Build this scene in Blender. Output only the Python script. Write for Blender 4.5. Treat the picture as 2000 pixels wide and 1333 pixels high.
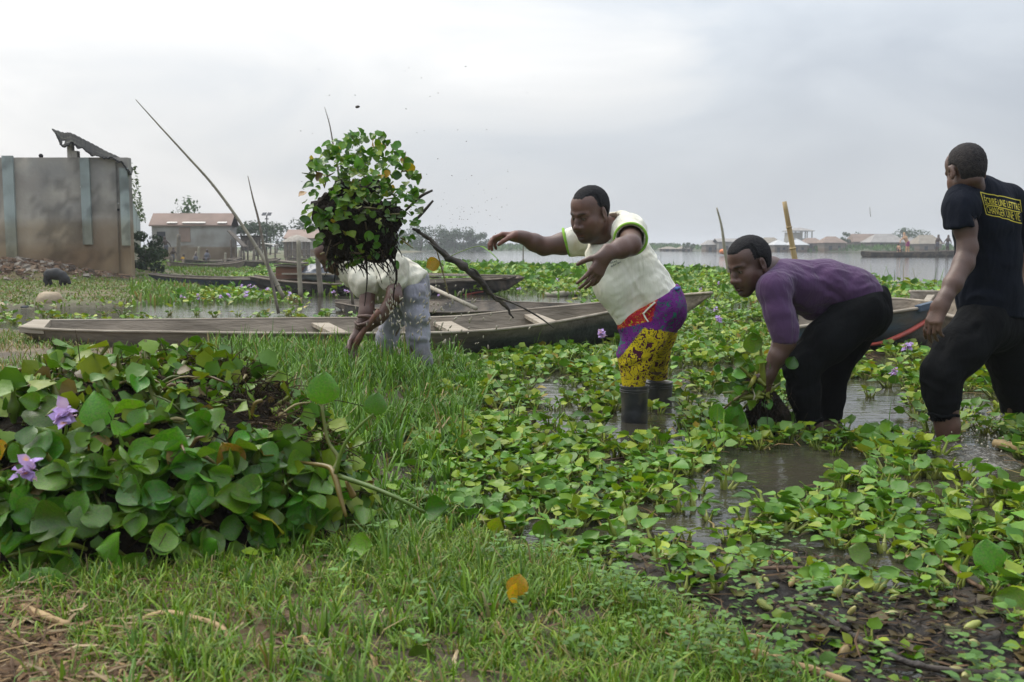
import bpy, bmesh, math, random
import numpy as np
from mathutils import Vector, Matrix
from mathutils.bvhtree import BVHTree
rnd = random.Random(7)
RG = np.random.default_rng(11)
SC = bpy.context.scene
COL = SC.collection
for _o in list(bpy.data.objects): bpy.data.objects.remove(_o, do_unlink=True)

# ------------------------------------------------------------ camera
FPX, CX, CY, HC = 1944.4, 1000.0, 666.5, 0.85
PITCH = math.atan((666.5 - 482.0) / FPX)
cam = bpy.data.cameras.new('camera'); camo = bpy.data.objects.new('camera', cam); COL.objects.link(camo)
camo.location = (0, 0, HC); camo.rotation_euler = (math.pi/2 - PITCH, 0, 0)
cam.sensor_width = 36; cam.lens = 35; cam.clip_start = 0.05; cam.clip_end = 3000
cam.dof.use_dof = True; cam.dof.focus_distance = 4.7; cam.dof.aperture_fstop = 7.5
SC.camera = camo
# ------------------------------------------------------------ world: overcast sky
SUN_EL, SUN_AZ = math.radians(52), math.radians(-50)      # azimuth from +Y, towards -X
W = bpy.data.worlds.new('World'); SC.world = W; W.use_nodes = True
nt = W.node_tree; nt.nodes.clear()
def N(t, typ, **kw):
    n = t.nodes.new(typ)
    for k, v in kw.items():
        if k.startswith('i_'): n.inputs[k[2:].replace('_', ' ')].default_value = v
        else: setattr(n, k, v)
    return n
def L(t, a, b): t.links.new(a, b)
out = N(nt, 'ShaderNodeOutputWorld'); add = N(nt, 'ShaderNodeAddShader')
bg1 = N(nt, 'ShaderNodeBackground'); bg1.inputs[1].default_value = 0.05
bg2 = N(nt, 'ShaderNodeBackground'); bg2.inputs[1].default_value = 1.22
sky = N(nt, 'ShaderNodeTexSky'); sky.sky_type = 'NISHITA'; sky.sun_disc = False
sky.sun_elevation = SUN_EL; sky.sun_rotation = SUN_AZ; sky.dust_density = 4; sky.air_density = 1.0
skm = N(nt, 'ShaderNodeMixRGB'); skm.inputs[0].default_value = 0.85; skm.inputs[2].default_value = (0.0, 0.0, 0.0, 1)
L(nt, sky.outputs[0], skm.inputs[1]); L(nt, skm.outputs[0], bg1.inputs[0])
tc = N(nt, 'ShaderNodeTexCoord')
dot = N(nt, 'ShaderNodeVectorMath', operation='DOT_PRODUCT')
_sd = Vector((-0.62, 0.62, 0.36)).normalized()
dot.inputs[1].default_value = _sd; L(nt, tc.outputs['Generated'], dot.inputs[0])
mp = N(nt, 'ShaderNodeMapping'); mp.inputs['Scale'].default_value = (1.5, 1.5, 4.2); L(nt, tc.outputs['Generated'], mp.inputs[0])
nz = N(nt, 'ShaderNodeTexNoise'); nz.inputs['Scale'].default_value = 2.1; nz.inputs['Detail'].default_value = 7; nz.inputs['Roughness'].default_value = 0.5
nz.inputs['Distortion'].default_value = 0.6
L(nt, mp.outputs[0], nz.inputs[0])
ma = N(nt, 'ShaderNodeMath', operation='MULTIPLY_ADD'); ma.inputs[1].default_value = 1.0; L(nt, nz.outputs[0], ma.inputs[0]); L(nt, dot.outputs['Value'], ma.inputs[2])
cr = N(nt, 'ShaderNodeValToRGB'); L(nt, ma.outputs[0], cr.inputs[0])
e = cr.color_ramp.elements
e[0].position = 0.0; e[0].color = (0.35, 0.39, 0.445, 1)
e[1].position = 1.0; e[1].color = (0.88, 0.88, 0.87, 1)
for p_, c_ in ((0.45, (0.41, 0.452, 0.508, 1)), (0.66, (0.535, 0.575, 0.62, 1)), (0.82, (0.70, 0.71, 0.715, 1)), (0.92, (0.81, 0.81, 0.805, 1)), ):
    q = e.new(p_); q.color = c_
_nm = N(nt, 'ShaderNodeMapRange'); _nm.inputs[1].default_value = 0.13; _nm.inputs[2].default_value = 1.58
L(nt, ma.outputs[0], _nm.inputs[0]); L(nt, _nm.outputs[0], cr.inputs[0])
# paler, warmer towards the horizon (thick air low over the lake)
sep = N(nt, 'ShaderNodeSeparateXYZ'); L(nt, tc.outputs['Generated'], sep.inputs[0])
hz = N(nt, 'ShaderNodeMapRange'); hz.inputs[1].default_value = 0.0; hz.inputs[2].default_value = 0.22; hz.inputs[3].default_value = 0.3; hz.inputs[4].default_value = 0.0
L(nt, sep.outputs[2], hz.inputs[0])
hm = N(nt, 'ShaderNodeMixRGB'); hm.inputs[2].default_value = (0.60, 0.59, 0.585, 1)
L(nt, hz.outputs[0], hm.inputs[0]); L(nt, cr.outputs[0], hm.inputs[1]); L(nt, hm.outputs[0], bg2.inputs[0])
# an overcast sky is brighter overhead than at the horizon
zc = N(nt, 'ShaderNodeMath', operation='MAXIMUM'); zc.inputs[1].default_value = 0; L(nt, sep.outputs[2], zc.inputs[0])
zm = N(nt, 'ShaderNodeMath', operation='MULTIPLY_ADD'); zm.inputs[1].default_value = 2.3; zm.inputs[2].default_value = .80
zp = N(nt, 'ShaderNodeMath', operation='POWER'); zp.inputs[1].default_value = 1.5; L(nt, zc.outputs[0], zp.inputs[0]); L(nt, zp.outputs[0], zm.inputs[0]); L(nt, zm.outputs[0], bg2.inputs[1])
L(nt, bg1.outputs[0], add.inputs[0]); L(nt, bg2.outputs[0], add.inputs[1]); L(nt, add.outputs[0], out.inputs[0])
# ------------------------------------------------------------ sun behind thin cloud
sl = bpy.data.lights.new('sun', 'SUN'); sl.energy = 1.5; sl.angle = math.radians(35); sl.color = (1.0, 0.94, 0.85)
so = bpy.data.objects.new('sun', sl); COL.objects.link(so)
_d = Vector((math.sin(SUN_AZ)*math.cos(SUN_EL), math.cos(SUN_AZ)*math.cos(SUN_EL), math.sin(SUN_EL)))
so.rotation_euler = _d.to_track_quat('Z', 'Y').to_euler(); so.location = (-20, 20, 30)
vs = SC.view_settings
vs.view_transform = 'Standard'; vs.look = 'None'; vs.exposure = 0.42; vs.gamma = 1.0; vs.use_curve_mapping = False
SC.render.engine = 'CYCLES'
SC.cycles.max_bounces = 6; SC.cycles.transparent_max_bounces = 6; SC.cycles.volume_bounces = 0
SC.cycles.diffuse_bounces = 3; SC.cycles.glossy_bounces = 3; SC.cycles.transmission_bounces = 3
SC.cycles.use_denoising = True
SC.cycles.sample_clamp_indirect = 4.0

# ------------------------------------------------------------ pixel <-> place (photo is 2000 x 1333)
_cp, _sp = math.cos(PITCH), math.sin(PITCH)
def ray(px, py):
    a = (px - CX)/FPX; b = -(py - CY)/FPX
    return np.array((a, _cp + b*_sp, b*_cp - _sp))
def P(px, py, Y):
    d = ray(px, py); t = Y/d[1]
    return np.array((d[0]*t, Y, HC + d[2]*t))
def G(px, py, z=0.0):
    d = ray(px, py); t = (z - HC)/d[2]
    return d*t + np.array((0, 0, HC))
def S(Y): return Y/FPX                     # metres per photo pixel at depth Y
def PV(pts): return [P(*p) for p in pts]
def project(V):
    V = np.asarray(V); x = V[..., 0]; y = V[..., 1]; z = V[..., 2] - HC
    f = y*_cp - z*_sp; u = y*_sp + z*_cp
    return CX + FPX*x/f, CY - FPX*u/f

# ------------------------------------------------------------ object helpers
def tag(o, label=None, cat=None, group=None, kind=None):
    if label: o['label'] = label
    if cat: o['category'] = cat
    if group: o['group'] = group
    if kind: o['kind'] = kind
    return o
def thing(name, loc, label, cat, group=None):
    o = bpy.data.objects.new(name, None); COL.objects.link(o); o.location = [float(v) for v in loc]
    o.empty_display_size = 0.05
    return tag(o, label, cat, group)
def mesh_data(name, V, F, smooth=True, col=None, mat=None):
    """V (n,3); F list of arrays (m,k) ; col (n,3) per vertex"""
    me = bpy.data.meshes.new(name)
    V = np.asarray(V, dtype=np.float32)
    if isinstance(F, np.ndarray): F = [F]
    F = [np.asarray(f, dtype=np.int32) for f in F if len(f)]
    me.vertices.add(len(V)); me.vertices.foreach_set('co', V.ravel())
    idx = np.concatenate([f.ravel() for f in F]); tot = np.concatenate([np.full(len(f), f.shape[1], np.int32) for f in F])
    st = np.concatenate(([0], np.cumsum(tot)[:-1])).astype(np.int32)
    me.loops.add(len(idx)); me.loops.foreach_set('vertex_index', idx)
    me.polygons.add(len(tot)); me.polygons.foreach_set('loop_start', st); me.polygons.foreach_set('loop_total', tot)
    me.update(calc_edges=True); me.validate()
    me.polygons.foreach_set('use_smooth', np.full(len(me.polygons), smooth, dtype=bool))
    if col is None and mat is not None and mat.get('attr'): col = np.ones((len(V), 3))
    if col is not None and len(me.vertices) == len(V):
        at = me.color_attributes.new('Col', 'FLOAT_COLOR', 'POINT')
        c4 = np.ones((len(V), 4), np.float32); c4[:, :3] = col
        at.data.foreach_set('color', c4.ravel())
    if mat is not None: me.materials.append(mat)
    return me
def mk(name, V, F, mat=None, parent=None, smooth=True, col=None, kind=None):
    """one mesh object; V in world space (moved to the parent's frame)"""
    V = np.asarray(V, dtype=np.float64)
    if parent is not None:
        o_ = parent; off = np.zeros(3)
        while o_ is not None: off += np.array(o_.location); o_ = o_.parent
        V = V - off
    o = bpy.data.objects.new(name, mesh_data(name, V, F, smooth, col, mat)); COL.objects.link(o)
    if parent is not None: o.parent = parent
    if kind: o['kind'] = kind
    return o
def lone(name, V, F, mat, label, cat, group=None, smooth=True, col=None):
    """a thing that is a single mesh, origin at its lowest point"""
    V = np.asarray(V, dtype=np.float64); loc = np.array((V[:, 0].mean(), V[:, 1].mean(), V[:, 2].min()))
    o = bpy.data.objects.new(name, mesh_data(name, V - loc, F, smooth, col, mat)); COL.objects.link(o); o.location = loc
    return tag(o, label, cat, group)

# ------------------------------------------------------------ shape helpers (numpy)
def rot_between(d, up=(0, 0, 1)):
    d = np.asarray(d, float); d = d/np.linalg.norm(d)
    u = np.asarray(up, float)
    if abs(d @ u) > 0.97: u = np.array((1.0, 0, 0))
    x = np.cross(u, d); x /= np.linalg.norm(x); y = np.cross(d, x)
    return np.stack((x, y, d), 1)
def spline(pts, n):
    pts = np.asarray(pts, float); m = len(pts)
    if m == 2: return pts[0] + (pts[1]-pts[0])*np.linspace(0, 1, n)[:, None]
    e = np.vstack((2*pts[0]-pts[1], pts, 2*pts[-1]-pts[-2])); res = []
    for t in np.linspace(0, m-1, n):
        i = min(int(t), m-2); f = t-i; p0, p1, p2, p3 = e[i:i+4]
        res.append(.5*((2*p1)+(-p0+p2)*f+(2*p0-5*p1+4*p2-p3)*f*f+(-p0+3*p1-3*p2+p3)*f**3))
    return np.array(res)
class MB:
    def __init__(s): s.V = []; s.F = {}; s.n = 0; s.C = []
    def add(s, V, F, c=(1, 1, 1)):
        V = np.asarray(V, float)
        if not isinstance(F, list): F = [F]
        for f in F:
            f = np.asarray(f, int)
            if len(f): s.F.setdefault(f.shape[1], []).append(f + s.n)
        s.V.append(V); s.n += len(V)
        c = np.asarray(c, float); s.C.append(np.broadcast_to(c, (len(V), 3)))
    def box(s, c, d, R=None, col=(1, 1, 1), jit=0.0):
        v = np.array([(x, y, z) for x in (-.5, .5) for y in (-.5, .5) for z in (-.5, .5)])*np.asarray(d, float)
        if jit: v = v + RG.normal(0, jit, v.shape)
        if R is not None: v = v @ np.asarray(R).T
        s.add(v + np.asarray(c), np.array([(0, 1, 3, 2), (4, 6, 7, 5), (0, 4, 5, 1), (2, 3, 7, 6), (0, 2, 6, 4), (1, 5, 7, 3)]), col)
    def tube(s, pts, r, k=6, n=None, col=(1, 1, 1), cap=True, flat=1.0):
        pts = np.asarray(pts, float)
        r = np.atleast_1d(np.asarray(r, float)); n = n or len(pts)
        if n != len(pts) or len(pts) > 2: q = spline(pts, n)
        else: q = pts
        rr = np.interp(np.linspace(0, 1, n), np.linspace(0, 1, len(r)), r) if len(r) > 1 else np.full(n, r[0])
        t = np.gradient(q, axis=0); V = []; R0 = rot_between(t[0]); x = R0[:, 0]
        for i in range(n):
            d = t[i]/(np.linalg.norm(t[i])+1e-9); x = x - d*(x@d); x /= np.linalg.norm(x)+1e-9; y = np.cross(d, x)
            for j in range(k):
                a = 2*math.pi*j/k; V.append(q[i]+rr[i]*(math.cos(a)*x+flat*math.sin(a)*y))
        F = [(i*k+j, i*k+(j+1) % k, (i+1)*k+(j+1) % k, (i+1)*k+j) for i in range(n-1) for j in range(k)]
        Fs = [np.array(F)]
        if cap: Fs.append(np.array([tuple(range(k-1, -1, -1)), tuple((n-1)*k+j for j in range(k))]))
        s.add(np.array(V), Fs, col)
    def ell(s, c, r, R=None, nu=10, nv=7, col=(1, 1, 1), noise=0.0):
        V = []
        for i in range(nv+1):
            th = math.pi*i/nv
            for j in range(nu):
                ph = 2*math.pi*j/nu; V.append((math.sin(th)*math.cos(ph), math.sin(th)*math.sin(ph), math.cos(th)))
        V = np.array(V)
        if noise: V = V*(1+noise*(vnoise(V*2.1+np.asarray(c)*7.3, 5)-.5)[:, None]*2)
        V = V*np.asarray(r, float)
        if R is not None: V = V @ np.asarray(R).T
        F = [(i*nu+j, (i+1)*nu+j, (i+1)*nu+(j+1) % nu, i*nu+(j+1) % nu) for i in range(nv) for j in range(nu)]
        s.add(V + np.asarray(c), np.array(F), col)
    def geo(s): return np.concatenate(s.V), [np.concatenate(f) for f in s.F.values()], np.concatenate(s.C)
    def build(s, name, mat, parent=None, smooth=True, kind=None, usecol=False):
        V, F, C = s.geo(); return mk(name, V, F, mat, parent, smooth, C if usecol else None, kind)
    def lone(s, name, mat, label, cat, group=None, smooth=True, usecol=False):
        V, F, C = s.geo(); return lone(name, V, F, mat, label, cat, group, smooth, C if usecol else None)
def _h(ix, iy, iz, seed):
    n = (ix*374761393 + iy*668265263 + iz*2147483647 + seed*1274126177) & 0xffffffff
    n = ((n ^ (n >> 13))*1274126177) & 0xffffffff
    n = ((n ^ (n >> 16))*2246822519) & 0xffffffff
    return ((n ^ (n >> 15)) & 0xffff)/65535.0
def vnoise(p, seed=0):
    p = np.asarray(p, float); i = np.floor(p).astype(np.int64); f = p - i; f = f*f*(3-2*f)
    x, y, z = i[..., 0], i[..., 1], i[..., 2]; r = 0
    for dx in (0, 1):
        for dy in (0, 1):
            for dz in (0, 1):
                w = (f[..., 0] if dx else 1-f[..., 0])*(f[..., 1] if dy else 1-f[..., 1])*(f[..., 2] if dz else 1-f[..., 2])
                r = r + w*_h(x+dx, y+dy, z+dz, seed)
    return r
def fbm(p, seed=0, o=4):
    p = np.asarray(p, float); r = 0; a = .5; t = 0
    for k in range(o): r = r + a*vnoise(p*(2.03**k), seed+k); t += a; a *= .5
    return r/t
def sst(a, b, x):
    t = np.clip((np.asarray(x, float)-a)/(b-a), 0, 1); return t*t*(3-2*t)
def sdpoly(X, Y, poly):
    """signed distance to polygon, negative inside"""
    X = np.asarray(X, float); Y = np.asarray(Y, float); d = np.full(X.shape, 1e9); ins = np.zeros(X.shape, bool)
    m = len(poly)
    for i in range(m):
        x0, y0 = poly[i][:2]; x1, y1 = poly[(i+1) % m][:2]
        ex, ey = x1-x0, y1-y0; t = np.clip(((X-x0)*ex+(Y-y0)*ey)/(ex*ex+ey*ey+1e-12), 0, 1)
        d = np.minimum(d, np.hypot(X-x0-t*ex, Y-y0-t*ey))
        c = ((y0 > Y) != (y1 > Y))
        with np.errstate(divide='ignore', invalid='ignore'):
            xx = (x1-x0)*(Y-y0)/(y1-y0+1e-12)+x0
        ins ^= c & (X < xx)
    return np.where(ins, -d, d)
def inpoly(X, Y, poly): return sdpoly(X, Y, poly) < 0

# ------------------------------------------------------------ materials
MATS = {}
def mat(name, c1=(.5, .5, .5), c2=None, scale=8.0, detail=5, lo=.35, hi=.65, rough=.6, spec=.5, bump=0.0, bscale=None, attr=False,
        stretch=(1, 1, 1), trans=0.0, rvar=0.0, objrand=0.0, dist=0.0, bstretch=None, sheen=0.0, c3=None, s3=1.0, coat=0.0):
    m = bpy.data.materials.new(name); m.use_nodes = True; t = m.node_tree; b = t.nodes['Principled BSDF']; MATS[name] = m; m['attr'] = 1 if attr else 0
    b.inputs['Roughness'].default_value = rough; b.inputs['Specular IOR Level'].default_value = spec
    tcn = N(t, 'ShaderNodeTexCoord'); mpn = N(t, 'ShaderNodeMapping'); mpn.inputs['Scale'].default_value = stretch
    L(t, tcn.outputs['Object'], mpn.inputs[0])
    col = None
    rgb = N(t, 'ShaderNodeRGB'); rgb.outputs[0].default_value = (*c1, 1); col = rgb.outputs[0]
    if c2 is not None:
        n = N(t, 'ShaderNodeTexNoise'); n.inputs['Scale'].default_value = scale; n.inputs['Detail'].default_value = detail; n.inputs['Distortion'].default_value = dist
        L(t, mpn.outputs[0], n.inputs[0])
        mr = N(t, 'ShaderNodeMapRange'); mr.inputs[1].default_value = lo; mr.inputs[2].default_value = hi; L(t, n.outputs[0], mr.inputs[0])
        mx = N(t, 'ShaderNodeMixRGB'); L(t, mr.outputs[0], mx.inputs[0]); mx.inputs[1].default_value = (*c1, 1); mx.inputs[2].default_value = (*c2, 1); col = mx.outputs[0]
        if rvar:
            m2 = N(t, 'ShaderNodeMapRange'); m2.inputs[3].default_value = rough-rvar; m2.inputs[4].default_value = rough+rvar; L(t, n.outputs[0], m2.inputs[0]); L(t, m2.outputs[0], b.inputs['Roughness'])
    if c3 is not None:
        n = N(t, 'ShaderNodeTexNoise'); n.inputs['Scale'].default_value = s3; n.inputs['Detail'].default_value = 4; L(t, tcn.outputs['Object'], n.inputs[0])
        mr = N(t, 'ShaderNodeMapRange'); mr.inputs[1].default_value = .48; mr.inputs[2].default_value = .68; L(t, n.outputs[0], mr.inputs[0])
        mx = N(t, 'ShaderNodeMixRGB'); L(t, mr.outputs[0], mx.inputs[0]); L(t, col, mx.inputs[1]); mx.inputs[2].default_value = (*c3, 1); col = mx.outputs[0]
    if attr:
        a = N(t, 'ShaderNodeVertexColor'); a.layer_name = 'Col'
        mx = N(t, 'ShaderNodeMixRGB', blend_type='MULTIPLY'); mx.inputs[0].default_value = 1; L(t, col, mx.inputs[1]); L(t, a.outputs[0], mx.inputs[2]); col = mx.outputs[0]
    if objrand:
        oi = N(t, 'ShaderNodeObjectInfo'); mr = N(t, 'ShaderNodeMapRange'); mr.inputs[3].default_value = 1-objrand; mr.inputs[4].default_value = 1+objrand; L(t, oi.outputs['Random'], mr.inputs[0])
        hs = N(t, 'ShaderNodeHueSaturation'); L(t, mr.outputs[0], hs.inputs['Value']); L(t, col, hs.inputs['Color'])
        m3 = N(t, 'ShaderNodeMapRange'); m3.inputs[3].default_value = .5-.05*objrand; m3.inputs[4].default_value = .5+.05*objrand
        mu = N(t, 'ShaderNodeMath', operation='FRACT'); mm = N(t, 'ShaderNodeMath', operation='MULTIPLY'); mm.inputs[1].default_value = 17.3
        L(t, oi.outputs['Random'], mm.inputs[0]); L(t, mm.outputs[0], mu.inputs[0]); L(t, mu.outputs[0], m3.inputs[0]); L(t, m3.outputs[0], hs.inputs['Hue']); col = hs.outputs[0]
    L(t, col, b.inputs['Base Color'])
    if bump:
        n = N(t, 'ShaderNodeTexNoise'); n.inputs['Scale'].default_value = bscale or scale*3; n.inputs['Detail'].default_value = 5
        if bstretch:
            mb = N(t, 'ShaderNodeMapping'); mb.inputs['Scale'].default_value = bstretch; L(t, tcn.outputs['Object'], mb.inputs[0]); L(t, mb.outputs[0], n.inputs[0])
        else: L(t, mpn.outputs[0], n.inputs[0])
        bp = N(t, 'ShaderNodeBump'); bp.inputs['Strength'].default_value = min(1, bump); bp.inputs['Distance'].default_value = 0.02 if bump <= 1 else 0.02*bump
        L(t, n.outputs[0], bp.inputs['Height']); L(t, bp.outputs[0], b.inputs['Normal'])
    if sheen: b.inputs['Sheen Weight'].default_value = sheen
    if coat: b.inputs['Coat Weight'].default_value = coat; b.inputs['Coat Roughness'].default_value = .15
    if trans:
        o = t.nodes['Material Output']; tr = N(t, 'ShaderNodeBsdfTranslucent'); hs = N(t, 'ShaderNodeMixRGB', blend_type='MULTIPLY'); hs.inputs[0].default_value = 1
        hs.inputs[2].default_value = (1.25, 1.25, .55, 1); L(t, col, hs.inputs[1]); L(t, hs.outputs[0], tr.inputs[0])
        mxs = N(t, 'ShaderNodeMixShader'); mxs.inputs[0].default_value = trans; L(t, b.outputs[0], mxs.inputs[1]); L(t, tr.outputs[0], mxs.inputs[2]); L(t, mxs.outputs[0], o.inputs[0])
    return m
# ============================================================ solid modelling on a grid (smooth unions, then surface nets)
class Vol:
    def __init__(s, lo, hi, h):
        s.lo = np.array(lo, float); s.h = h; s.n = np.ceil((np.array(hi, float)-s.lo)/h).astype(int)+1
        s.d = np.full(s.n, 0.3, np.float32)
    def win(s, lo, hi):
        a = np.clip(np.floor((np.asarray(lo)-s.lo)/s.h).astype(int), 0, s.n); b = np.clip(np.ceil((np.asarray(hi)-s.lo)/s.h).astype(int)+1, 0, s.n)
        if np.any(b <= a): return None, None
        ax = [(s.lo[i]+s.h*np.arange(a[i], b[i])).astype(np.float32) for i in range(3)]
        return (slice(a[0], b[0]), slice(a[1], b[1]), slice(a[2], b[2])), (ax[0][:, None, None], ax[1][None, :, None], ax[2][None, None, :])
    def op(s, sl, f, k, mode):
        d = s.d[sl]; f = f.astype(np.float32)
        if mode == 'u':
            h = np.maximum(k-np.abs(d-f), 0)/k; s.d[sl] = np.minimum(d, f)-h*h*(k*.25)
        elif mode == 's':
            g = -f; h = np.maximum(k-np.abs(d-g), 0)/k; s.d[sl] = np.maximum(d, g)+h*h*(k*.25)
        elif mode == 'i':
            h = np.maximum(k-np.abs(d-f), 0)/k; s.d[sl] = np.maximum(d, f)+h*h*(k*.25)
    def cone(s, a, b, ra, rb, k=.02, mode='u', ax=None, sq=1.0):
        """tapered limb from a to b; ax/sq: stretch the section along direction ax by sq"""
        a = np.asarray(a, float); b = np.asarray(b, float); r = max(ra, rb)*max(sq, 1.0)+k+3*s.h
        sl, g = s.win(np.minimum(a, b)-r, np.maximum(a, b)+r)
        if sl is None: return
        x, y, z = g; ba = b-a; l2 = float(ba@ba)+1e-12
        px, py, pz = x-a[0], y-a[1], z-a[2]
        t = np.clip((px*ba[0]+py*ba[1]+pz*ba[2])/l2, 0, 1)
        dx, dy, dz = px-t*ba[0], py-t*ba[1], pz-t*ba[2]
        if ax is not None:
            w = np.asarray(ax, float); w = w/np.linalg.norm(w); c = (dx*w[0]+dy*w[1]+dz*w[2])*(1/sq-1)
            dx, dy, dz = dx+c*w[0], dy+c*w[1], dz+c*w[2]
        s.op(sl, np.sqrt(dx*dx+dy*dy+dz*dz)-(ra+(rb-ra)*t), k, mode)
    def chain(s, pts, rs, k=.02, **kw):
        for i in range(len(pts)-1): s.cone(pts[i], pts[i+1], rs[i], rs[i+1], k, **kw)
    def ell(s, c, r, R=None, k=.02, mode='u'):
        c = np.asarray(c, float); r = np.asarray(r, float); m = r.max()+k+3*s.h
        sl, g = s.win(c-m, c+m)
        if sl is None: return
        x, y, z = g[0]-c[0], g[1]-c[1], g[2]-c[2]
        if R is None: R = np.eye(3)
        q = [R[0, i]*x+R[1, i]*y+R[2, i]*z for i in range(3)]
        k0 = np.sqrt(sum((q[i]/r[i])**2 for i in range(3))); k1 = np.sqrt(sum((q[i]/r[i]**2)**2 for i in range(3)))+1e-9
        s.op(sl, k0*(k0-1)/k1, k, mode)
    def cut(s, a, d, L_, R, k=.003):
        """take away a flat-ended cylinder that starts at a and runs along d"""
        a = np.asarray(a, float); d = np.asarray(d, float)/np.linalg.norm(d); b = a+d*L_; sl, g = s.win(np.minimum(a, b)-R-.03, np.maximum(a, b)+R+.03)
        if sl is None: return
        p = [g[i]-a[i] for i in range(3)]; t = p[0]*d[0]+p[1]*d[1]+p[2]*d[2]; r2 = p[0]**2+p[1]**2+p[2]**2-t*t; s.op(sl, np.maximum(np.maximum(-t, t-L_), np.sqrt(np.maximum(r2, 0))-R), k, 's')
    def plane(s, p, n, k=.005):
        """keep the side n points away from"""
        n = np.asarray(n, float); n = n/np.linalg.norm(n); sl, g = s.win(s.lo, s.lo+s.h*s.n)
        s.op(sl, (g[0]-p[0])*n[0]+(g[1]-p[1])*n[1]+(g[2]-p[2])*n[2], k, 'i')
    def mesh(s, smooth=0):
        d = s.d; neg = d < 0
        neg[0] = neg[-1] = False; neg[:, 0] = neg[:, -1] = False; neg[:, :, 0] = neg[:, :, -1] = False
        c = np.zeros(np.array(neg.shape)-1, np.uint8)
        for i in (0, 1):
            for j in (0, 1):
                for k in (0, 1): c += neg[i:neg.shape[0]-1+i, j:neg.shape[1]-1+j, k:neg.shape[2]-1+k]
        I, J, K = np.nonzero((c > 0) & (c < 8)); nv = len(I)
        idx = np.full(c.shape, -1, np.int32); idx[I, J, K] = np.arange(nv)
        cor = np.array([(i, j, k) for i in (0, 1) for j in (0, 1) for k in (0, 1)])
        val = np.stack([np.where(neg[I+a, J+b, K+e], np.minimum(d[I+a, J+b, K+e], -1e-6), np.maximum(d[I+a, J+b, K+e], 1e-6)) for a, b, e in cor], 1)
        acc = np.zeros((nv, 3)); cnt = np.zeros(nv)
        for p in range(8):
            for q in range(p+1, 8):
                if np.abs(cor[p]-cor[q]).sum() != 1: continue
                m = (val[:, p] < 0) != (val[:, q] < 0); t = val[m, p]/(val[m, p]-val[m, q])
                acc[m] += cor[p]+t[:, None]*(cor[q]-cor[p]); cnt[m] += 1
        V = s.lo+s.h*(np.stack((I, J, K), 1)+acc/cnt[:, None]); Q = []
        for axn in range(3):
            a = [slice(None)]*3; b = [slice(None)]*3; a[axn] = slice(0, -1); b[axn] = slice(1, None)
            n0, n1 = neg[tuple(a)], neg[tuple(b)]; E = np.array(np.nonzero(n0 != n1)).T
            u, w = (axn+1) % 3, (axn+2) % 3
            E = E[(E[:, u] > 0) & (E[:, w] > 0)]; fl = n0[tuple(E.T)]
            def at(du, dw):
                e = E.copy(); e[:, u] += du; e[:, w] += dw; return idx[tuple(e.T)]
            q = np.stack((at(-1, -1), at(0, -1), at(0, 0), at(-1, 0)), 1)
            q[~fl] = q[~fl][:, ::-1]; Q.append(q)
        Q = np.concatenate(Q); Q = Q[(Q >= 0).all(1)]
        for _ in range(smooth): V = lap(V, Q)
        return V, Q
def lap(V, Q, w=.5):
    acc = np.zeros_like(V); cnt = np.zeros(len(V))
    for i in range(Q.shape[1]):
        j = (i+1) % Q.shape[1]
        for a, b in ((i, j), (j, i)):
            acc += np.stack([np.bincount(Q[:, a], V[Q[:, b], c], len(V)) for c in range(3)], 1); cnt += np.bincount(Q[:, a], minlength=len(V))
    return V*(1-w)+w*acc/np.maximum(cnt, 1)[:, None]
def vnormals(V, Q):
    n = np.cross(V[Q[:, 2]]-V[Q[:, 0]], V[Q[:, 3]]-V[Q[:, 1]]); r = np.zeros_like(V)
    for i in range(4): r += np.stack([np.bincount(Q[:, i], n[:, c], len(V)) for c in range(3)], 1)
    return r/(np.linalg.norm(r, axis=1)[:, None]+1e-12)

# ============================================================ the ground, the water
def GP(l, z=0.0): return [tuple(G(*p, z)[:2]) for p in l]
BANK = GP([(1580, 1333), (1420, 1245), (1270, 1175), (1080, 1100), (930, 1040), (850, 960), (800, 900), (800, 840), (850, 780), (870, 730), (850, 700), (640, 683), (420, 676), (200, 668), (110, 658), (40, 645), (-60, 640)]) \
       + [(-9, 9.0), (-14, 8.5), (-14, 0.2), (.8, 0.2)]
MUD = GP([(1060, 1100), (1190, 1062), (1330, 1085), (1500, 1095), (1640, 1118), (1800, 1105), (1950, 1120), (2150, 1090)]) + [(2.6, .2), (.6, .2)] + GP([(1580, 1333), (1420, 1245), (1270, 1175)])
LAND = [(-80, 12.9), (-9.5, 13.0), (-6.6, 13.5), (-5.6, 14.2), (-5.3, 16), (-5.6, 19), (-7.2, 23), (-8, 32), (-11, 42), (-14.0, 52), (-12.5, 58), (-12, 75), (-13, 110), (-14, 170), (-120, 175), (-200, 100)]
def far_shore(x): return np.interp(x, [-60, -18, -5, 25, 40, 60, 90, 140], [168, 172, 215, 225, 168, 152, 142, 138]) + 2.5*np.sin(x*.31) + 1.5*np.sin(x*.83+1)
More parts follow.
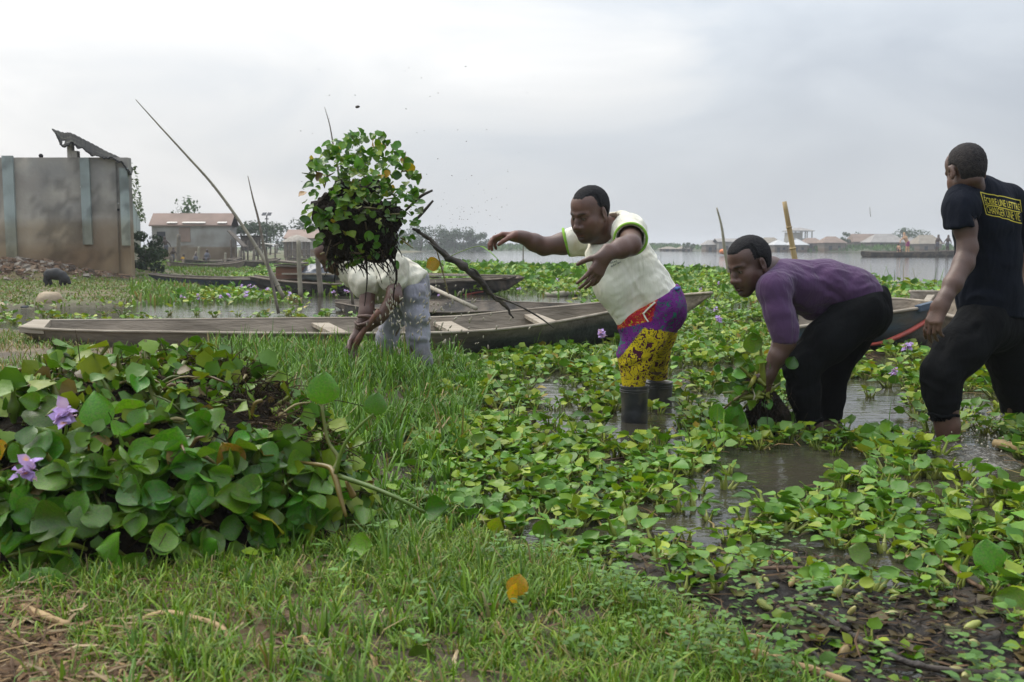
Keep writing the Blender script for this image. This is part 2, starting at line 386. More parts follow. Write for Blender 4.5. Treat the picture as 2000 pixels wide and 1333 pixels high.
def ground_z(X, Y):
    p = np.stack((X, Y, 0*X), -1)
    b = -sdpoly(X, Y, BANK); m = -sdpoly(X, Y, MUD); l = -sdpoly(X, Y, LAND)
    n = fbm(p*2.2, 3)-.5; n2 = fbm(p*9, 9)-.5
    zb = -.22+.25*sst(-.25, .12, b)+.05*sst(0, 1.0, b)+.05*n*sst(-.2, .2, b)+.012*n2*sst(-.2, .1, b)
    zm = -.2+.214*sst(-.2, .15, m)+(.06*n+.05*n2+.03*(fbm(p*24, 13, 2)-.5))*sst(-.1, .2, m)+.02*sst(.2, .8, m)
    zl = -.25+.3*sst(-.5, .3, l)+.10*sst(0, 3, l)+.05*n*sst(0, 1, l)+.42*sst(-8.0, -11.2, X)*sst(20.4, 22.3, Y)*sst(32, 24, Y)
    f = Y-far_shore(X); zf = -.3+.9*sst(-2, 3, f)+.25*(fbm(p*.08, 5)-.5)*sst(0, 6, f)
    return np.maximum.reduce([zb, zm, zl, zf, np.full(X.shape, -.28)])
def axis(segs):
    r = [np.linspace(a, b, max(2, int(abs(b-a)/st)+1))[:-1] for a, b, st in segs]; return np.concatenate(r+[[segs[-1][1]]])
gx = axis([(-900, -200, 70), (-200, -60, 14), (-60, -14, 2.0), (-14, -6, .3), (-6, -2.2, .07), (-2.2, 2.2, .042), (2.2, 4, .1), (4, 16, 1.2), (16, 60, 4), (60, 200, 9), (200, 900, 70)])
gy = axis([(-40, -2, 6), (-2, 1.2, .4), (1.2, 4.5, .042), (4.5, 9.5, .09), (9.5, 26, .3), (26, 70, 1.6), (70, 240, 4), (240, 500, 26), (500, 1500, 125)])
GXX, GYY = np.meshgrid(gx, gy, indexing='ij'); GZ = ground_z(GXX, GYY)
def grid_faces(a, b):
    i = np.arange(a-1)[:, None]*b+np.arange(b-1)[None]; i = i.ravel(); return np.stack((i, i+b, i+b+1, i+1), 1)
def ground_col(X, Y, Z):
    p = np.stack((X, Y, 0*X), -1); n = fbm(p*1.6, 21); n2 = fbm(p*6, 22)
    c = np.zeros(X.shape+(3,)); c[:] = (.055, .045, .03)
    def put(w, col): c[:] = c*(1-w[..., None])+np.array(col)*w[..., None]
    b = -sdpoly(X, Y, BANK); m = -sdpoly(X, Y, MUD); l = -sdpoly(X, Y, LAND)
    put(sst(-.1, .25, b), (.085, .062, .036)); put(sst(.1, .5, b)*sst(.42, .6, n), (.13, .09, .05))
    pxx = CX+FPX*X/np.maximum(Y, .5); nearb = sst(2.35, 2.05, Y)*sst(800, 350, pxx); put(nearb*sst(.3, .55, n2), (.2, .125, .07))
    dry = sst(4.2, 5.5, Y)*sst(9.5, 9, Y)*sst(-1.5, -2.3, X); put(dry*sst(.35, .6, n), (.23, .165, .10))
    put(sst(-.05, .12, m), (.026, .021, .016)); put(sst(-.05, .2, m)*sst(.48, .62, n2), (.06, .047, .034)); put(sst(-.05, .2, m)*sst(.56, .68, fbm(p*14, 23)), (.012, .010, .008))
    put(sst(-.3, .6, l), (.115, .105, .038)); put(sst(.2, 1.5, l)*sst(.5, .62, n2), (.19, .135, .06)); put(sst(.3, 1.2, l)*sst(.45, .6, n), (.075, .115, .028))
    put(sst(.28, .42, Z)*sst(16, 20, Y)*sst(40, 34, Y), (.2, .105, .055))
    f = Y-far_shore(X); put(sst(-1, 1, f), (.085, .12, .04))
    return c
V = np.stack((GXX.ravel(), GYY.ravel(), GZ.ravel()), 1)
M_ground = mat('soil', (1, 1, 1), (.62, .6, .58), scale=26, detail=8, lo=.3, hi=.7, rough=.75, spec=.35, bump=.8, bscale=45, attr=True, rvar=.12)
mk('ground', V, grid_faces(len(gx), len(gy)), M_ground, col=ground_col(V[:, 0], V[:, 1], V[:, 2]), kind='structure')
# water
M_water = mat('lake_water', (.035, .034, .024), (.06, .052, .034), scale=.9, rough=.06, spec=.5)
t = M_water.node_tree; b = t.nodes['Principled BSDF']; b.inputs['IOR'].default_value = 1.33
tcn = N(t, 'ShaderNodeTexCoord'); bp_prev = None
for sc_, st_, stre in ((2.2, .03, (1, 1.6, 1)), (9.0, .012, (1, 2.2, 1)), (30, .004, (1, 1.5, 1))):
    mpn = N(t, 'ShaderNodeMapping'); mpn.inputs['Scale'].default_value = stre; L(t, tcn.outputs['Object'], mpn.inputs[0])
    n = N(t, 'ShaderNodeTexNoise'); n.inputs['Scale'].default_value = sc_; n.inputs['Detail'].default_value = 3; L(t, mpn.outputs[0], n.inputs[0])
    bp = N(t, 'ShaderNodeBump'); bp.inputs['Strength'].default_value = .35; bp.inputs['Distance'].default_value = st_; L(t, n.outputs[0], bp.inputs['Height'])
    if bp_prev: L(t, bp_prev.outputs[0], bp.inputs['Normal'])
    bp_prev = bp
L(t, bp_prev.outputs[0], b.inputs['Normal'])
wx = axis([(-900, -60, 120), (-60, -14, 10), (-14, 14, 2), (14, 60, 10), (60, 900, 120)]); wy = axis([(-30, 2, 8), (2, 40, 2), (40, 320, 20)])
WX, WY = np.meshgrid(wx, wy, indexing='ij')
mk('water', np.stack((WX.ravel(), WY.ravel(), 0*WX.ravel()), 1), grid_faces(len(wx), len(wy)), M_water, kind='structure')
# ============================================================ buildings, trees, village far away
M_plaster = mat('stained_plaster', (.47, .42, .355), (.31, .29, .265), scale=1.1, detail=8, lo=.36, hi=.62, rough=.9, spec=.2, bump=.5, bscale=9, c3=(.33, .27, .22), s3=.55, attr=True)
M_teal = mat('pale_teal_paint', (.41, .46, .44), (.30, .33, .305), scale=2.5, detail=7, lo=.4, hi=.7, rough=.8, spec=.2, bump=.3, bscale=14, attr=True)
M_tin = mat('rusty_tin', (.022, .023, .022), (.010, .009, .010), scale=3.0, detail=6, rough=.7, spec=.4, bump=.3, c3=(.06, .06, .045), s3=2.2); M_tin.node_tree.nodes['Principled BSDF'].inputs['Specular IOR Level'].default_value = .08; M_tin.node_tree.nodes['Principled BSDF'].inputs['Roughness'].default_value = .95
M_redroof = mat('faded_red_tin', (.30, .205, .16), (.23, .16, .125), scale=1.2, detail=6, rough=.7, spec=.3)
M_paletin = mat('pale_tin', (.62, .58, .52), (.5, .46, .4), scale=2, rough=.55)
M_dark = mat('dark_opening', (.02, .022, .028), rough=.8)
M_hwall = mat('mud_stained_wall', (.37, .355, .33), (.24, .215, .18), scale=.9, detail=7, lo=.38, hi=.62, rough=.95, spec=.1, attr=True)
M_oldwood = mat('weathered_wood', (.20, .165, .13), (.11, .088, .068), scale=5, detail=7, rough=.85, spec=.25, bump=.5, stretch=(1, 1, 6), bscale=20)
M_leaf_far = mat('tree_leaves', (.05, .085, .03), (.025, .05, .02), scale=.8, rough=.6, spec=.3, trans=.2, attr=True)
M_bark = mat('bark', (.12, .095, .07), (.07, .055, .04), scale=4, rough=.9, bump=.5)

def wall_sheet(name, x0, x1, z0, z1, y, th, parent, m, n=40, fcol=None, holes=()):
    """vertical wall in the XZ plane, front at y, thickness th to +y, gridded so that stains follow height"""
    xs = np.linspace(x0, x1, n); zs = np.linspace(z0, z1, 24); X, Z = np.meshgrid(xs, zs, indexing='ij')
    A = np.stack((X.ravel(), np.full(X.size, y), Z.ravel()), 1); B = A+np.array((0, th, 0)); F = grid_faces(n, 24)
    k = X.size; r = np.arange(n)*24; q = np.arange(24)
    side = lambda a, b: np.stack((a[:-1], a[1:], b[1:], b[:-1]), 1)
    Fs = np.concatenate((F, F[:, ::-1]+k, side(r, r+k)[:, ::-1], side(r+23, r+23+k), side(q, q+k), side((n-1)*24+q, (n-1)*24+q+k)[:, ::-1]))
    VV = np.concatenate((A, B)); return mk(name, VV, Fs, m, parent, False, fcol(VV) if fcol else np.ones((len(VV), 3)))
def stain(V):
    z = V[:, 2]; n = fbm(V*np.array((.9, .9, 2.5)), 31); w = sst(1.55, 1.25, z+.25*(n-.5)); w2 = sst(.95, .75, z+.15*(n-.5)); c = np.ones((len(V), 3))
    st_ = fbm(V*np.array((2.6, 2.6, .35)), 33); bl_ = fbm(V*np.array((1.1, 1.1, 1.4)), 35); c = c*(.62+.75*st_)[:, None]*(.7+.6*bl_)[:, None]*(1-.35*sst(.56, .62, fbm(V*3.1, 36)))[:, None]
    c = c*(1-w[:, None])+c*np.array((.82, .73, .60))*w[:, None]; return c*(1-w2[:, None])+c*np.array((.86, .78, .66))*w2[:, None]
YW = 22.4
x1 = P(252, 400, YW)[0]; ztop = P(200, 308, YW)[2]; x0 = P(-330, 400, YW)[0]
bl = thing('roofless_building', (x1-4, YW, 0.0), 'large roofless grey building of stained plaster with teal pillars and torn tin on top', 'building')
wall_sheet('front_wall', x0, x1, -.2, ztop, YW, .22, bl, M_plaster, 60, stain)
for a, bb, zt, zb in ((10, 31, 306, 560), (161, 179, 310, 478), (237, 253, 330, 480), (-150, -130, 306, 560)):
    xa, xb = P(a, 400, YW)[0], P(bb, 400, YW)[0]
    wall_sheet('pillar', xa, xb, P(0, zb, YW)[2], P(0, zt, YW)[2]+.012, YW-.06, .058, bl, M_teal, 4, stain)
# side wall running back, top broken
A0 = P(253, 560, YW); B0 = P(277, 520, 44)
ns = 40; ts = np.linspace(0, 1, ns); zz = np.linspace(0, 1, 12); VV = []
for t_ in ts:
    q = A0+(B0-A0)*t_; zt = np.interp(t_, [0, .04, .1, .3, .6, 1], [ztop-.1, ztop-.25, ztop-.35, ztop-.6, ztop-.75, ztop-.8])+.05*math.sin(t_*60)+.04*math.sin(t_*131)
    for z_ in zz: VV.append((q[0], q[1], -.1+(zt+.1)*z_))
VV = np.array(VV); nrm = np.array((-(B0-A0)[1], (B0-A0)[0], 0)); nrm /= np.linalg.norm(nrm)
F1 = grid_faces(ns, 12); VB = VV+nrm*.2; k = len(VV); r = np.arange(ns)*12; sd = lambda a, b: np.stack((a[:-1], a[1:], b[1:], b[:-1]), 1)
mk('side_wall', np.concatenate((VV, VB)), np.concatenate((F1, F1[:, ::-1]+k, sd(r+11, r+11+k), sd(r, r+k)[:, ::-1])), M_teal, bl, False, stain(np.concatenate((VV, VB))))
# stub pillar and blocks on the wall top that carry the torn roof
mb = MB(); c_ = P(138, 295, YW+.1); mb.box((c_[0], YW+.11, ztop+.17), (.1, .16, .34)); mb.build('roof_post', M_plaster, bl, False)
mb = MB(); c_ = P(148, 302, YW+.1); mb.box((c_[0], YW+.11, ztop+.07), (.11, .16, .16)); mb.build('top_block', M_plaster, bl, False)
for (hx, hy) in ((159, 365), (231, 399)):
    mb = MB(); c_ = P(hx, hy, YW-.003); mb.tube([c_, c_+np.array((0, .02, 0))], .03, 8); mb.build('wall_hole', M_paletin, bl)
mb = MB(); c_ = P(231, 410, YW-.003); mb.tube([c_, c_+np.array((0, .02, 0))], .028, 8); mb.build('wall_hole', M_dark, bl)
for (hx, hy) in ((80, 305),):
    mb = MB(); c_ = P(hx, hy, YW+.1); mb.ell(c_, (.05, .05, .05)); mb.build('top_stone', M_tin, bl)
top = np.array([(101, 254), (125, 262), (137, 262), (160, 273), (182, 284), (205, 297), (228, 307), (246, 319), (259, 331)], float)
bot = np.array([(108, 262), (120, 288), (140, 283), (158, 292), (186, 306), (206, 311), (226, 314), (243, 327), (255, 344)], float)
tt = np.linspace(0, 1, 70); tp = spline(top, 70); bo = spline(bot, 70); nr = 9; VV = []
for i in range(70):
    for j in range(nr):
        f = j/(nr-1); yy = 24.3-(24.3-YW+.15)*f; fp = tp[i]*(1-f)+bo[i]*f
        if j == nr-1: fp = fp+np.array((0, 1.6*math.sin(i*1.13)*math.sin(i*.31)+2.0*math.sin(i*.63)))
        q = P(fp[0], fp[1], yy); q[2] += .007*math.sin(i*1.9)+.03*(fbm(np.array([q*1.8]), 8)[0]-.5); VV.append(q)
VV = np.array(VV); F1 = grid_faces(70, nr); k = len(VV)
keep = np.ones(len(F1), bool); iq = F1[:, 0]//nr; jq = F1[:, 0] % nr; keep &= ~((iq > 7) & (iq < 11) & (jq > 3) & (jq < 7)) & ~((iq < 6) & (jq > 6))
F1 = F1[keep]; tr = mk('torn_tin_roof', VV, F1, M_tin, bl, False)
md = tr.modifiers.new('thick', 'SOLIDIFY'); md.thickness = .03
# ---- rubble on the mound by the wall
def chunks(name, mtl, n, pick, smin, smax, cols, kind='stuff', flat=.6):
    mb = MB()
    XY = np.array([pick() for _ in range(n)]); ZZ = ground_z(XY[:, 0], XY[:, 1])
    for (x, y), z in zip(XY, ZZ):
        s_ = rnd.uniform(smin, smax)*(1 if rnd.random() < .8 else 1.7)
        R = np.array(Matrix.Rotation(rnd.uniform(0, 6.3), 3, 'Z') @ Matrix.Rotation(rnd.uniform(-.7, .7), 3, 'X'))
        c = np.array(cols[rnd.randrange(len(cols))])*rnd.uniform(.7, 1.2)
        mb.box((x, y, z+s_*.15), (s_*rnd.uniform(.7, 1.5), s_, s_*flat*rnd.uniform(.5, 1)), R, c, s_*.12)
    return mb.build(name, mtl, None, False, kind, True)
M_colr = mat('rubble_bits', (1, 1, 1), (.7, .68, .66), scale=14, rough=.9, spec=.2, attr=True)
def pk():
    while True:
        a = rnd.uniform(-20, 265); w = np.interp(a, [-20, 60, 160, 230, 265], [1, .9, .5, .25, .15]); y = YW-.12-abs(rnd.gauss(0, .8))*w*1.0
        return P(a, 500, y)[0], y
chunks('rubble', M_colr, 900, pk, .022, .085, [(.24, .155, .095), (.20, .125, .08), (.30, .22, .15), (.14, .105, .08), (.36, .31, .25)])
def blob(mb, c, s, flat, col, nse=.3): mb.ell(c, (s, s*.8, s*flat), None, 12, 8, col, nse)
mb = MB(); c_ = G(91, 600, 0.0); blob(mb, c_+np.array((0, .1, .075)), .185, .78, (1, 1, 1), .16)
M_stone = mat('pale_stone', (.42, .33, .22), (.26, .19, .12), scale=5, rough=.85, bump=.5, bscale=18)
mb.lone('boulder', M_stone, 'rounded tan boulder half in the pond water below the piglet', 'rock')
mb = MB(); c_ = G(-2, 603, 0.0); blob(mb, c_+np.array((-.02, .1, .0)), .19, .42, (1, 1, 1), .1)
mb.lone('flat_rock', M_stone, 'flat pale rock at the pond edge left of the boulder', 'rock')
mb = MB(); c_ = G(43, 604, 0.0); blob(mb, c_+np.array((0, .1, .01)), .075, .5, (1, 1, 1), .3)
mb.lone('small_dark_stone', M_dark, 'small dark stone in the pond margin between the pale rocks', 'rock')
# ---- piglet
pg = P(112, 558, 17.6); pz = float(ground_z(np.array([pg[0]]), np.array([pg[1]]))[0]); u = 20.6/FPX
pv = Vol(pg+np.array((-.35, -.2, -.35)), pg+np.array((.4, .25, .5)), .011)
o_ = np.array((pg[0], pg[1], pz))
def pp(x, y, z): return o_+np.array((x, y, z))*.86
pv.chain([pp(-.16, 0, .27), pp(-.02, 0, .265), pp(.1, 0, .235)], [.085, .098, .082], .05)
pv.chain([pp(.1, 0, .235), pp(.19, -.01, .165), pp(.26, -.015, .085)], [.078, .06, .03], .03)
for sx in (-1, 1):
    pv.chain([pp(-.18, .05*sx, .23), pp(-.2+.02*sx, .05*sx, .13), pp(-.175+.02*sx, .05*sx, .075), pp(-.19+.03*sx, .05*sx, -.02)], [.055, .034, .026, .02], .02)
    pv.chain([pp(.1, .05*sx, .19), pp(.115+.02*sx, .05*sx, .09), pp(.105+.03*sx, .05*sx, -.02)], [.04, .026, .02], .02)
    pv.cone(pp(.16, .04*sx, .205), pp(.2, .075*sx, .17), .025, .012, .01)
pv.chain([pp(-.245, 0, .3), pp(-.28, .01, .26), pp(-.27, .02, .21)], [.012, .009, .007], .01)
Vq, Qq = pv.mesh(); M_pig = mat('pig_hair', (.018, .017, .018), (.035, .032, .03), scale=20, rough=.75)
lone('piglet', Vq, Qq, M_pig, 'small black piglet with head down grazing below the roofless building', 'pig')

# ---- generic house
def house(name, cx_, y, w, dpt, hw, hr, label, roofm, wallm, wins=(), over=.25, hip=.0, base=None, group=None, rot=0.0, cat='house', zb=None):
    z0 = base if base is not None else float(ground_z(np.array([cx_]), np.array([y]))[0])-.05
    h = thing(name, (cx_, y, z0), label, cat, group); h.rotation_euler = (0, 0, rot)
    def loc(V): return np.asarray(V, float)+np.array((cx_, y, z0))
    mb = MB(); mb.box((cx_, y+dpt/2, z0+hw/2), (w, dpt, hw)); Vw, Fw, _ = mb.geo()
    wall_sheet('wall', cx_-w/2, cx_+w/2, z0, z0+hw, y, dpt, h, wallm, max(6, int(w*2)), lambda V: np.where((V[:, 2:3]-z0) < hw*.42+.2*(fbm(V, 3)[:, None]-.5), np.array((.72, .58, .44)), np.array((1., 1., 1.))))
    o = over; rx = hip*dpt*.5
    T = [(-w/2-o, -o, hw-.04), (w/2+o, -o, hw-.04), (w/2+o, dpt+o, hw-.04), (-w/2-o, dpt+o, hw-.04), (-w/2-o+rx, dpt/2, hw+hr), (w/2+o-rx, dpt/2, hw+hr)]
    Vr = loc(np.array(T)); Vr2 = Vr-np.array((0, 0, .07))
    Fr = [np.array([(0, 1, 5, 4), (2, 3, 4, 5), (6, 10, 11, 7), (8, 11, 10, 9), (0, 6, 7, 1), (1, 7, 8, 2), (2, 8, 9, 3), (3, 9, 6, 0)]), np.array([(0, 4, 3), (1, 2, 5), (6, 9, 10), (7, 11, 8)])]
    mk('roof', np.concatenate((Vr, Vr2)), Fr, roofm, h, False)
    if hip == 0:   # gable triangles closed
        G1 = loc(np.array([(-w/2, 0, hw), (-w/2, dpt, hw), (-w/2, dpt/2, hw+hr-.1), (w/2, 0, hw), (w/2, dpt, hw), (w/2, dpt/2, hw+hr-.1)])); mk('gable', G1[:3], np.array([(0, 2, 1)]), wallm, h, False); mk('gable', G1[3:], np.array([(0, 1, 2)]), wallm, h, False)
    for (fx, fz, ww, wh, nm) in wins:
        mb = MB(); mb.box((cx_+fx*w, y-.012, z0+fz*hw), (ww, .05, wh)); mb.build(nm, M_dark, h, False)
    return h
Y1 = 55.0; xa, xb = P(281, 0, Y1)[0], P(437, 0, Y1)[0]
h1 = house('village_house', (xa+xb)/2, Y1, xb-xa, 1.3, 2.12, .62, 'long house with faded red tin roof and pale sheet patches beside the roofless building', M_redroof, M_hwall, [(-.38, .66, .45, .62, 'window')], .12, base=P(0, 514, Y1)[2])
zb_ = h1.location[2]
for (a, bb) in ((326, 346), (356, 401), (425, 443)):
    q0, q1 = P(a, 433, Y1)[0], P(bb, 433, Y1)[0]; mb = MB(); mb.box(((q0+q1)/2, Y1+.18, zb_+2.12+.16), (q1-q0, .62, .02), np.array(Matrix.Rotation(.34, 3, 'X'))); mb.build('roof_patch', M_paletin, h1, False)
mb = MB(); q0 = P(361, 458, Y1)[0]; mb.box((q0, Y1-.012, zb_+1.55), (.62, .03, .8)); mb.build('boarded_door', M_redroof, h1, False)
lt = thing('lean_to', P(462, 512, Y1-.6), 'dark wooden lean-to stair against the end of the long house', 'shed')
mb = MB(); q0, q1 = P(449, 452, Y1), P(478, 482, Y1-1); mb.box((q0+q1)/2, (1.2, .9, .05), np.array(Matrix.Rotation(.8, 3, 'Y'))); mb.build('ramp', M_oldwood, lt, False)
for a, yb in ((452, 512), (462, 512), (472, 513), (478, 512)):
    mb = MB(); mb.tube([P(a, yb, Y1-.7), P(a-1, 466+(a-450), Y1-.7)], .05, 6); mb.build('post', M_oldwood, lt)
mb = MB(); mb.box(P(490, 475, Y1+.8), (1.1, .05, .85)); lt2 = thing('plank_hut', P(490, 510, Y1+.8), 'small plank hut on stilts right of the long house', 'hut'); mb.build('wall', M_oldwood, lt2, False)
for a in (476, 484, 497, 504):
    mb = MB(); mb.tube([P(a, 512, Y1+.7), P(a, 470, Y1+.7)], .05, 6); mb.build('stilt', M_oldwood, lt2)
mb = MB(); mb.box(P(490, 462, Y1+1.3), (1.4, 1.4, .05)); mb.build('roof', M_tin, lt2, False)
Y2 = 76.0; xa, xb = P(546, 0, Y2)[0], P(606, 0, Y2)[0]
house('village_house', (xa+xb)/2, Y2, xb-xa, 3.4, 1.62, .62, 'small house with a clean red tin roof behind the thatched shelter', M_redroof, M_hwall, [], .1, base=P(0, 506, Y2)[2])
# thatched round shelter
M_thatch = mat('grey_thatch', (.36, .32, .27), (.24, .21, .17), scale=6, rough=.95, bump=.6, stretch=(1, 1, .3))
ts_ = thing('thatched_shelter', P(580, 502, 66), 'round shelter with low pale thatch roof and slatted sides', 'hut'); mb = MB(); c_ = P(580, 473, 66); RR = 1.0
Vr = [c_+np.array((0, 0, .48))]; nn = 20
for ring, (rr, zz_) in enumerate(((.5, .32), (.9, .1), (1.0, 0))):
    for j in range(nn): Vr.append(c_+np.array((rr*RR*math.cos(2*math.pi*j/nn), rr*RR*math.sin(2*math.pi*j/nn), zz_+.02*rnd.uniform(-1, 1))))
Fr = [np.array([(0, 1+j, 1+(j+1) % nn) for j in range(nn)]), np.array([(1+r_*nn+j, 1+(r_+1)*nn+j, 1+(r_+1)*nn+(j+1) % nn, 1+r_*nn+(j+1) % nn) for r_ in (0, 1) for j in range(nn)])]
mb.add(np.array(Vr), Fr); mb.build('thatch_roof', M_thatch, ts_)
for j in range(16):
    a = 2*math.pi*j/16; q = c_+np.array((.82*math.cos(a), .82*math.sin(a), 0)); mb = MB(); mb.box(q+np.array((0, 0, -.5)), (.2, .06, 1.1), np.array(Matrix.Rotation(a+1.57, 3, 'Z'))); mb.build('slat', M_oldwood, ts_, False)
# stick fences near the houses
def fence(pts, n, h, label, yj=.3):
    p0, p1 = np.array(pts[0]), np.array(pts[1]); f = thing('stick_fence', (p0+p1)/2, label, 'fence')
    me = None
    for i in range(n):
        q = p0+(p1-p0)*(i+rnd.uniform(-.2, .2))/n
        if me is None:
            mb = MB(); mb.tube([(0, 0, -.1), (.01, 0, .5), (0, 0, 1)], [.03, .028, .022], 5); o = mb.build('stake', M_oldwood, f); me = o.data
        else: o = bpy.data.objects.new('stake', me); COL.objects.link(o); o.parent = f
        o.location = [float(v) for v in q-np.array(f.location)]; o.scale = (1, 1, h*rnd.uniform(.6, 1.15)); o.rotation_euler = (rnd.uniform(-.08, .08), rnd.uniform(-.12, .12), rnd.uniform(0, 6))
    for zr in (.35, .7):
        mb = MB(); mb.tube([p0+np.array((0, .03, h*zr)), p1+np.array((0, .03, h*zr))], .022, 5); mb.build('rail', M_oldwood, f)
fence((P(508, 512, 58), P(548, 509, 62)), 14, 1.25, 'weathered stick fence between plank hut and red roofed house')
fence((P(556, 508, 60), P(625, 506, 63)), 18, .85, 'low stick fence in front of the thatched shelter')
mb = MB(); mb.box(P(525, 477, 60), (.9, 1.1, .04), np.array(Matrix.Rotation(.12, 3, 'Y'))); lt3 = thing('open_shed', P(525, 508, 60), 'open shed with pale tin sheet on thin posts beside the fence', 'shed'); mb.build('roof', M_paletin, lt3, False)
for a, d_ in ((512, -.4), (537, -.4), (513, .4), (538, .4)):
    mb = MB(); mb.tube([P(a, 510, 60+d_), P(a, 478, 60+d_)], .035, 5); mb.build('post', M_oldwood, lt3)
# solar lamp
sp_ = thing('solar_lamp', P(521, 500, 80), 'tall thin lamp pole with two solar panels above the trees', 'street lamp'); mb = MB(); mb.tube([P(521, 500, 80), P(521, 421, 80)], .05, 6); mb.build('pole', M_tin, sp_)
for a in (516, 526):
    mb = MB(); mb.box(P(a, 418.5, 80), (.32, .5, .05), np.array(Matrix.Rotation(.45, 3, 'X'))); mb.build('solar_panel', M_dark, sp_, False)
mb = MB(); mb.box(P(521, 428, 80), (.3, .1, .07)); mb.build('lamp_head', M_tin, sp_, False)

# ---- trees: trunk, limbs and leaf faces gathered in clumps
def tree(name, base, h, w, label, n=900, leaf=.34, clumps=9, dense=1.0, tint=(1, 1, 1), group=None, trunk=.06, low=.25, cat='tree', limbs=5):
    t_ = thing(name, base, label, cat, group); base = np.asarray(base, float); mb = MB()
    mb.tube([base-np.array((0, 0, .2)), base+np.array((.03*h, 0, h*.35)), base+np.array((-.02*h, .02*h, h*.7))], [trunk*h*.5, trunk*h*.36, trunk*h*.16], 7, 6)
    cs = []
    for i in range(clumps):
        a = rnd.uniform(0, 6.28); r = w*.5*math.sqrt(rnd.uniform(.0, .8)); zc = h*rnd.uniform(low+.12, .88); r *= 1-.5*max(0, (zc/h-.6))/.4
        cs.append((base+np.array((r*math.cos(a), r*math.sin(a), zc)), w*rnd.uniform(.16, .27)))
    for c, r in cs[:limbs]: mb.tube([base+np.array((.02*h, 0, h*.3)), (base+c)/2+np.array((0, 0, h*.12)), c], [trunk*h*.22, trunk*h*.14, trunk*h*.06], 5, 5)
    mb.build('trunk', M_bark, t_)
    per = n//clumps; VV, CC = [], []
    for c, r in cs:
        d = RG.normal(size=(per, 3)); d /= np.linalg.norm(d, axis=1)[:, None]; q = c+d*(r*RG.uniform(.45, 1.08, per)**.6)[:, None]*np.array((1, 1, .8))
        nn_ = d+RG.normal(0, .5, (per, 3)); nn_ /= np.linalg.norm(nn_, axis=1)[:, None]; a = np.cross(nn_, RG.normal(size=(per, 3))); a /= np.linalg.norm(a, axis=1)[:, None]; b_ = np.cross(nn_, a)
        s_ = leaf*RG.uniform(.5, 1.1, per)[:, None]; VV.append(np.stack((q-a*s_*.5, q+b_*s_*.3, q+a*s_*.5, q-b_*s_*.3), 1).reshape(-1, 3))
        cc = np.array(tint)*RG.uniform(.6, 1.25, per)[:, None]*rnd.uniform(.75, 1.15); CC.append(np.repeat(cc, 4, 0))
    VV = np.concatenate(VV); CC = np.concatenate(CC); mk('crown', VV, np.arange(len(VV)).reshape(-1, 4), M_leaf_far, t_, True, CC)
    return t_
def pt(px, Y, z=None): q = P(px, 482, Y); q[2] = float(ground_z(np.array([q[0]]), np.array([q[1]]))[0]) if z is None else z; return q
tree('tree', pt(385, 66), 3.9, 3.0, 'sparse bushy tree rising behind the long red roofed house', 420, .34, 9, tint=(1.3, 1.35, 1.2), low=.3)
for px_, Y_, h_, w_, lb in ((470, 72, 2.6, 2.0, 'dark round tree just right of the long house'), (500, 74, 2.5, 2.2, 'dark tree under the solar lamp'), (527, 84, 2.7, 2.4, 'dark tree right of the solar lamp'), (540, 110, 3.2, 3.0, 'grey green tree behind the red roofed house'), (592, 100, 3.2, 3.6, 'pale distant tree above the small red roof'), (618, 112, 3.4, 3, 'pale distant tree right of the small red roof')):
    tree('tree', pt(px_, Y_), h_*1.05, w_, lb, 700, .3, 9, tint=(.9, 1, .95), low=.1)
for i, (px_, h_, w_) in enumerate(((800, 4.0, 5), (822, 4.2, 5), (850, 5.0, 5), (868, 4.7, 5), (886, 4.3, 5), (905, 4.0, 5), (925, 4.4, 4.6), (938, 3.6, 3.4), (655, 3, 5), (690, 3, 5), (730, 3.1, 5), (765, 3.2, 5))):
    od = ('fifth', 'sixth', 'seventh and tallest', 'eighth', 'ninth', 'tenth', 'eleventh', 'twelfth and last', 'first', 'second', 'third', 'fourth')[i]
    tree('tree', pt(px_, 176+rnd.uniform(0, 8)), h_, w_, 'hazy green tree, %s from the left in the treeline across the lake' % od, 900, .46, 11, tint=(.95, 1.1, 1), low=.02, group='treeline across the lake')
for px_, Y_, h_, w_, lb in ((1347, 180, 1.9, 2.2, 'lone small tree on the far shore left of the first huts'), (1379, 178, 1.5, 1.4, 'tiny palm like tree left of the first far huts'), (1651, 160, 2.3, 1.5, 'small bare tree between the two storey house and the brown roofs'), (1680, 165, 1.9, 3.2, 'low bushy tree behind the brown roofed far houses'), (1775, 170, 3.4, 5.5, 'broad green tree above the grey roofs on the far shore'), (1795, 172, 3.0, 4, 'rounded tree right of the broad far tree'), (1762, 174, 3.1, 3, 'bushy tree left of the broad far tree')):
    tree('tree', pt(px_, Y_), h_+.3, w_, lb, 380, .36, 7, tint=(1, 1.15, 1), low=.25)
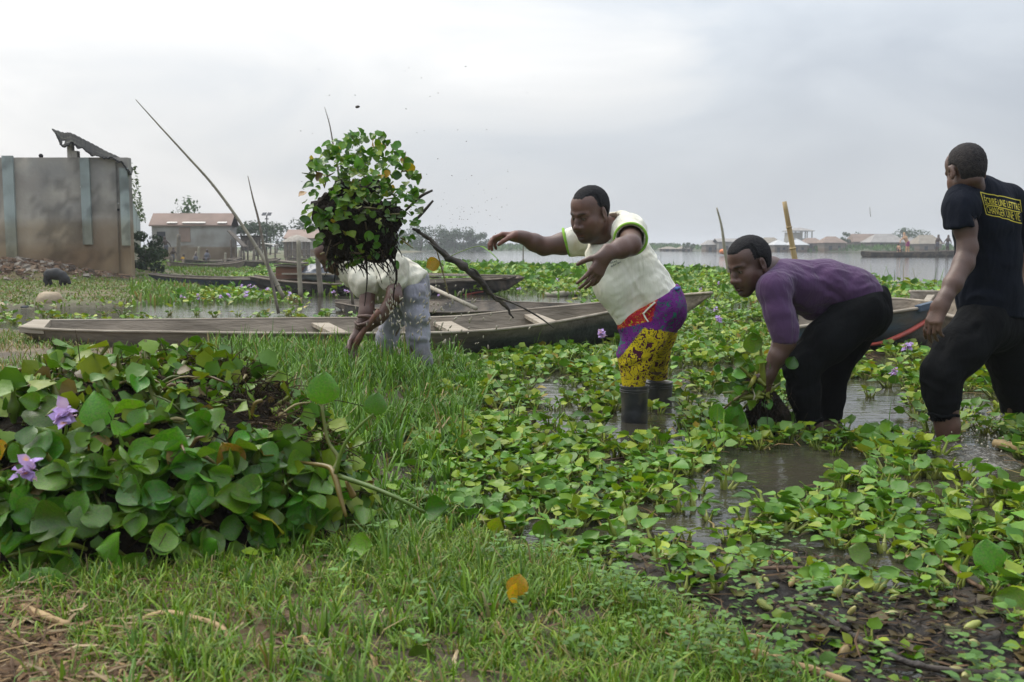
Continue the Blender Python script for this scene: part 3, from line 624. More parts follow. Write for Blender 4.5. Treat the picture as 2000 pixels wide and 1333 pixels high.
# bush by the wall corner, vines on the side wall top
tree('bush', pt(282, 25.5), 1.05, .95, 'dense dark bush against the end of the roofless building', 1300, .12, 10, tint=(.7, .8, .6), low=-.1, cat='bush', trunk=.03)
tree('bush', pt(300, 27.5), .75, .8, 'lower leafy bush beside the dark bush at the wall end', 600, .1, 8, tint=(.9, 1, .6), low=-.1, cat='bush', trunk=.03)
VV = []; CC = []
for i in range(500):
    t_ = rnd.uniform(.02, 1); q = A0+(B0-A0)*t_; zt = np.interp(t_, [0, .04, .1, .3, .6, 1], [ztop-.1, ztop-.25, ztop-.35, ztop-.6, ztop-.75, ztop-.8]); c = np.array((q[0]+rnd.uniform(-.05, .25), q[1], zt+rnd.gauss(.0, .09))); a = np.array([rnd.gauss(0, 1) for _ in range(3)]); a /= np.linalg.norm(a); b_ = np.cross(a, (rnd.random(), rnd.random(), .3)); s_ = rnd.uniform(.06, .14)
    VV += [c-a*s_*.5, c+b_*s_*.3, c+a*s_*.5, c-b_*s_*.3]; f = rnd.uniform(.7, 1.5); CC += [(f*1.5, f*1.3, f)]*4
tag(mk('wall_creeper', VV, np.arange(len(VV)).reshape(-1, 4), M_leaf_far, None, True, np.array(CC)), 'thin creeper growing along the broken top of the side wall', 'creeper')
# reeds on the far bank
def far_grass(name, n, pick, smin, smax, tint):
    q = pick(n); s_ = RG.uniform(smin, smax, n)[:, None]; a = RG.uniform(0, 6.28, n); d = np.stack((np.cos(a), np.sin(a), 0*a), 1)
    top_ = q+np.stack((RG.normal(0, .25, n), RG.normal(0, .25, n), np.ones(n)), 1)*s_; VV = np.stack((q-d*s_*.35, q+d*s_*.35, top_+d*s_*.12, top_-d*s_*.12), 1).reshape(-1, 3)
    CC = np.repeat(np.array(tint)*RG.uniform(.7, 1.3, n)[:, None], 4, 0); mk(name, VV, np.arange(len(VV)).reshape(-1, 4), M_leaf_far, None, True, CC, 'stuff')
def pkf(n):
    x = RG.uniform(-40, 95, n); y = far_shore(x)+np.abs(RG.normal(0, 7, n))-.6; return np.stack((x, y, ground_z(x, y)-.05), 1)
far_grass('far_bank_reeds', 5000, pkf, .3, .8, (1.9, 2.2, 1.3))
def pkh(n):
    x = RG.uniform(-20, 40, n); y = 225+RG.uniform(2, 30, n); return np.stack((x, y, ground_z(x, y)), 1)
far_grass('far_scrub', 2000, pkh, .4, 1.1, (1.2, 1.4, 1.0))
# ---- village on the far shore
M_rf = [mat('far_roof_grey', (.30, .275, .25), (.22, .2, .18), scale=1.5, rough=.8), mat('far_roof_brown', (.24, .165, .125), (.17, .12, .09), scale=1.5, rough=.85), mat('far_roof_pale', (.46, .46, .45), rough=.6), mat('far_roof_thatch', (.27, .23, .175), (.2, .17, .13), scale=2, rough=.95)]
M_rw = [mat('far_wall_bamboo', (.22, .18, .135), (.13, .11, .085), scale=3, stretch=(4, 4, .4), rough=.95, attr=True), mat('far_wall_grey', (.36, .335, .3), (.26, .24, .21), scale=1, rough=.95, attr=True)]
vil = [ # px0, px1, eave, ridge, Y, roof, wall, hip, label
 (1300, 1332, 486, 482, 182, 3, 0, .6, 'tiny low hut at the left end of the far village'),
 (1334, 1362, 486, 480, 180, 3, 0, .6, 'low brown hut beside the lone far tree'),
 (1386, 1418, 478, 469, 172, 0, 0, .5, 'grey roofed hut just left of the leaning thin pole'),
 (1410, 1472, 472, 466, 170, 0, 1, .0, 'long pale flat roofed house behind the man in purple'),
 (1470, 1490, 472, 464, 176, 0, 1, .0, 'narrow grey gabled house above the head of the man in purple'),
 (1502, 1538, 475, 464, 166, 3, 0, .4, 'thatched brown house left of the bamboo pole'),
 (1524, 1552, 478, 467, 162, 2, 0, .7, 'pale tin roofed hut touching the bamboo pole'),
 (1556, 1592, 478, 466, 160, 2, 0, .9, 'bright white roofed hut right of the bamboo pole'),
 (1585, 1624, 475, 465, 163, 1, 0, .5, 'brown roofed hut between the white roof and the rust roof'),
 (1622, 1668, 474, 462, 158, 1, 0, .6, 'rust brown roofed house in the middle of the far village'),
 (1664, 1690, 478, 470, 166, 3, 0, .5, 'small thatched hut under the low bushy tree'),
 (1682, 1742, 472, 457, 162, 1, 0, .15, 'large dark brown barn like house in the far village'),
 (1714, 1790, 473, 457, 156, 0, 0, .8, 'widest grey roofed house of the far village'),
 (1786, 1822, 476, 464, 166, 0, 0, .6, 'grey hut behind the far canoe party'),
 (1812, 1862, 476, 459, 152, 3, 0, .5, 'brown house partly hidden by the man in the printed shirt')]
for a, bb, ev, ri, Y_, rf, wl, hp, lb in vil:
    xa, xb = P(a, 0, Y_)[0], P(bb, 0, Y_)[0]; zb = float(ground_z(np.array([(xa+xb)/2]), np.array([Y_]))[0])-.1; ze = P(0, ev, Y_)[2]; zr = P(0, ri, Y_)[2]
    house('far_house', (xa+xb)/2, Y_, (xb-xa)*.9, 4.0, max(.5, ze-zb), max(.25, zr-ze), lb, M_rf[rf], M_rw[wl], [(-.2, .45, .5, .7, 'door'), (.22, .55, .4, .4, 'window')], .3, hp, base=zb)
# the two storey unfinished house
Y_ = 170; c_ = P(1578, 482, Y_); zt = P(0, 452, Y_)[2]; zf = P(0, 466, Y_)[2]; th_ = thing('two_storey_house', pt(1578, Y_), 'two storey house with open pillared top floor in the far village', 'house')
xa, xb = P(1556, 0, Y_)[0], P(1600, 0, Y_)[0]; z0 = th_.location[2]
mb = MB(); mb.box(((xa+xb)/2, Y_+2, (z0+zf)/2), (xb-xa, 4, zf-z0)); mb.build('wall', M_rw[1], th_, False)
mb = MB(); mb.box((xa+1, Y_+2, (zt+zf)/2-.1), (1.9, 3.8, zt-zf-.2)); mb.build('upper_room', M_rw[1], th_, False)
for f in (.55, .78, 1):
    for d_ in (0, 4): mb = MB(); mb.box((xa+(xb-xa)*f-.08, Y_+d_*.98+.05, (zt+zf)/2), (.16, .16, zt-zf)); mb.build('pillar', M_rw[1], th_, False)
mb = MB(); mb.box(((xa+xb)/2, Y_+2, zt+.05), (xb-xa+.6, 4.6, .1)); q = (xa+xb)/2
mb.add(np.array([(xa-.3, Y_-.3, zt+.1), (xb+.3, Y_-.3, zt+.1), (xb+.3, Y_+4.3, zt+.1), (xa-.3, Y_+4.3, zt+.1), (q-.5, Y_+2, zt+.62), (q+.5, Y_+2, zt+.62)]), [np.array([(0, 1, 5, 4), (2, 3, 4, 5)]), np.array([(1, 2, 5), (3, 0, 4)])]); mb.build('roof', M_rf[0], th_, False)
# ============================================================ canoes and poles
def hull_mat(name, c1, c2, low=None, **k):
    return mat(name, c1, c2, scale=4, detail=8, lo=.32, hi=.66, rough=.8, spec=.25, bump=.55, stretch=(.6, 3, 3), bscale=14, attr=True, **k)
M_canoe = hull_mat('grey_canoe_wood', (.31, .255, .195), (.165, .135, .10))
M_canoe_b = hull_mat('blue_canoe_paint', (.052, .075, .125), (.035, .045, .065), c3=(.12, .10, .08), s3=3)
M_canoe_d = hull_mat('dark_tarred_wood', (.075, .068, .06), (.04, .037, .034), c3=(.16, .13, .1), s3=2.5)
M_canoe_t = hull_mat('worn_teal_paint', (.055, .095, .12), (.085, .08, .06), c3=(.13, .11, .075), s3=2.2)
M_rail = mat('bare_gunwale_wood', (.40, .345, .27), (.26, .215, .165), scale=5, detail=7, rough=.85, spec=.2, bump=.4, stretch=(.5, 3, 3))
M_red = mat('red_boat_paint', (.42, .055, .03), (.25, .05, .035), scale=7, rough=.6, bump=.2)
M_blue = mat('blue_board_paint', (.04, .075, .13), (.06, .07, .08), scale=7, rough=.7)
def canoe(name, near, far, bot, label, hm, rail_m, group=None, inner_m=None, n=44, th=.03, col=None, rail=.022, ends=(False, False), bw=.72, incol=None):
    """near/far: gunwale polylines (world); bot: list of (t, z) keel heights. returns the thing plus point function"""
    A = spline(near, n); B = spline(far, n); t = np.linspace(0, 1, n); zb = np.interp(t, [q[0] for q in bot], [q[1] for q in bot])
    c = (A+B)/2; loc = np.array((c[:, 0].mean(), c[:, 1].mean(), zb.min())); th_ = thing(name, loc, label, 'canoe', group)
    prof = [(0, 1.0), (.03, .66), (.08, .33), (.17, .06), (.32, 0), (.5, -.02), (.68, 0), (.83, .06), (.92, .33), (.97, .66), (1, 1)]
    def shell(inset, up):
        VV = []
        for i in range(n):
            a, b = A[i], B[i]; w = np.linalg.norm((b-a)[:2])+1e-6; e = min(inset/w, .45)
            for f, h in prof:
                f2 = .5+(f-.5)*(1-2*e)
                q = a+(b-a)*f2; ztop = q[2]; q = q.copy(); q[2] = (zb[i]+up)+(ztop-zb[i]-up)*max(h, 0) if h > 0 else zb[i]+up+h*.2; VV.append(q)
        return np.array(VV)
    k = len(prof); O = shell(0, 0); I = shell(th, th); F = grid_faces(n, k); m = len(O); r = np.arange(n)*k
    sd = lambda a, b: np.stack((a[:-1], a[1:], b[1:], b[:-1]), 1); q = np.arange(k); e_ = (n-1)*k+q
    C = col(O) if col is not None else np.ones((m, 3))
    mk('hull', O, [F, sd(q, q+0)[:, :]*0] if False else F, hm, th_, True, C)
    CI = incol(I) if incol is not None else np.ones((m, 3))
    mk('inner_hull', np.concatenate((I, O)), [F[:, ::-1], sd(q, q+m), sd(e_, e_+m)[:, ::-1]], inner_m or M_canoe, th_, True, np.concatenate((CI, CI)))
    for X in (A, B):
        mb = MB(); mb.tube(X+np.array((0, 0, .004)), rail, 6, n, flat=.7); mb.build('gunwale', rail_m, th_)
    def at(tq, f, up=0.0):
        i = tq*(n-1); a = np.array([np.interp(i, np.arange(n), A[:, j]) for j in range(3)]); b = np.array([np.interp(i, np.arange(n), B[:, j]) for j in range(3)]); q = a+(b-a)*f; return q+np.array((0, 0, up))
    return th_, at
def thwart(th_, at, t0, t1, up=-.03, m=None, nm='seat'):
    a, b, c, d = at(t0, .02, up), at(t1, .02, up), at(t1, .98, up), at(t0, .98, up); V = np.array((a, b, c, d)); W_ = V-np.array((0, 0, .025)); F = np.array([(0, 1, 2, 3), (7, 6, 5, 4), (0, 4, 5, 1), (1, 5, 6, 2), (2, 6, 7, 3), (3, 7, 4, 0)])
    return mk(nm, np.concatenate((V, W_)), F, m or M_rail, th_, False)
def wet(z0, z1, dark=(.32, .33, .33)):
    def f(V):
        w = sst(z1, z0, V[:, 2]+.05*(fbm(V*3, 41)-.5)); c = np.ones((len(V), 3)); return c*(1-w[:, None])+np.array(dark)*w[:, None]
    return f
near = [G(38, 641, .215), G(150, 647, .2), G(300, 649.5, .2), G(620, 653, .2), G(890, 650, .2), G(1050, 636, .23), G(1215, 606, .31), G(1330, 583, .42), G(1388, 573.5, .475)]
far = [G(66, 627.5, .225), G(150, 627, .22), G(300, 626, .22), G(620, 623, .225), G(860, 621, .23), G(1000, 609, .28), G(1200, 590, .36), G(1330, 577.5, .445), G(1390, 573, .48)]
def c1col(V):
    px, py = project(V); w = sst(.10, .02, V[:, 2]+.06*(fbm(V*4, 8)-.5))*sst(60, 200, px); g = sst(820, 960, px)*sst(.2, .13, V[:, 2]+.05*(fbm(V*4, 9)-.5)-.09*sst(1000, 1250, px))
    c = np.ones((len(V), 3)); c = c*(1-w[:, None])+np.array((.4, .46, .44))*w[:, None]; c = c*(1-g[:, None])+np.array((.16, .23, .22))*g[:, None]; return c*.92
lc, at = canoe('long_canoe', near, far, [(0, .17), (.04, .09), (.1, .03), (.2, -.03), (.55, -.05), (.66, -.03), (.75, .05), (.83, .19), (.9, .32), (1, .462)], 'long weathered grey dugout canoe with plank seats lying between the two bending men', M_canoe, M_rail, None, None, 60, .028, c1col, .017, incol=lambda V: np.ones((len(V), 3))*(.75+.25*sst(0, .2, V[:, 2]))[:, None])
a_, b_ = at(0, 0), at(0, 1); mb = MB(); mb.add(np.array([at(-.0, -.03, .012), at(.055, -.0, .012), at(.055, 1.0, .012), at(0, 1.03, .012), at(0, -.03, -.035), at(.055, 0, -.035), at(.055, 1, -.035), at(0, 1.03, -.035)]), np.array([(0, 1, 2, 3), (7, 6, 5, 4), (0, 4, 5, 1), (1, 5, 6, 2), (2, 6, 7, 3), (3, 7, 4, 0)])); mb.build('stern_block', M_rail, lc, False)
def t_of(px, f=.5):
    b = 0; e = 1e9
    for k in range(201):
        x, y = project(at(k/200, f)); 
        if abs(x-px) < e: e = abs(x-px); b = k/200
    return b
for (p0, p1) in ((612, 655), (846, 892), (1022, 1058)):
    # a slanted board: near end further right than the far end
    f0, f1 = t_of(p0+50, .02), t_of(p1+45, .02); g0, g1 = t_of(p0, .98), t_of(p1-12, .98); u = -.03
    V = np.array((at(f0, .02, u), at(f1, .02, u), at(g1, .97, u), at(g0, .97, u))); W_ = V-np.array((0, 0, .03)); mk('seat', np.concatenate((V, W_)), np.array([(0, 1, 2, 3), (7, 6, 5, 4), (0, 4, 5, 1), (1, 5, 6, 2), (2, 6, 7, 3), (3, 7, 4, 0)]), M_rail, lc, False)
# second canoe, low behind the long one
near = [G(655, 592, .1), G(720, 602, .12), G(850, 611, .14), G(980, 608, .15), G(1100, 601, .16), G(1165, 597, .17)]
far = [G(655, 587, .12), G(720, 588, .13), G(850, 588, .14), G(980, 590, .16), G(1100, 594, .17), G(1165, 596, .18)]
c2_, at2 = canoe('dark_canoe', near, far, [(0, .05), (.1, -.05), (.9, -.05), (1, .08)], 'low dark waterlogged canoe right behind the long grey canoe', M_canoe_d, M_oldwood, None, M_canoe_d, 36, .025, None, .013)
# third canoe: planks on top, bow to the right
near = [G(488, 541, .27), G(560, 551, .21), G(700, 557, .19), G(860, 553, .21), G(960, 547, .26), G(1022, 543.5, .33)]
far = [G(498, 539, .28), G(560, 546, .22), G(700, 550, .21), G(860, 547, .23), G(960, 542.5, .28), G(1018, 542, .34)]
c3_, at3 = canoe('plank_canoe', near, far, [(0, .2), (.1, .06), (.2, -.05), (.75, -.05), (.9, .1), (1, .3)], 'black hulled canoe with loose planks along its gunwales pointing right', M_canoe_d, M_oldwood, None, M_canoe, 40, .03, None, .03)
for (t0, t1, f, up) in ((.12, .9, .25, .07), (.2, .6, .7, .06), (.55, .97, .8, .07)):
    mb = MB(); a, b = at3(t0, f, up), at3(t1, f*.8, up+.02); mb.box((a+b)/2, (np.linalg.norm(b-a), .16, .03), rot_between(np.cross(b-a, (0, 0, 1)), (0, 0, 1))[:, [1, 0, 2]] if False else np.array(Matrix.Rotation(math.atan2((b-a)[1], (b-a)[0]), 3, 'Z'))); mb.build('loose_plank', M_rail if f < .5 else M_oldwood, c3_, False)
mb = MB(); mb.tube([at3(.42, -.01, -.22), at3(.6, -.015, -.26), at3(.76, -.02, -.2)], .03, 6, 12, flat=.5); mb.build('red_strake', M_red, c3_)
# blue canoe
near = [G(290, 536, .24), G(335, 542, .18), G(420, 546, .16), G(500, 547, .16), G(585, 545, .18), G(640, 540, .22)]
far = [G(294, 534.5, .25), G(335, 538, .2), G(420, 541.5, .18), G(500, 542, .18), G(585, 541, .2), G(640, 537, .24)]
c4_, at4 = canoe('blue_canoe', near, far, [(0, .2), (.12, .05), (.25, -.06), (.85, -.06), (1, .16)], 'dark blue canoe with its bow towards the bush at the wall end', M_canoe_b, M_oldwood, None, M_canoe, 36, .03, None, .028)
# canoes moored by the houses
def small(nm, p0, p1, wid, hgt, label, hm, sag=.06, zb=-.05, group=None):
    p0, p1 = np.array(p0), np.array(p1); d = p1-p0; L_ = np.linalg.norm(d); nrm = np.array((-d[1], d[0], 0))/L_*(1 if d[0] > 0 else -1); tt_ = np.linspace(0, 1, 7)
    nr = [p0+d*t_-nrm*wid*.5*math.sin(math.pi*min(max(t_, .02), .98))**.6+np.array((0, 0, hgt+sag*abs(2*t_-1)**2*2)) for t_ in tt_]; fr = [p0+d*t_+nrm*wid*.5*math.sin(math.pi*min(max(t_, .02), .98))**.6+np.array((0, 0, hgt+sag*abs(2*t_-1)**2*2)) for t_ in tt_]
    return canoe(nm, nr, fr, [(0, hgt*.8), (.12, .02), (.3, zb), (.7, zb), (.88, .02), (1, hgt*.8)], label, hm, M_oldwood, group, M_canoe, 24, .03, None, .03)
small('canoe', G(330, 533), G(475, 527), .8, .22, 'grey canoe lying in the grass behind the blue canoe', M_canoe)
small('canoe', G(358, 524), G(468, 518), .8, .22, 'brown canoe moored below the long house wall', M_canoe_d)
small('canoe', G(440, 527), G(545, 521), .8, .24, 'dark canoe pointing at the leaning bamboo pole', M_canoe_d)
small('canoe', G(560, 517), G(640, 512), .8, .2, 'thin grey canoe near the thatched shelter', M_canoe)
# cargo: crate with lid, tarpaulin heap
cr = thing('wooden_bin', G(562, 541, .2), 'orange brown wooden bin with a flat lid standing in the canoe by the stick', 'bin'); Yc = G(562, 552, .2)[1]+.4
q0, q1 = P(537, 522, Yc), P(586, 545, Yc); mb = MB(); mb.box((q0+q1)/2+np.array((0, .35, 0)), (abs(q1[0]-q0[0]), .6, abs(q0[2]-q1[2])), None, (1, 1, 1)); M_bin = mat('rust_orange_wood', (.24, .105, .055), (.14, .07, .045), scale=4, rough=.8, stretch=(.5, 3, 3)); mb.build('box', M_bin, cr, False)
for i, dz in enumerate((.02, .08)):
    mb = MB(); mb.box((q0+q1)/2+np.array((.02*i, .33, abs(q0[2]-q1[2])/2+dz)), (abs(q1[0]-q0[0])*1.06, .68, .035), np.array(Matrix.Rotation(.05+.03*i, 3, 'Y'))); mb.build('lid_board', M_oldwood, cr, False)
Yt = G(620, 552, .2)[1]+.7; tv = Vol(P(592, 548, Yt)+np.array((0, -.5, 0)), P(664, 515, Yt)+np.array((0, .6, 0)), .028)
for (px_, py_, r_) in ((605, 542, .17), (622, 536, .2), (640, 530, .21), (650, 540, .2), (612, 538, .12), (632, 543, .25)): tv.ell(P(px_, py_, Yt), (r_*1.1, .34, r_*.85), None, .12)
Vq, Qq = tv.mesh(); nn_ = vnormals(Vq, Qq); Vq = Vq+nn_*((fbm(Vq*np.array((5, 5, 9)), 3)-.5)*.16)[:, None]
M_tarp = mat('grey_plastic_tarp', (.13, .14, .155), (.09, .095, .11), scale=4, rough=.35, spec=.5, bump=.5, bscale=9)
lone('tarpaulin_heap', Vq, Qq, M_tarp, 'crumpled dark grey plastic tarpaulin heaped on the canoe beside the post', 'tarpaulin')
# the boat with the red stripe at the right
near = [P(1560, 640, 7.9), P(1640, 627, 8.0), P(1730, 613, 8.1), P(1790, 604, 8.2), P(1835, 597, 8.45)]
far = [P(1560, 597, 9.0), P(1640, 592, 9.1), P(1730, 585, 9.1), P(1790, 588, 8.95), P(1838, 594, 8.5)]
def c5col(V):
    c = np.ones((len(V), 3)); w = sst(.12, .05, V[:, 2]); return c*(1-w[:, None])+np.array((.22, .2, .2))*w[:, None]
c5_, at5 = canoe('painted_canoe', near, far, [(0, -.05), (.6, -.05), (.85, .0), (1, .26)], 'worn teal canoe with a red stripe between the two men on the right', M_canoe_t, M_rail, None, M_canoe, 40, .035, c5col, .02)
mb = MB(); mb.tube([P(1690, 674, 8.1), P(1718, 671, 8.08), P(1742, 663, 8.08), P(1775, 648, 8.13), P(1808, 628, 8.24), P(1832, 612, 8.4)], [.022, .028, .034, .036, .032, .024], 6, 20, flat=.55); mb.build('red_strake', M_red, c5_)
a, b = at5(.76, -.02, .012), at5(.93, -.02, .012); mb = MB(); mb.box((a+b)/2, (np.linalg.norm(b-a), .05, .05), np.array(Matrix.Rotation(math.atan2((b-a)[1], (b-a)[0]), 3, 'Z') @ Matrix.Rotation(-.1, 3, 'Y'))); mb.build('blue_board', M_blue, c5_, False)
thwart(c5_, at5, .28, .36, -.05)
for f in (.45,):
    mb = MB(); mb.box(at5(f, .93, -.1), (.035, .04, .2)); mb.build('rib', M_oldwood, c5_, False)
c6_, at6 = canoe('grey_canoe', [P(1775, 592, 9.6), P(1810, 606, 9.4), P(1870, 622, 9.1), P(1980, 640, 8.7)], [P(1778, 571, 10.6), P(1840, 572, 10.8), P(1900, 580, 10.4), P(2010, 592, 9.9)], [(0, .3), (.2, .0), (1, -.05)], 'pale wooden canoe end behind the wading man in the printed shirt', M_canoe, M_rail, None, None, 30, .04, None, .03)
thwart(c6_, at6, .18, .26, -.02)
# far canoe with people aboard
near = [P(1681, 491.5, 80), P(1700, 493, 80), P(1745, 493.5, 80), P(1800, 492.5, 80), P(1850, 491, 80), P(1900, 490, 80)]
for q in near: pass
far = [P(1683, 490.8, 80.6), P(1700, 491.3, 81.2), P(1745, 491.6, 81.3), P(1800, 490.6, 81.3), P(1850, 489.4, 81.2), P(1900, 488, 80.8)]
c7_, at7 = canoe('cargo_canoe', near, far, [(0, .15), (.05, -.05), (1, -.05)], 'broad old canoe carrying people far out on the lake', M_canoe_d, M_oldwood, None, M_canoe, 30, .04, lambda V: np.where((V[:, :1] < P(1697, 0, 80)[0]), np.array((3.2, 2.6, 1.7)), np.array((1.2, 1.15, 1.0))), .04)
# ---- poles and sticks in the water
M_bamboo = mat('dry_bamboo', (.46, .33, .15), (.33, .22, .10), scale=6, rough=.55, bump=.2, stretch=(2, 2, .3))
M_paleb = mat('pale_bamboo', (.34, .30, .215), (.235, .205, .15), scale=5, rough=.65, bump=.2)
M_stick = mat('grey_stick', (.24, .2, .15), (.14, .115, .09), scale=6, rough=.85, bump=.4)
def pole(name, pts, r, label, m, cat='pole', knots=0, group=None, k=7):
    r = [q*.68 for q in r] if name in ('bamboo_pole', 'forked_stick', 'thin_stick') else r; mb = MB(); q = spline(pts, max(12, knots*3+2)); rr = np.interp(np.linspace(0, 1, len(q)), np.linspace(0, 1, len(r)), r); mb.tube(q, rr, k)
    for i in range(knots):
        f = (i+.7)/(knots+.4); c = q[int(f*(len(q)-1))]; d = q[min(len(q)-1, int(f*(len(q)-1))+1)]-c; d = d/np.linalg.norm(d); rk = np.interp(f, np.linspace(0, 1, len(r)), r); mb.tube([c-d*rk*.4, c, c+d*rk*.4], [rk*1.05, rk*1.35, rk*1.05], k)
    V, F, C = mb.geo(); return lone(name, V, F, m, label, cat, group)
Yp = 12.8
pole('bamboo_pole', [P(553, 580, Yp), P(520, 515, Yp), P(470, 436, Yp), P(416, 362, Yp-.1), P(365, 305, Yp-.3), P(310, 245, Yp-.5), P(265, 195, Yp-.7)], [.04, .037, .03, .025, .02, .014, .007], 'longest pole, thin bamboo leaning steeply to the upper left', M_paleb, knots=11)
pole('forked_stick', [P(544, 613, 12), P(533, 560, 12), P(517, 490, 12), P(505, 430, 12), P(494, 388, 12), P(484, 344, 12)], [.03, .027, .026, .021, .015, .007], 'upright crooked stick crossing the leaning bamboo pole', M_stick)
pole('thin_stick', [P(690, 600, 13), P(672, 460, 13), P(660, 330, 13), P(652, 290, 13), P(644, 245, 13), P(634, 210, 13)], [.03, .025, .02, .016, .011, .005], 'thin knotty stick rising out behind the flying weeds', M_stick, knots=6)
pole('mooring_post', [P(587, 580, 17.2), P(584, 520, 17.2), P(583, 470, 17.2)], [.042, .04, .036], 'pale mooring post standing in front of the wooden bin', M_paleb)
pole('mooring_post', [P(627, 580, 17.2), P(622, 525, 17.2), P(618, 480, 17.2)], [.05, .046, .04], 'grey post in front of the tarpaulin, left of the bent man', M_stick)
pole('bamboo_post', [P(1572, 612, 9.6), P(1555, 520, 9.6), P(1545, 465, 9.6), P(1532, 394, 9.6)], [.03, .028, .026, .022], 'thick yellow bamboo post behind the back of the man in purple', M_bamboo, knots=4)
pole('thin_pole', [P(1426, 540, 24), P(1416, 490, 24), P(1410, 445, 24), P(1400, 406, 24)], [.05, .04, .03, .02], 'thin crooked pole just left of the head of the man in purple', M_paleb)
pole('marker_stick', [P(1021, 530, 30), P(1023, 455, 30)], [.02, .016], 'thin dark stick upright in the lake under the outstretched hand', M_stick)
pole('dark_post', [P(348, 528, 45), P(349, 458, 45)], [.1, .08], 'dark square post between the boys and the long house', M_stick, 'post')
pole('fork_post', [P(337, 536, 40), P(334, 500, 40)], [.09, .07], 'short dark post under the two boys', M_stick, 'post')
for i, (a, yb, b, yt, Y_, lb) in enumerate(((386, 525, 388, 482, 48, 'thin pale stake in front of the middle of the long house'), (372, 523, 384, 492, 47, 'leaning dark stake beside the seated child'), (466, 519, 468, 488, 50, 'pale stake left of the plank hut'), (494, 520, 496, 488, 50, 'pale stake under the plank hut'), (439, 516, 440, 494, 50, 'short stake at the right end of the long house'))):
    pole('stake', [P(a, yb, Y_), P(b, yt, Y_)], [.07, .05], lb, M_paleb if i % 2 == 0 else M_stick, 'stake')
mb = MB(); mb.tube([G(838, 576, .1)+np.array((0, -1.6, .25)), G(930, 603, .14)], [.03, .025], 6); mb.lone('canoe_pole', M_paleb, 'bare pole lying across the dark canoe behind the bent man', 'pole')
pole('floating_log', [G(1065, 577, .02), G(1100, 575, .04), G(1130, 573, .04)], [.05, .06, .04], 'dead pale log floating at the mat edge left of the thrower', M_paleb, 'log')
mb = MB(); mb.ell(P(1412, 492, 90), (.35, .3, .25)); mb.lone('float', mat('orange_float', (.7, .2, .05), rough=.5), 'small orange float by the thin crooked pole', 'float')
# ---- small figures far away
def figure(nm, joints, label, skin, cloth, ccol, h, group=None):
    """joints: dict of world points; a coarse continuous body with its clothing as a child"""
    lo = np.min(list(joints.values()), 0)-h*.3; hi = np.max(list(joints.values()), 0)+h*.3; v = Vol(lo, hi, h*.021); j = joints; s = h
    v.ell(j['head'], (.06*s, .065*s, .075*s), None, .02*s); v.cone(j['head'], j['neck'], .035*s, .04*s, .03*s); v.chain([j['neck'], j['chest'], j['hip']], [.055*s, .095*s, .085*s], .05*s)
    for a in 'lr':
        v.chain([j['chest']+np.array((.06*s*(1 if a == 'r' else -1), 0, .06*s)), j['e'+a], j['h'+a]], [.04*s, .03*s, .022*s], .02*s); v.chain([j['hip'], j['k'+a], j['f'+a]], [.065*s, .045*s, .03*s], .03*s)
    V, Q = v.mesh(); loc = np.array((V[:, 0].mean(), V[:, 1].mean(), V[:, 2].min())); t_ = thing(nm, loc, label, 'person', group); mk('body', V, Q, skin, t_)
    if cloth:
        w = Vol(lo, hi, h*.021)
        if 't' in cloth: w.chain([j['neck']*.6+j['chest']*.4, j['chest'], j['hip']], [.07*s, .11*s, .105*s], .05*s)
        if 's' in cloth: w.chain([j['hip'], j['hip']*.4+j['kl']*.6], [.1*s, .07*s], .03*s); w.chain([j['hip'], j['hip']*.4+j['kr']*.6], [.1*s, .07*s], .03*s)
        V, Q = w.mesh(); mk('clothes', V, Q, ccol, t_)
    return t_
def stand(x, y, z, h, lean=0.0, arm=.1, armr=.1, sit=False):
    o = np.array((x, y, z)); q = lambda a, b, c: o+np.array((a, b, c))*h
    if sit: return dict(head=q(lean, 0, .55), neck=q(lean*.8, 0, .45), chest=q(lean*.6, 0, .36), hip=q(0, 0, .1), el=q(-.14+lean, -.05, .26), hl=q(-.12+lean, -.15, .14), er=q(.14+lean, -.05, .26), hr=q(.1+lean, -.15, .12), kl=q(-.1, -.2, .2), fl=q(-.1, -.22, 0), kr=q(.1, -.2, .2), fr=q(.1, -.22, 0))
    return dict(head=q(lean, 0, .92), neck=q(lean*.9, 0, .83), chest=q(lean*.7, 0, .72), hip=q(0, 0, .5), el=q(-.13+lean-arm, 0, .6), hl=q(-.12+lean-arm*2, -.05, .48), er=q(.13+lean+armr, 0, .6), hr=q(.13+lean+armr*1.6, -.05, .47), kl=q(-.05, -.01, .27), fl=q(-.06, 0, 0), kr=q(.05, .01, .27), fr=q(.07, 0, 0))
M_skd = mat('far_skin', (.07, .042, .03), rough=.55); M_cy = mat('yellow_cloth', (.55, .3, .04), rough=.9); M_ct = mat('dull_cloth', (.12, .12, .14), rough=.9); M_cp = mat('magenta_cloth', (.32, .04, .16), rough=.9); M_cpk = mat('pale_orange_cloth', (.6, .35, .2), rough=.9); M_cb = mat('light_blue_cloth', (.25, .4, .45), rough=.9)
def st(px, py, Y): return P(px, py, Y)
q = st(325, 501, 44); figure('person', stand(*q, .88, -.06, .0, .12), 'child standing tall beside the dark post with arm out', M_skd, 's', M_ct, .88)
q = st(338, 516, 43.6); figure('person', stand(*q, .74, .05, .06, .05), 'smaller child bending beside the standing child', M_skd, 's', M_ct, .74)
q = st(356, 518, 45); figure('person', stand(*q, .8, .1, 0, .1, True), 'child in yellow and pale blue crouching by the dark post', M_skd, 'ts', M_cy, .8)
q = st(405, 514, 47); figure('person', stand(*q, 1.05, 0, .02, .02, True), 'person seated low in front of the long house wall', M_skd, 'ts', M_ct, 1.05)
q = st(384, 516, 46.5); figure('person', stand(*q, .8, -.05, 0, 0, True), 'small person in grey crouching next to the leaning stake', M_skd, 'ts', M_ct, .8)
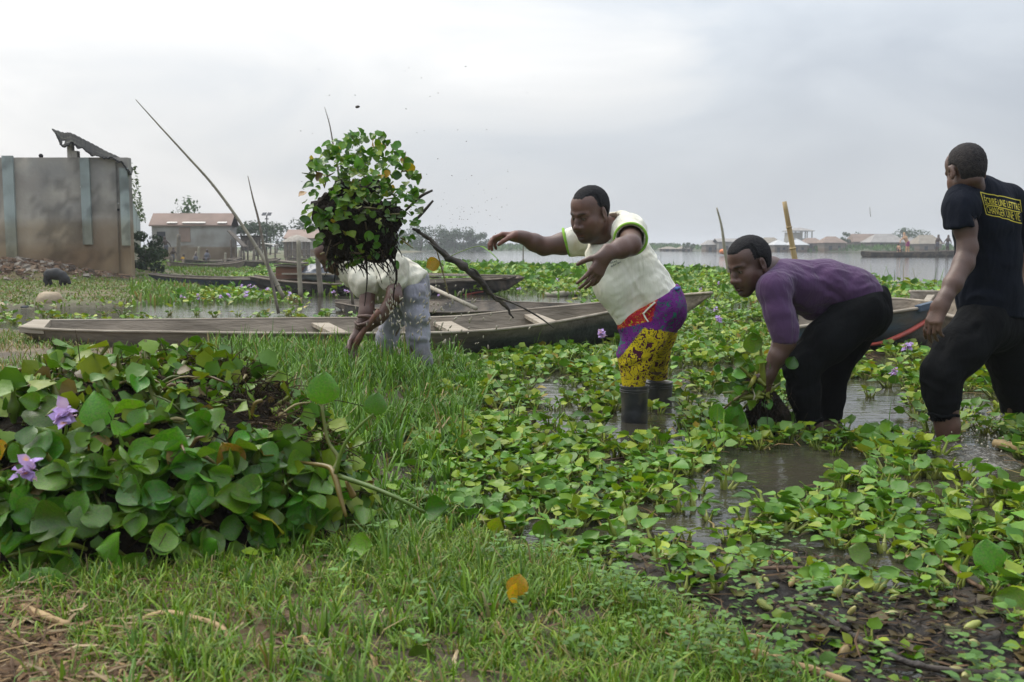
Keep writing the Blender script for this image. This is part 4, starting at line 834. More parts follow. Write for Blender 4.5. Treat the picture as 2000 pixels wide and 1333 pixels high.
q = at7(.5, .5, -.12); figure('person', stand(q[0]+.0, q[1], q[2], 1.7, -.18, .04, -.02), 'person in magenta skirt stooping in the far canoe', M_cpk, 's', M_cp, 1.55)
q = at7(.44, .5, -.05); figure('person', stand(q[0], q[1], q[2], 1.2, -.05, .1, .02, True), 'person in pale orange seated left in the far canoe', M_skd, 'ts', M_cpk, 1.3)
q = at7(.72, .5, -.1); figure('person', stand(q[0], q[1], q[2], 1.45, .05, .02, .05), 'left of two bare chested people standing in the far canoe', M_skd, 's', M_ct, 1.45)
q = at7(.80, .5, -.1); figure('person', stand(q[0], q[1], q[2], 1.4, .04, .08, .02), 'right of two bare chested people standing in the far canoe', M_skd, 's', M_ct, 1.4)
# ============================================================ people
def head_R(yaw, pitch, roll=0):
    """yaw 0 faces the camera, + turns to the photo's left; pitch + nods down; columns right, forward, up"""
    a, p, r = map(math.radians, (yaw, pitch, roll)); f = np.array((-math.sin(a), -math.cos(a), 0)); u = np.array((0, 0, 1.0)); x = np.cross(f, u)
    f2 = f*math.cos(p)-u*math.sin(p); u2 = u*math.cos(p)+f*math.sin(p)
    x2 = x*math.cos(r)+u2*math.sin(r); u3 = u2*math.cos(r)-x*math.sin(r)
    return np.stack((x2, f2, u3), 1)
def add_head(v, c, R, s=1.0, ears=True, fat=1.0):
    c = np.asarray(c, float); w = lambda x, y, z: c+R @ (np.array((x, y, z))*s); E = lambda p, r, k=.01, m='u', RR=None: v.ell(w(*p), np.array(r)*s, R if RR is None else R @ RR, k*s, m)
    E((0, -.014, .038), (.074, .097, .081), .02); E((0, .022, -.02), (.064*fat, .070, .088), .03)
    E((0, .034, .052), (.060, .050, .05), .03)
    for q in (-1, 1):
        v.cone(w(.047*q*fat, .002, -.052), w(.015*q, .062, -.104), .026*s, .021*s, .03*s)
        E((.046*q*fat, .052, -.028), (.023, .024, .022), .03)
        v.cone(w(.012*q, .0905, .0165), w(.047*q, .072, .019), .0105*s, .0085*s, .014*s)
        E((.031*q, .096, .000), (.0185, .014, .0125), .012, 's')
        E((.031*q, .0735, -.001), (.0165, .0165, .0135), .006)
        E((.033*q, .091, -.0045), (.0125, .006, .0022), .003, 's')
        E((.038*q, .064, -.06), (.02*fat, .02, .026), .03)
    E((0, .070, -.106), (.023, .023, .019), .025)
    v.chain([w(0, .084, .014), w(0, .098, -.014), w(0, .110, -.036)], [.0088*s, .0105*s, .0125*s], .012*s)
    E((0, .112, -.041), (.0155, .0145, .012), .008)
    for q in (-1, 1):
        E((.0175*q, .099, -.044), (.0115, .0135, .0105), .008); E((.0085*q, .1085, -.0545), (.0055, .007, .0042), .003, 's')
    E((0, .090, -.064), (.026, .017, .014), .02)
    E((0, .0965, -.0705), (.0255, .0145, .0075), .005); E((0, .0945, -.0845), (.0225, .0145, .0085), .005)
    E((0, .112, -.0772), (.0255, .02, .0016), .002, 's'); E((0, .094, -.096), (.02, .006, .004), .006, 's')
    if ears:
        for q in (-1, 1):
            RR = np.array(Matrix.Rotation(-.35*q, 3, 'Z') @ Matrix.Rotation(-.2, 3, 'X'))
            E((.0800*q, -.014, -.004), (.0085, .021, .034), .006, 'u', RR); E((.0890*q, -.006, -.003), (.006, .010, .019), .004, 's', RR)
            E((.0800*q, -.010, -.034), (.007, .009, .009), .005)
def skin_col(V, c, R, s, tone=(1, 1, 1), beard=0.0):
    p = (V-np.asarray(c)) @ R/s; C = np.ones((len(V), 3)); n = fbm(V*38, 7)[:, None]; C = C*(.86+.28*n)
    def blob(ctr, rad, soft=.35): return sst(1+soft, 1-soft, np.sqrt((((p-np.array(ctr))/np.array(rad))**2).sum(1)))[:, None]
    def put(w, col): C[:] = C*(1-w)+C*np.array(col)*w
    put(np.maximum(blob((0, .1, -.071), (.026, .03, .0075)), 0), (.62, .5, .52)); put(blob((0, .1, -.085), (.023, .03, .0085)), (.92, .66, .64)); put(blob((0, .105, -.0772), (.026, .03, .002)), (.3, .25, .25))
    for q in (-1, 1):
        put(blob((.031*q, .09, .0225), (.021, .04, .0048)), (.22, .2, .2)); put(blob((.032*q, .095, -.003), (.0175, .03, .0035)), (.16, .14, .14)); put(blob((.032*q, .09, -.012), (.018, .03, .006)), (.78, .74, .74))
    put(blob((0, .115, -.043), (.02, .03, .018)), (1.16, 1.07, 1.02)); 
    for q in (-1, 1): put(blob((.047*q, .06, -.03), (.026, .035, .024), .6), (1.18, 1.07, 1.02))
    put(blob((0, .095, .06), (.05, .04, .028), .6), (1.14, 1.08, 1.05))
    if beard: put(blob((0, .05, -.112), (.055, .055, .026), .4)*beard, (.3, .28, .28)); put(blob((0, .105, -.0615), (.028, .03, .004), .5)*beard, (.5, .48, .48))
    return C*np.array(tone)
def add_hair(c, R, s, thick=.007, hairline=.072, front=.062, low=-.052, temple=.0):
    v = Vol(np.asarray(c)-.17*s, np.asarray(c)+.17*s, .0041); c = np.asarray(c)
    sl, g = v.win(c-.17*s, c+.17*s); X, Y, Z = [g[i]-c[i] for i in range(3)]; q = [(R[0, i]*X+R[1, i]*Y+R[2, i]*Z)/s for i in range(3)]
    def el(ctr, r):
        a = [(q[i]-ctr[i])/r[i] for i in range(3)]; k0 = np.sqrt(sum(x*x for x in a)); k1 = np.sqrt(sum((a[i]/r[i])**2 for i in range(3)))+1e-9; return k0*(k0-1)/k1
    da, db = el((0, -.014, .038), (.074+thick, .097+thick, .081+thick*1.25)), el((0, -.036, -.008), (.064+thick*.6, .070+thick*.6, .072)); hh = np.maximum(.03-np.abs(da-db), 0)/.03; d = np.minimum(da, db)-hh*hh*.0075; d2 = el((0, .034, .052), (.060+thick*.8, .050+thick*.6, .05+thick)); d = np.minimum(d, d2)
    d = d+thick*.8*np.clip((.035-q[2])/.09, 0, 1)
    # hairline: front edge, temples, round the ear, nape
    A = hairline-q[2]+np.maximum(0, np.abs(q[0])-.03)*.55            # above the forehead line
    Bf = np.maximum(q[1]-.030-temple, -.018-q[2])                    # sides in front of the ear down to the sideburn
    Cb = np.maximum(q[1]+.028, low-q[2])                             # back of the head down to the nape
    reg = np.minimum(np.minimum(A, Bf), Cb)
    reg = np.maximum(reg, .033-np.sqrt((q[1]+.010)**2+(q[2]+.008)**2*.8))
    wp = np.stack(np.broadcast_arrays(q[0], q[1], q[2]), -1); reg = reg+(vnoise(wp*90, 4)-.5)*.004
    d = d+thick*.7*np.clip(1+A/.022, 0, 1)*(q[1] > .0)
    k = .010; h = np.maximum(k-np.abs(d-reg), 0)/k; v.d[sl] = ((np.maximum(d, reg)+h*h*k*.25)*s).astype(np.float32)
    V, Q = v.mesh(); N_ = vnormals(V, Q); V = V+N_*((vnoise(V*260, 3)-.5)*.0032*s)[:, None]
    return V, Q
def add_hand(v, wrist, f, n, sd, s=1.0, curl=(.3, .35, .4, .5), thumb=.5, spread=.08, tcurl=.3):
    """f: wrist to knuckles, n: the way the palm faces, sd: the thumb's side"""
    f, n, sd = [np.asarray(a, float)/np.linalg.norm(a) for a in (f, n, sd)]; w = np.asarray(wrist, float); sd = sd-f*(sd@f); sd /= np.linalg.norm(sd); n = np.cross(f, sd)*np.sign(np.cross(f, sd)@n)
    offs = (.029, .010, -.010, -.028); segs = ((.043, .026, .021), (.047, .030, .022), (.043, .027, .021), (.034, .021, .018))
    v.cone(w-f*.03*s, w+f*.02*s, .024*s, .026*s, .02*s, ax=sd, sq=1.15)
    for i in range(4):
        kn = w+f*(.092-.006*abs(i-1.2))*s+sd*offs[i]*s; v.cone(w+f*.012*s+sd*offs[i]*.55*s, kn, .0155*s, .0118*s, .016*s)
    for i in range(4):
        p = w+f*(.092-.006*abs(i-1.2))*s+sd*offs[i]*s; th = 0; r = .0102*s
        for j, L_ in enumerate(segs[i]):
            th += curl[i]*(.8, 1.1, .8)[j]; d = f*math.cos(th)+n*math.sin(th)+sd*spread*(1.2-i*.8); d /= np.linalg.norm(d); q = p+d*L_*s; v.cone(p, q, r, r*.88, .0035*s); p = q; r *= .88
    p = w+f*.022*s+sd*.026*s; d = f*(1-thumb)+sd*.75*thumb+n*.35; v.cone(w+f*.005*s+sd*.012*s, p, .02*s, .0165*s, .016*s); r = .0145*s
    for j, L_ in enumerate((.040, .032, .026)):
        d = d/np.linalg.norm(d); q = p+d*L_*s; v.cone(p, q, r, r*.86, .008*s if j == 0 else .004*s); p = q; r *= .86; d = d+(n*.6+f*.5-sd*.4)*tcurl
def wrinkle(V, Q, along, fa, fx, amp, seed, mask=None, warp=.35, sharp=1.0):
    """folds that run along a direction: noise stretched along it, ridged"""
    R = rot_between(along); q = V @ R; q = q+warp*(np.stack([fbm(V*5, seed+k, 2) for k in range(3)], 1)-.5)*np.array((.3, .3, .0))
    f = q*np.array((fx, fx, fa)); r = 1-np.abs(2*vnoise(f, seed)-1); r = (r-.5)*.7+.3*(vnoise(f*2.1, seed+9)-.5)
    if mask is not None: r = r*mask
    return V+vnormals(V, Q)*(r*amp*1.35)[:, None]
def near_mask(V, c, r): return np.exp(-((V-np.asarray(c))**2).sum(1)/(r*r))
def bvh_of(V, Q): return BVHTree.FromPolygons([tuple(v) for v in V], [tuple(q) for q in Q.tolist()])
def surf(bvh, px, py, off=.002):
    o = Vector((0, 0, HC)); d = Vector(ray(px, py)).normalized(); h = bvh.ray_cast(o, d)
    if h[0] is None: return None
    n = h[1] if h[1].dot(d) < 0 else -h[1]; return np.array(h[0])+np.array(n)*off
def band(bvh, pts, r, off=.0, n=40, k=6, flat=1.0):
    q = spline(np.array([(a, b, 0) for a, b in pts], float), n); w = [surf(bvh, a, b, off) for a, b, _ in q]; w = np.array([x for x in w if x is not None]); mb = MB(); w = lap_line(w); mb.tube(w, r, k, len(w), flat=flat); return mb
def lap_line(w, it=3):
    for _ in range(it): w[1:-1] = .5*w[1:-1]+.25*(w[:-2]+w[2:])
    return w
def text_mesh(body, size=1.0, bold=0.0):
    c = bpy.data.curves.new('print', 'FONT'); c.body = body; c.size = size; c.offset = bold; c.resolution_u = 3; o = bpy.data.objects.new('print', c); COL.objects.link(o)
    bpy.context.view_layer.update(); dg = bpy.context.evaluated_depsgraph_get(); me = bpy.data.meshes.new_from_object(o.evaluated_get(dg)); bpy.data.objects.remove(o)
    b = bmesh.new(); b.from_mesh(me); bmesh.ops.remove_doubles(b, verts=b.verts, dist=1e-5); bmesh.ops.triangulate(b, faces=b.faces)
    for _ in range(3):
        ed = [e for e in b.edges if e.calc_length() > .16*size]
        if not ed: break
        bmesh.ops.subdivide_edges(b, edges=ed, cuts=1); bmesh.ops.triangulate(b, faces=b.faces)
    V = np.array([v.co[:] for v in b.verts]); F = np.array([[v.index for v in f.verts] for f in b.faces]); b.free(); bpy.data.meshes.remove(me)
    return V, F
def print_on(name, bvh, V, F, box, quad, m, parent, off=.0018, warp=None):
    """lay flat artwork with bounds box=(u0,v0,u1,v1) on the cloth; quad: TL, TR, BR, BL"""
    u = (V[:, 0]-box[0])/(box[2]-box[0]); w = (V[:, 1]-box[1])/(box[3]-box[1]); q = np.array(quad, float)
    p = q[3]*((1-u)*(1-w))[:, None]+q[2]*(u*(1-w))[:, None]+q[1]*(u*w)[:, None]+q[0]*((1-u)*w)[:, None]
    if warp is not None: p = p+warp(u, w)
    W_ = [surf(bvh, a, b, off) for a, b in p]; ok = np.array([x is not None for x in W_]); W_ = np.array([x if x is not None else (0, 0, 0) for x in W_]); F = F[ok[F].all(1)]
    d = W_[F]; F = F[(np.abs(d[:, :, 1].max(1)-d[:, :, 1].min(1)) < .05)]
    use = np.unique(F); mp_ = np.full(len(W_), -1); mp_[use] = np.arange(len(use)); mk(name, W_[use], mp_[F], m, parent, False)
# ---- cloth and skin
def cloth(name, c1, c2, weave=420, bump=.25, rough=.9, sc=5, lo=.35, hi=.7, c3=None, s3=4, sheen=.15):
    m = mat(name, c1, c2, scale=sc, detail=5, lo=lo, hi=hi, rough=rough, spec=.12 if c1[1] < .03 else .2, bump=bump, bscale=weave, attr=True, c3=c3, s3=s3, sheen=sheen)
    t = m.node_tree; b = t.nodes['Principled BSDF']; src = b.inputs['Normal'].links[0].from_socket; tcn = N(t, 'ShaderNodeTexCoord')
    for rot, sc_, st_, ds in (((.3, .5, .2), 10, (1, 1, .28), .035), ((-.5, -.4, .9), 19, (1, 1, .22), .014)):      # hanging folds and finer creases
        mp_ = N(t, 'ShaderNodeMapping'); mp_.inputs['Rotation'].default_value = rot; mp_.inputs['Scale'].default_value = st_; L(t, tcn.outputs['Object'], mp_.inputs[0])
        n = N(t, 'ShaderNodeTexNoise'); n.inputs['Scale'].default_value = sc_; n.inputs['Detail'].default_value = 3; n.inputs['Distortion'].default_value = .5; L(t, mp_.outputs[0], n.inputs[0])
        bp = N(t, 'ShaderNodeBump'); bp.inputs['Strength'].default_value = .75; bp.inputs['Distance'].default_value = ds; L(t, n.outputs[0], bp.inputs['Height']); L(t, src, bp.inputs['Normal']); src = bp.outputs[0]
    L(t, src, b.inputs['Normal']); return m
def skin(name, c): 
    m = mat(name, c, tuple(x*.72 for x in c), scale=16, detail=6, rough=.42, spec=.5, bump=.16, bscale=230, attr=True); return m
M_sk2 = skin('skin_warm_dark', (.135, .068, .048)); M_sk3 = skin('skin_deep', (.105, .052, .037)); M_sk4 = skin('skin_brown', (.118, .060, .040)); M_sk1 = skin('skin_wet', (.12, .06, .042))
M_hair = mat('short_black_hair', (.010, .0095, .011), (.022, .02, .021), scale=90, rough=.85, spec=.25, bump=.6, bscale=300)
M_eye = mat('eye', (.26, .23, .2), rough=.25, attr=True)
M_cream = cloth('cream_cotton', (.86, .825, .69), (.78, .74, .60), c3=(.66, .61, .47), s3=6, lo=.4, hi=.75)
M_cream1 = cloth('cream_cotton_muddy', (.74, .70, .58), (.60, .56, .45), c3=(.42, .38, .29), s3=7)
M_lime = mat('lime_trim', (.30, .56, .06), (.22, .45, .04), scale=20, rough=.85)
M_purple = cloth('purple_cotton', (.098, .048, .112), (.070, .033, .084), sc=3)
M_black = cloth('black_twill', (.0060, .0065, .0070), (.0035, .0038, .0042), sc=4, sheen=0)
M_navy = cloth('dark_navy_cotton', (.0085, .0110, .0185), (.006, .0078, .013), sc=4, sheen=0)
M_grey = cloth('lilac_grey_denim', (.36, .35, .40), (.27, .26, .31), sc=7, c3=(.19, .175, .17), s3=5)
M_boot = mat('black_rubber', (.020, .021, .022), (.035, .034, .03), scale=9, rough=.42, spec=.5, bump=.2, c3=(.085, .075, .055), s3=11)
M_yprint = mat('yellow_print_ink', (.62, .52, .05), (.5, .42, .04), scale=40, rough=.8)
M_gprint = mat('dark_green_print', (.03, .05, .035), rough=.9)
def eyes(par, c, R, s, look=(0, 0)):
    for q in (-1, 1):
        mb = MB(); ctr = np.asarray(c)+R @ (np.array((.032*q, .0765, -.0035))*s); mb.ell(ctr, (.0122*s,)*3, R, 14, 10); V, F, _ = mb.geo(); p = (V-ctr) @ R/(.0122*s); d = p @ (np.array((look[0], 1, look[1]))/np.linalg.norm((look[0], 1, look[1])))
        mk('eye', V, F, M_eye, par, True, np.where(d[:, None] > .86, np.array((.03, .02, .015)), np.array((1., 1, 1))))
def person(c, label): return thing('person', c, label, 'person')

# ------------------------------------------------------------ the thrower
Y0 = float(G(1240, 815)[1]); k = S(Y0); pr = lambda x, y, d=0.0: P(x, y, Y0+d)
t2 = person(G(1245, 815), 'man in cream V-neck shirt and patterned trousers with both arms flung forward')
hc2, hR2, hs2 = pr(1152, 416, -.16), head_R(47, 19, 3), .98
lo, hi = pr(965, 850, -.75), pr(1350, 345, .35); lo[0] -= .1; hi[0] += .1; lo[2] -= .1; hi[2] += .1
v = Vol(lo, hi, .0050); add_head(v, hc2, hR2, hs2, True, 1.1)
v.cone(hc2+hR2 @ np.array((0, -.035, -.05)), pr(1192, 462, -.03), .058, .072, .03)
v.cone(hc2+hR2 @ np.array((0, .01, -.09)), pr(1178, 468, -.08), .05, .06, .04)
v.chain([pr(1192, 462, -.03), pr(1202, 490, 0), pr(1245, 560, 0), pr(1278, 598, 0)], [.08, .105, .10, .08], .05)
for a, b, c in (((1282, 612, -.1), (1240, 695, -.12), (1240, 800, -.12)), ((1300, 620, .1), (1280, 690, .32), (1284, 775, .5))): v.chain([pr(*a), pr(*b), pr(*c)], [.075, .055, .040], .03)
nsh, nel, nwr = pr(1232, 455, -.22), pr(1231, 479, -.46), pr(1186, 497, -.56)
v.chain([pr(1205, 462, -.08), nsh, nel], [.064, .056, .047], .03); v.chain([nel, (nel*.6+nwr*.4)+np.array((0, 0, .002)), nwr], [.046, .044, .030], .02)
fsh, fel, fwr = pr(1140, 470, .06), pr(1062, 482, .02), pr(1020, 464, -.03)
v.chain([pr(1180, 470, .02), fsh, (fsh+fel)/2, fel], [.058, .053, .051, .043], .03); v.chain([fel, fel*.55+fwr*.45+np.array((0, 0, .0)), fwr], [.043, .042, .029], .02)
fh = np.array((-1, -.1, .05)); add_hand(v, fwr+np.array((-.012, 0, .003)), fh, np.array((.15, -.2, -1)), np.array((.1, -1, .25)), 1.04, (.52, .6, .66, .72), .35, .05, .5)
nh = np.array((-.42, -.2, -.8)); add_hand(v, nwr+np.array((-.01, -.004, -.004)), nh, np.array((.4, .6, -.6)), np.array((-.5, -.3, .6)), 1.0, (.25, .3, .36, .45), .55, .12, .3)
V, Q = v.mesh(); C = skin_col(V, hc2, hR2, hs2, (1, 1, 1), .9)
C = C*np.where((V[:, :1] < fwr[0]-.02), np.array((1.45, 1.15, 1.0)), np.array((1., 1, 1)))
mk('body', V, Q, M_sk2, t2, True, C); eyes(t2, hc2, hR2, hs2, (-.1, -.5))
Vh, Qh = add_hair(hc2, hR2, hs2, .0085, .074, low=-.06); mk('hair', Vh, Qh, M_hair, t2)
# shirt
v = Vol(pr(1085, 650, -.45)-.05, pr(1350, 415, .32)+.05, .0064)
v.chain([pr(1196, 466, -.02), pr(1212, 500, -.0), pr(1236, 545, 0), pr(1262, 582, 0), pr(1284, 612, 0)], [.112, .134, .139, .139, .132], .05)
v.chain([pr(1178, 505, -.1), pr(1200, 560, -.1), pr(1224, 622, -.09)], [.085, .082, .055], .06)
v.chain([pr(1196, 452, -.05), pr(1228, 452, -.2), pr(1233, 464, -.33)], [.070, .072, .071], .045)
v.chain([pr(1185, 460, .05), pr(1150, 466, .08), pr(1113, 474, .05)], [.08, .075, .071], .045)
v.chain([pr(1196, 450, .0), pr(1215, 440, -.08)], [.07, .065], .04)
n_h = np.array((.50, .0, -.86)); v.plane(pr(1262, 602, 0), n_h); 
v.plane(pr(1105, 473, .05), np.array((-.93, .1, -.25)), .004)
# sleeve openings and the neck opening are hollowed out
v.cut(nsh+(nel-nsh)*.52, nel-nsh, .2, .105); v.cone(nsh+(nel-nsh)*.30, nsh+(nel-nsh)*1.2, .063, .063, .004, 's'); v.cone(fsh+(fel-fsh)*.30, fsh+(fel-fsh)*.8, .054, .054, .004, 's')
v.cone(pr(1190, 462, -.03), pr(1174, 438, -.12), .083, .098, .006, 's'); v.cone(pr(1176, 455, -.12), pr(1164, 474, -.22), .056, .014, .006, 's')
v.cone(pr(1255, 585, 0), pr(1300, 640, 0), .128, .128, .006, 's')
V, Q = v.mesh(); V = lap(V, Q)
ax_t = pr(1285, 610)-pr(1196, 466)
V = wrinkle(V, Q, np.array((1, .15, .55)), 5, 26, .013, 3, .35+near_mask(V, pr(1285, 520, -.1), .2)); V = wrinkle(V, Q, np.array((.55, .1, -1)), 4, 24, .012, 5, .25+1.2*near_mask(V, pr(1180, 520, -.1), .13)+near_mask(V, pr(1290, 590, -.1), .14)); V = wrinkle(V, Q, np.array((.2, .3, 1)), 7, 30, .007, 8, near_mask(V, pr(1205, 445, -.1), .14)); V = wrinkle(V, Q, np.array((1, .1, .8)), 6, 34, .008, 15, near_mask(V, pr(1250, 560, -.1), .2))
V = lap(V, Q, .6); mk('shirt', V, Q, M_cream, t2, True, np.ones((len(V), 3))); bv = bvh_of(V, Q)
mb = band(bv, [(1193, 443), (1190, 452), (1182, 462), (1172, 472), (1164, 478), (1160, 475), (1153, 470), (1146, 464)], .0062, .001, 44, 6); mb.build('collar_trim', M_lime, t2)
mb = MB(); cc = nsh+(nel-nsh)*.53; R = rot_between(nel-nsh); mb.tube([cc+R @ np.array((.0745*math.cos(a), .0745*math.sin(a), 0)) for a in np.linspace(0, 6.2832, 33)], .0065, 6, 40, cap=False); mb.build('sleeve_trim', M_lime, t2)
mb = MB(); cc = pr(1106.5, 473.5, .05); R = rot_between((-.93, .1, -.25)); mb.tube([cc+R @ np.array((.069*math.cos(a), .069*math.sin(a), 0)) for a in np.linspace(0, 6.2832, 33)], .0065, 6, 40, cap=False); mb.build('sleeve_trim', M_lime, t2)
Tv, Tf = text_mesh('Amis de la\nvie de la Terre', 1.0, .01); bx = (Tv[:, 0].min(), Tv[:, 1].min(), Tv[:, 0].max(), Tv[:, 1].max())
print_on('shirt_print', bv, Tv, Tf, bx, [(1191, 512), (1210, 506), (1212, 513), (1193, 523)], M_gprint, t2)
# trousers: three printed cottons
v = Vol(pr(1190, 775, -.35)-.03, pr(1350, 545, .72)+.03, .0064)
v.chain([pr(1282, 585, 0), pr(1284, 606, 0)], [.128, .130], .05); v.ell(pr(1299, 604, .0), (.098, .15, .108), None, .04)
v.chain([pr(1276, 606, -.06), pr(1258, 655, -.09), pr(1240, 697, -.11), pr(1237, 757, -.12)], [.118, .097, .077, .053], .04)
v.chain([pr(1292, 610, .08), pr(1285, 655, .18), pr(1280, 690, .32), pr(1284, 747, .5)], [.108, .084, .07, .054], .04)
v.chain([pr(1240, 600, -.06), pr(1232, 622, -.09), pr(1228, 640, -.1)], [.07, .062, .04], .04)
v.plane(pr(1290, 574, 0), np.array((-.50, 0, .86)), .004)
V, Q = v.mesh(); V = lap(V, Q)
V = wrinkle(V, Q, np.array((1, .1, .35)), 6, 22, .013, 13, (.3+near_mask(V, pr(1240, 690, -.15), .14))*sst(pr(1240, 756)[2], pr(1240, 725)[2], V[:, 2])); V = wrinkle(V, Q, np.array((.9, .1, .55)), 6, 20, .012, 14, near_mask(V, pr(1290, 640, -.1), .18))
px, py = project(V); yel = (py > 640+ (px-1255)*.16) & (px > 1258-(py-640)*.80) & (py > 640); yel |= (py > 700); red = (px < 1283-(py-590)*.25) & (py < 640-(px-1222)*.25) & (py > 540)
zone = np.zeros((len(V), 3)); zone[yel, 0] = 1; zone[red, 1] = 1
def print_mat():
    m = bpy.data.materials.new('printed_cotton'); m.use_nodes = True; t = m.node_tree; b = t.nodes['Principled BSDF']; b.inputs['Roughness'].default_value = .88; b.inputs['Specular IOR Level'].default_value = .2
    tcn = N(t, 'ShaderNodeTexCoord'); wn = N(t, 'ShaderNodeTexNoise'); wn.inputs['Scale'].default_value = 26; wn.inputs['Detail'].default_value = 2; L(t, tcn.outputs['Object'], wn.inputs[0])
    wm = N(t, 'ShaderNodeMixRGB'); wm.inputs[0].default_value = .10; L(t, tcn.outputs['Object'], wm.inputs[1]); L(t, wn.outputs['Color'], wm.inputs[2])
    def ramp(src, stops, interp='CONSTANT'):
        r = N(t, 'ShaderNodeValToRGB'); r.color_ramp.interpolation = interp; e = r.color_ramp.elements; e[0].position = stops[0][0]; e[0].color = (*stops[0][1], 1); e[1].position = stops[1][0]; e[1].color = (*stops[1][1], 1)
        for p_, c_ in stops[2:]: q = e.new(p_); q.color = (*c_, 1)
        L(t, src, r.inputs[0]); return r.outputs[0]
    def noise(sc, d=1.5, di=1.4):
        n = N(t, 'ShaderNodeTexNoise'); n.inputs['Scale'].default_value = sc; n.inputs['Detail'].default_value = d; n.inputs['Distortion'].default_value = di; L(t, wm.outputs[0], n.inputs[0]); return n.outputs[0]
    def cells(sc):
        n = N(t, 'ShaderNodeTexVoronoi'); n.feature = 'DISTANCE_TO_EDGE'; n.inputs['Scale'].default_value = sc; L(t, wm.outputs[0], n.inputs[0]); return n.outputs[0]
    Yc, Mr, Bk, Pu, Dp, Gr, Rd = (.62, .47, .012), (.075, .013, .03), (.012, .008, .012), (.155, .022, .19), (.05, .008, .075), (.012, .17, .10), (.46, .018, .03)
    y = ramp(noise(17, 1.0, 2.4), [(0, Mr), (.425, Bk), (.445, Yc), (.60, Bk), (.615, Yc), (.66, Bk), (.675, Mr)])
    p1 = ramp(noise(17, 1.0, 2.0), [(0, Pu), (.47, Dp), (.50, Pu), (.585, Dp), (.60, Gr), (.66, Dp), (.675, Pu)])
    r1 = ramp(noise(22, 1.0, 1.8), [(0, Rd), (.40, Bk), (.425, Rd), (.57, Bk), (.585, Yc), (.625, Rd)])
    vc = N(t, 'ShaderNodeVertexColor'); vc.layer_name = 'Col'; sp = N(t, 'ShaderNodeSeparateColor'); L(t, vc.outputs[0], sp.inputs[0])
    m1 = N(t, 'ShaderNodeMixRGB'); L(t, sp.outputs[0], m1.inputs[0]); L(t, p1, m1.inputs[1]); L(t, y, m1.inputs[2]); m2 = N(t, 'ShaderNodeMixRGB'); L(t, sp.outputs[1], m2.inputs[0]); L(t, m1.outputs[0], m2.inputs[1]); L(t, r1, m2.inputs[2]); L(t, m2.outputs[0], b.inputs['Base Color'])
    n = N(t, 'ShaderNodeTexNoise'); n.inputs['Scale'].default_value = 300; L(t, tcn.outputs['Object'], n.inputs[0]); bp = N(t, 'ShaderNodeBump'); bp.inputs['Strength'].default_value = .2; bp.inputs['Distance'].default_value = .01; L(t, n.outputs[0], bp.inputs['Height']); L(t, bp.outputs[0], b.inputs['Normal']); return m
mk('trousers', V, Q, print_mat(), t2, True, zone); bv = bvh_of(V, Q)
mb = band(bv, [(1279, 592), (1268, 602), (1257, 614)], .008, .012, 12, 6, .5); q = band(bv, [(1257, 612), (1261, 622), (1266, 630)], .006, .012, 10, 6, .5); VQ = q.geo(); mb.add(VQ[0], VQ[1]); mb.build('drawstring', M_cream, t2)
mb = band(bv, [(1318, 566), (1324, 562.5), (1326, 564)], .012, .0, 10, 6, .6); mb.build('waistband', mat('blue_waistband', (.07, .12, .34), rough=.9), t2)
for nm, (bx_, by_, dd), r0 in (('b', (1239, 752, -.12), .070), ('b', (1287, 745, .52), .076)):
    v = Vol(pr(bx_-45, 880, dd-.25)-.05, pr(bx_+45, 725, dd+.25)+.05, .0075); a = pr(bx_, by_, dd)
    v.chain([a+np.array((0, 0, .02)), pr(bx_, 815, dd), pr(bx_+1, 850, dd)], [r0, r0*.86, r0*.8], .02); v.cone(pr(bx_, 850, dd), pr(bx_-30, 860, dd-.05), .06, .045, .03); v.plane(a, (0, 0, 1), .002); v.cone(a+np.array((0, 0, .05)), a-np.array((0, 0, .012)), r0*.80, r0*.78, .003, 's')
    V, Q = v.mesh(); bt = mk('boot', V, Q, M_boot, t2)
    for dz in (.004, .022, .032):
        mb = MB(); rr = (r0+.001)*(1-.14*dz/.16); mb.tube([a+np.array((rr*math.cos(x), rr*math.sin(x), -dz)) for x in np.linspace(0, 6.2832, 29)], .0032, 5, 36, cap=False); mb.build('rim', M_boot, bt)

# ------------------------------------------------------------ the man in purple lifting weeds
Y0 = float(G(1582, 832)[1]); pr = lambda x, y, d=0.0: P(x, y, Y0+d)
t3 = person(G(1590, 832), 'young man in purple long sleeved shirt and black trousers bent double lifting weeds')
hc3, hR3, hs3 = pr(1463, 518, -.1), head_R(63, 20, -4), 1.0
v = Vol(pr(1405, 860, -.45)-.04, pr(1750, 455, .4)+.04, .0050); add_head(v, hc3, hR3, hs3, True, .98)
v.cone(hc3+hR3 @ np.array((0, -.03, -.045)), pr(1503, 532, -.03), .054, .066, .03)
v.chain([pr(1505, 535, -.02), pr(1550, 560, .02), pr(1680, 590, .02)], [.07, .085, .085], .05)
nsh, nel, nwr = pr(1513, 562, -.2), pr(1531, 640, -.24), pr(1506, 722, -.24)
v.chain([pr(1520, 550, -.08), nsh, nel], [.055, .05, .042], .03); v.chain([nel, pr(1533, 668, -.24), pr(1518, 698, -.24), nwr], [.042, .046, .04, .030], .02)
fsh, fel, fwr = pr(1528, 560, .18), pr(1530, 645, .2), pr(1505, 725, .1)
v.chain([pr(1530, 550, .08), fsh, fel, fwr], [.055, .05, .042, .03], .03)
add_hand(v, nwr+np.array((-.004, 0, -.008)), np.array((-.32, -.1, -.95)), np.array((-.55, .75, .2)), np.array((-.7, -.55, .1)), 1.05, (.6, .62, .66, .7), .6, .05, .4)
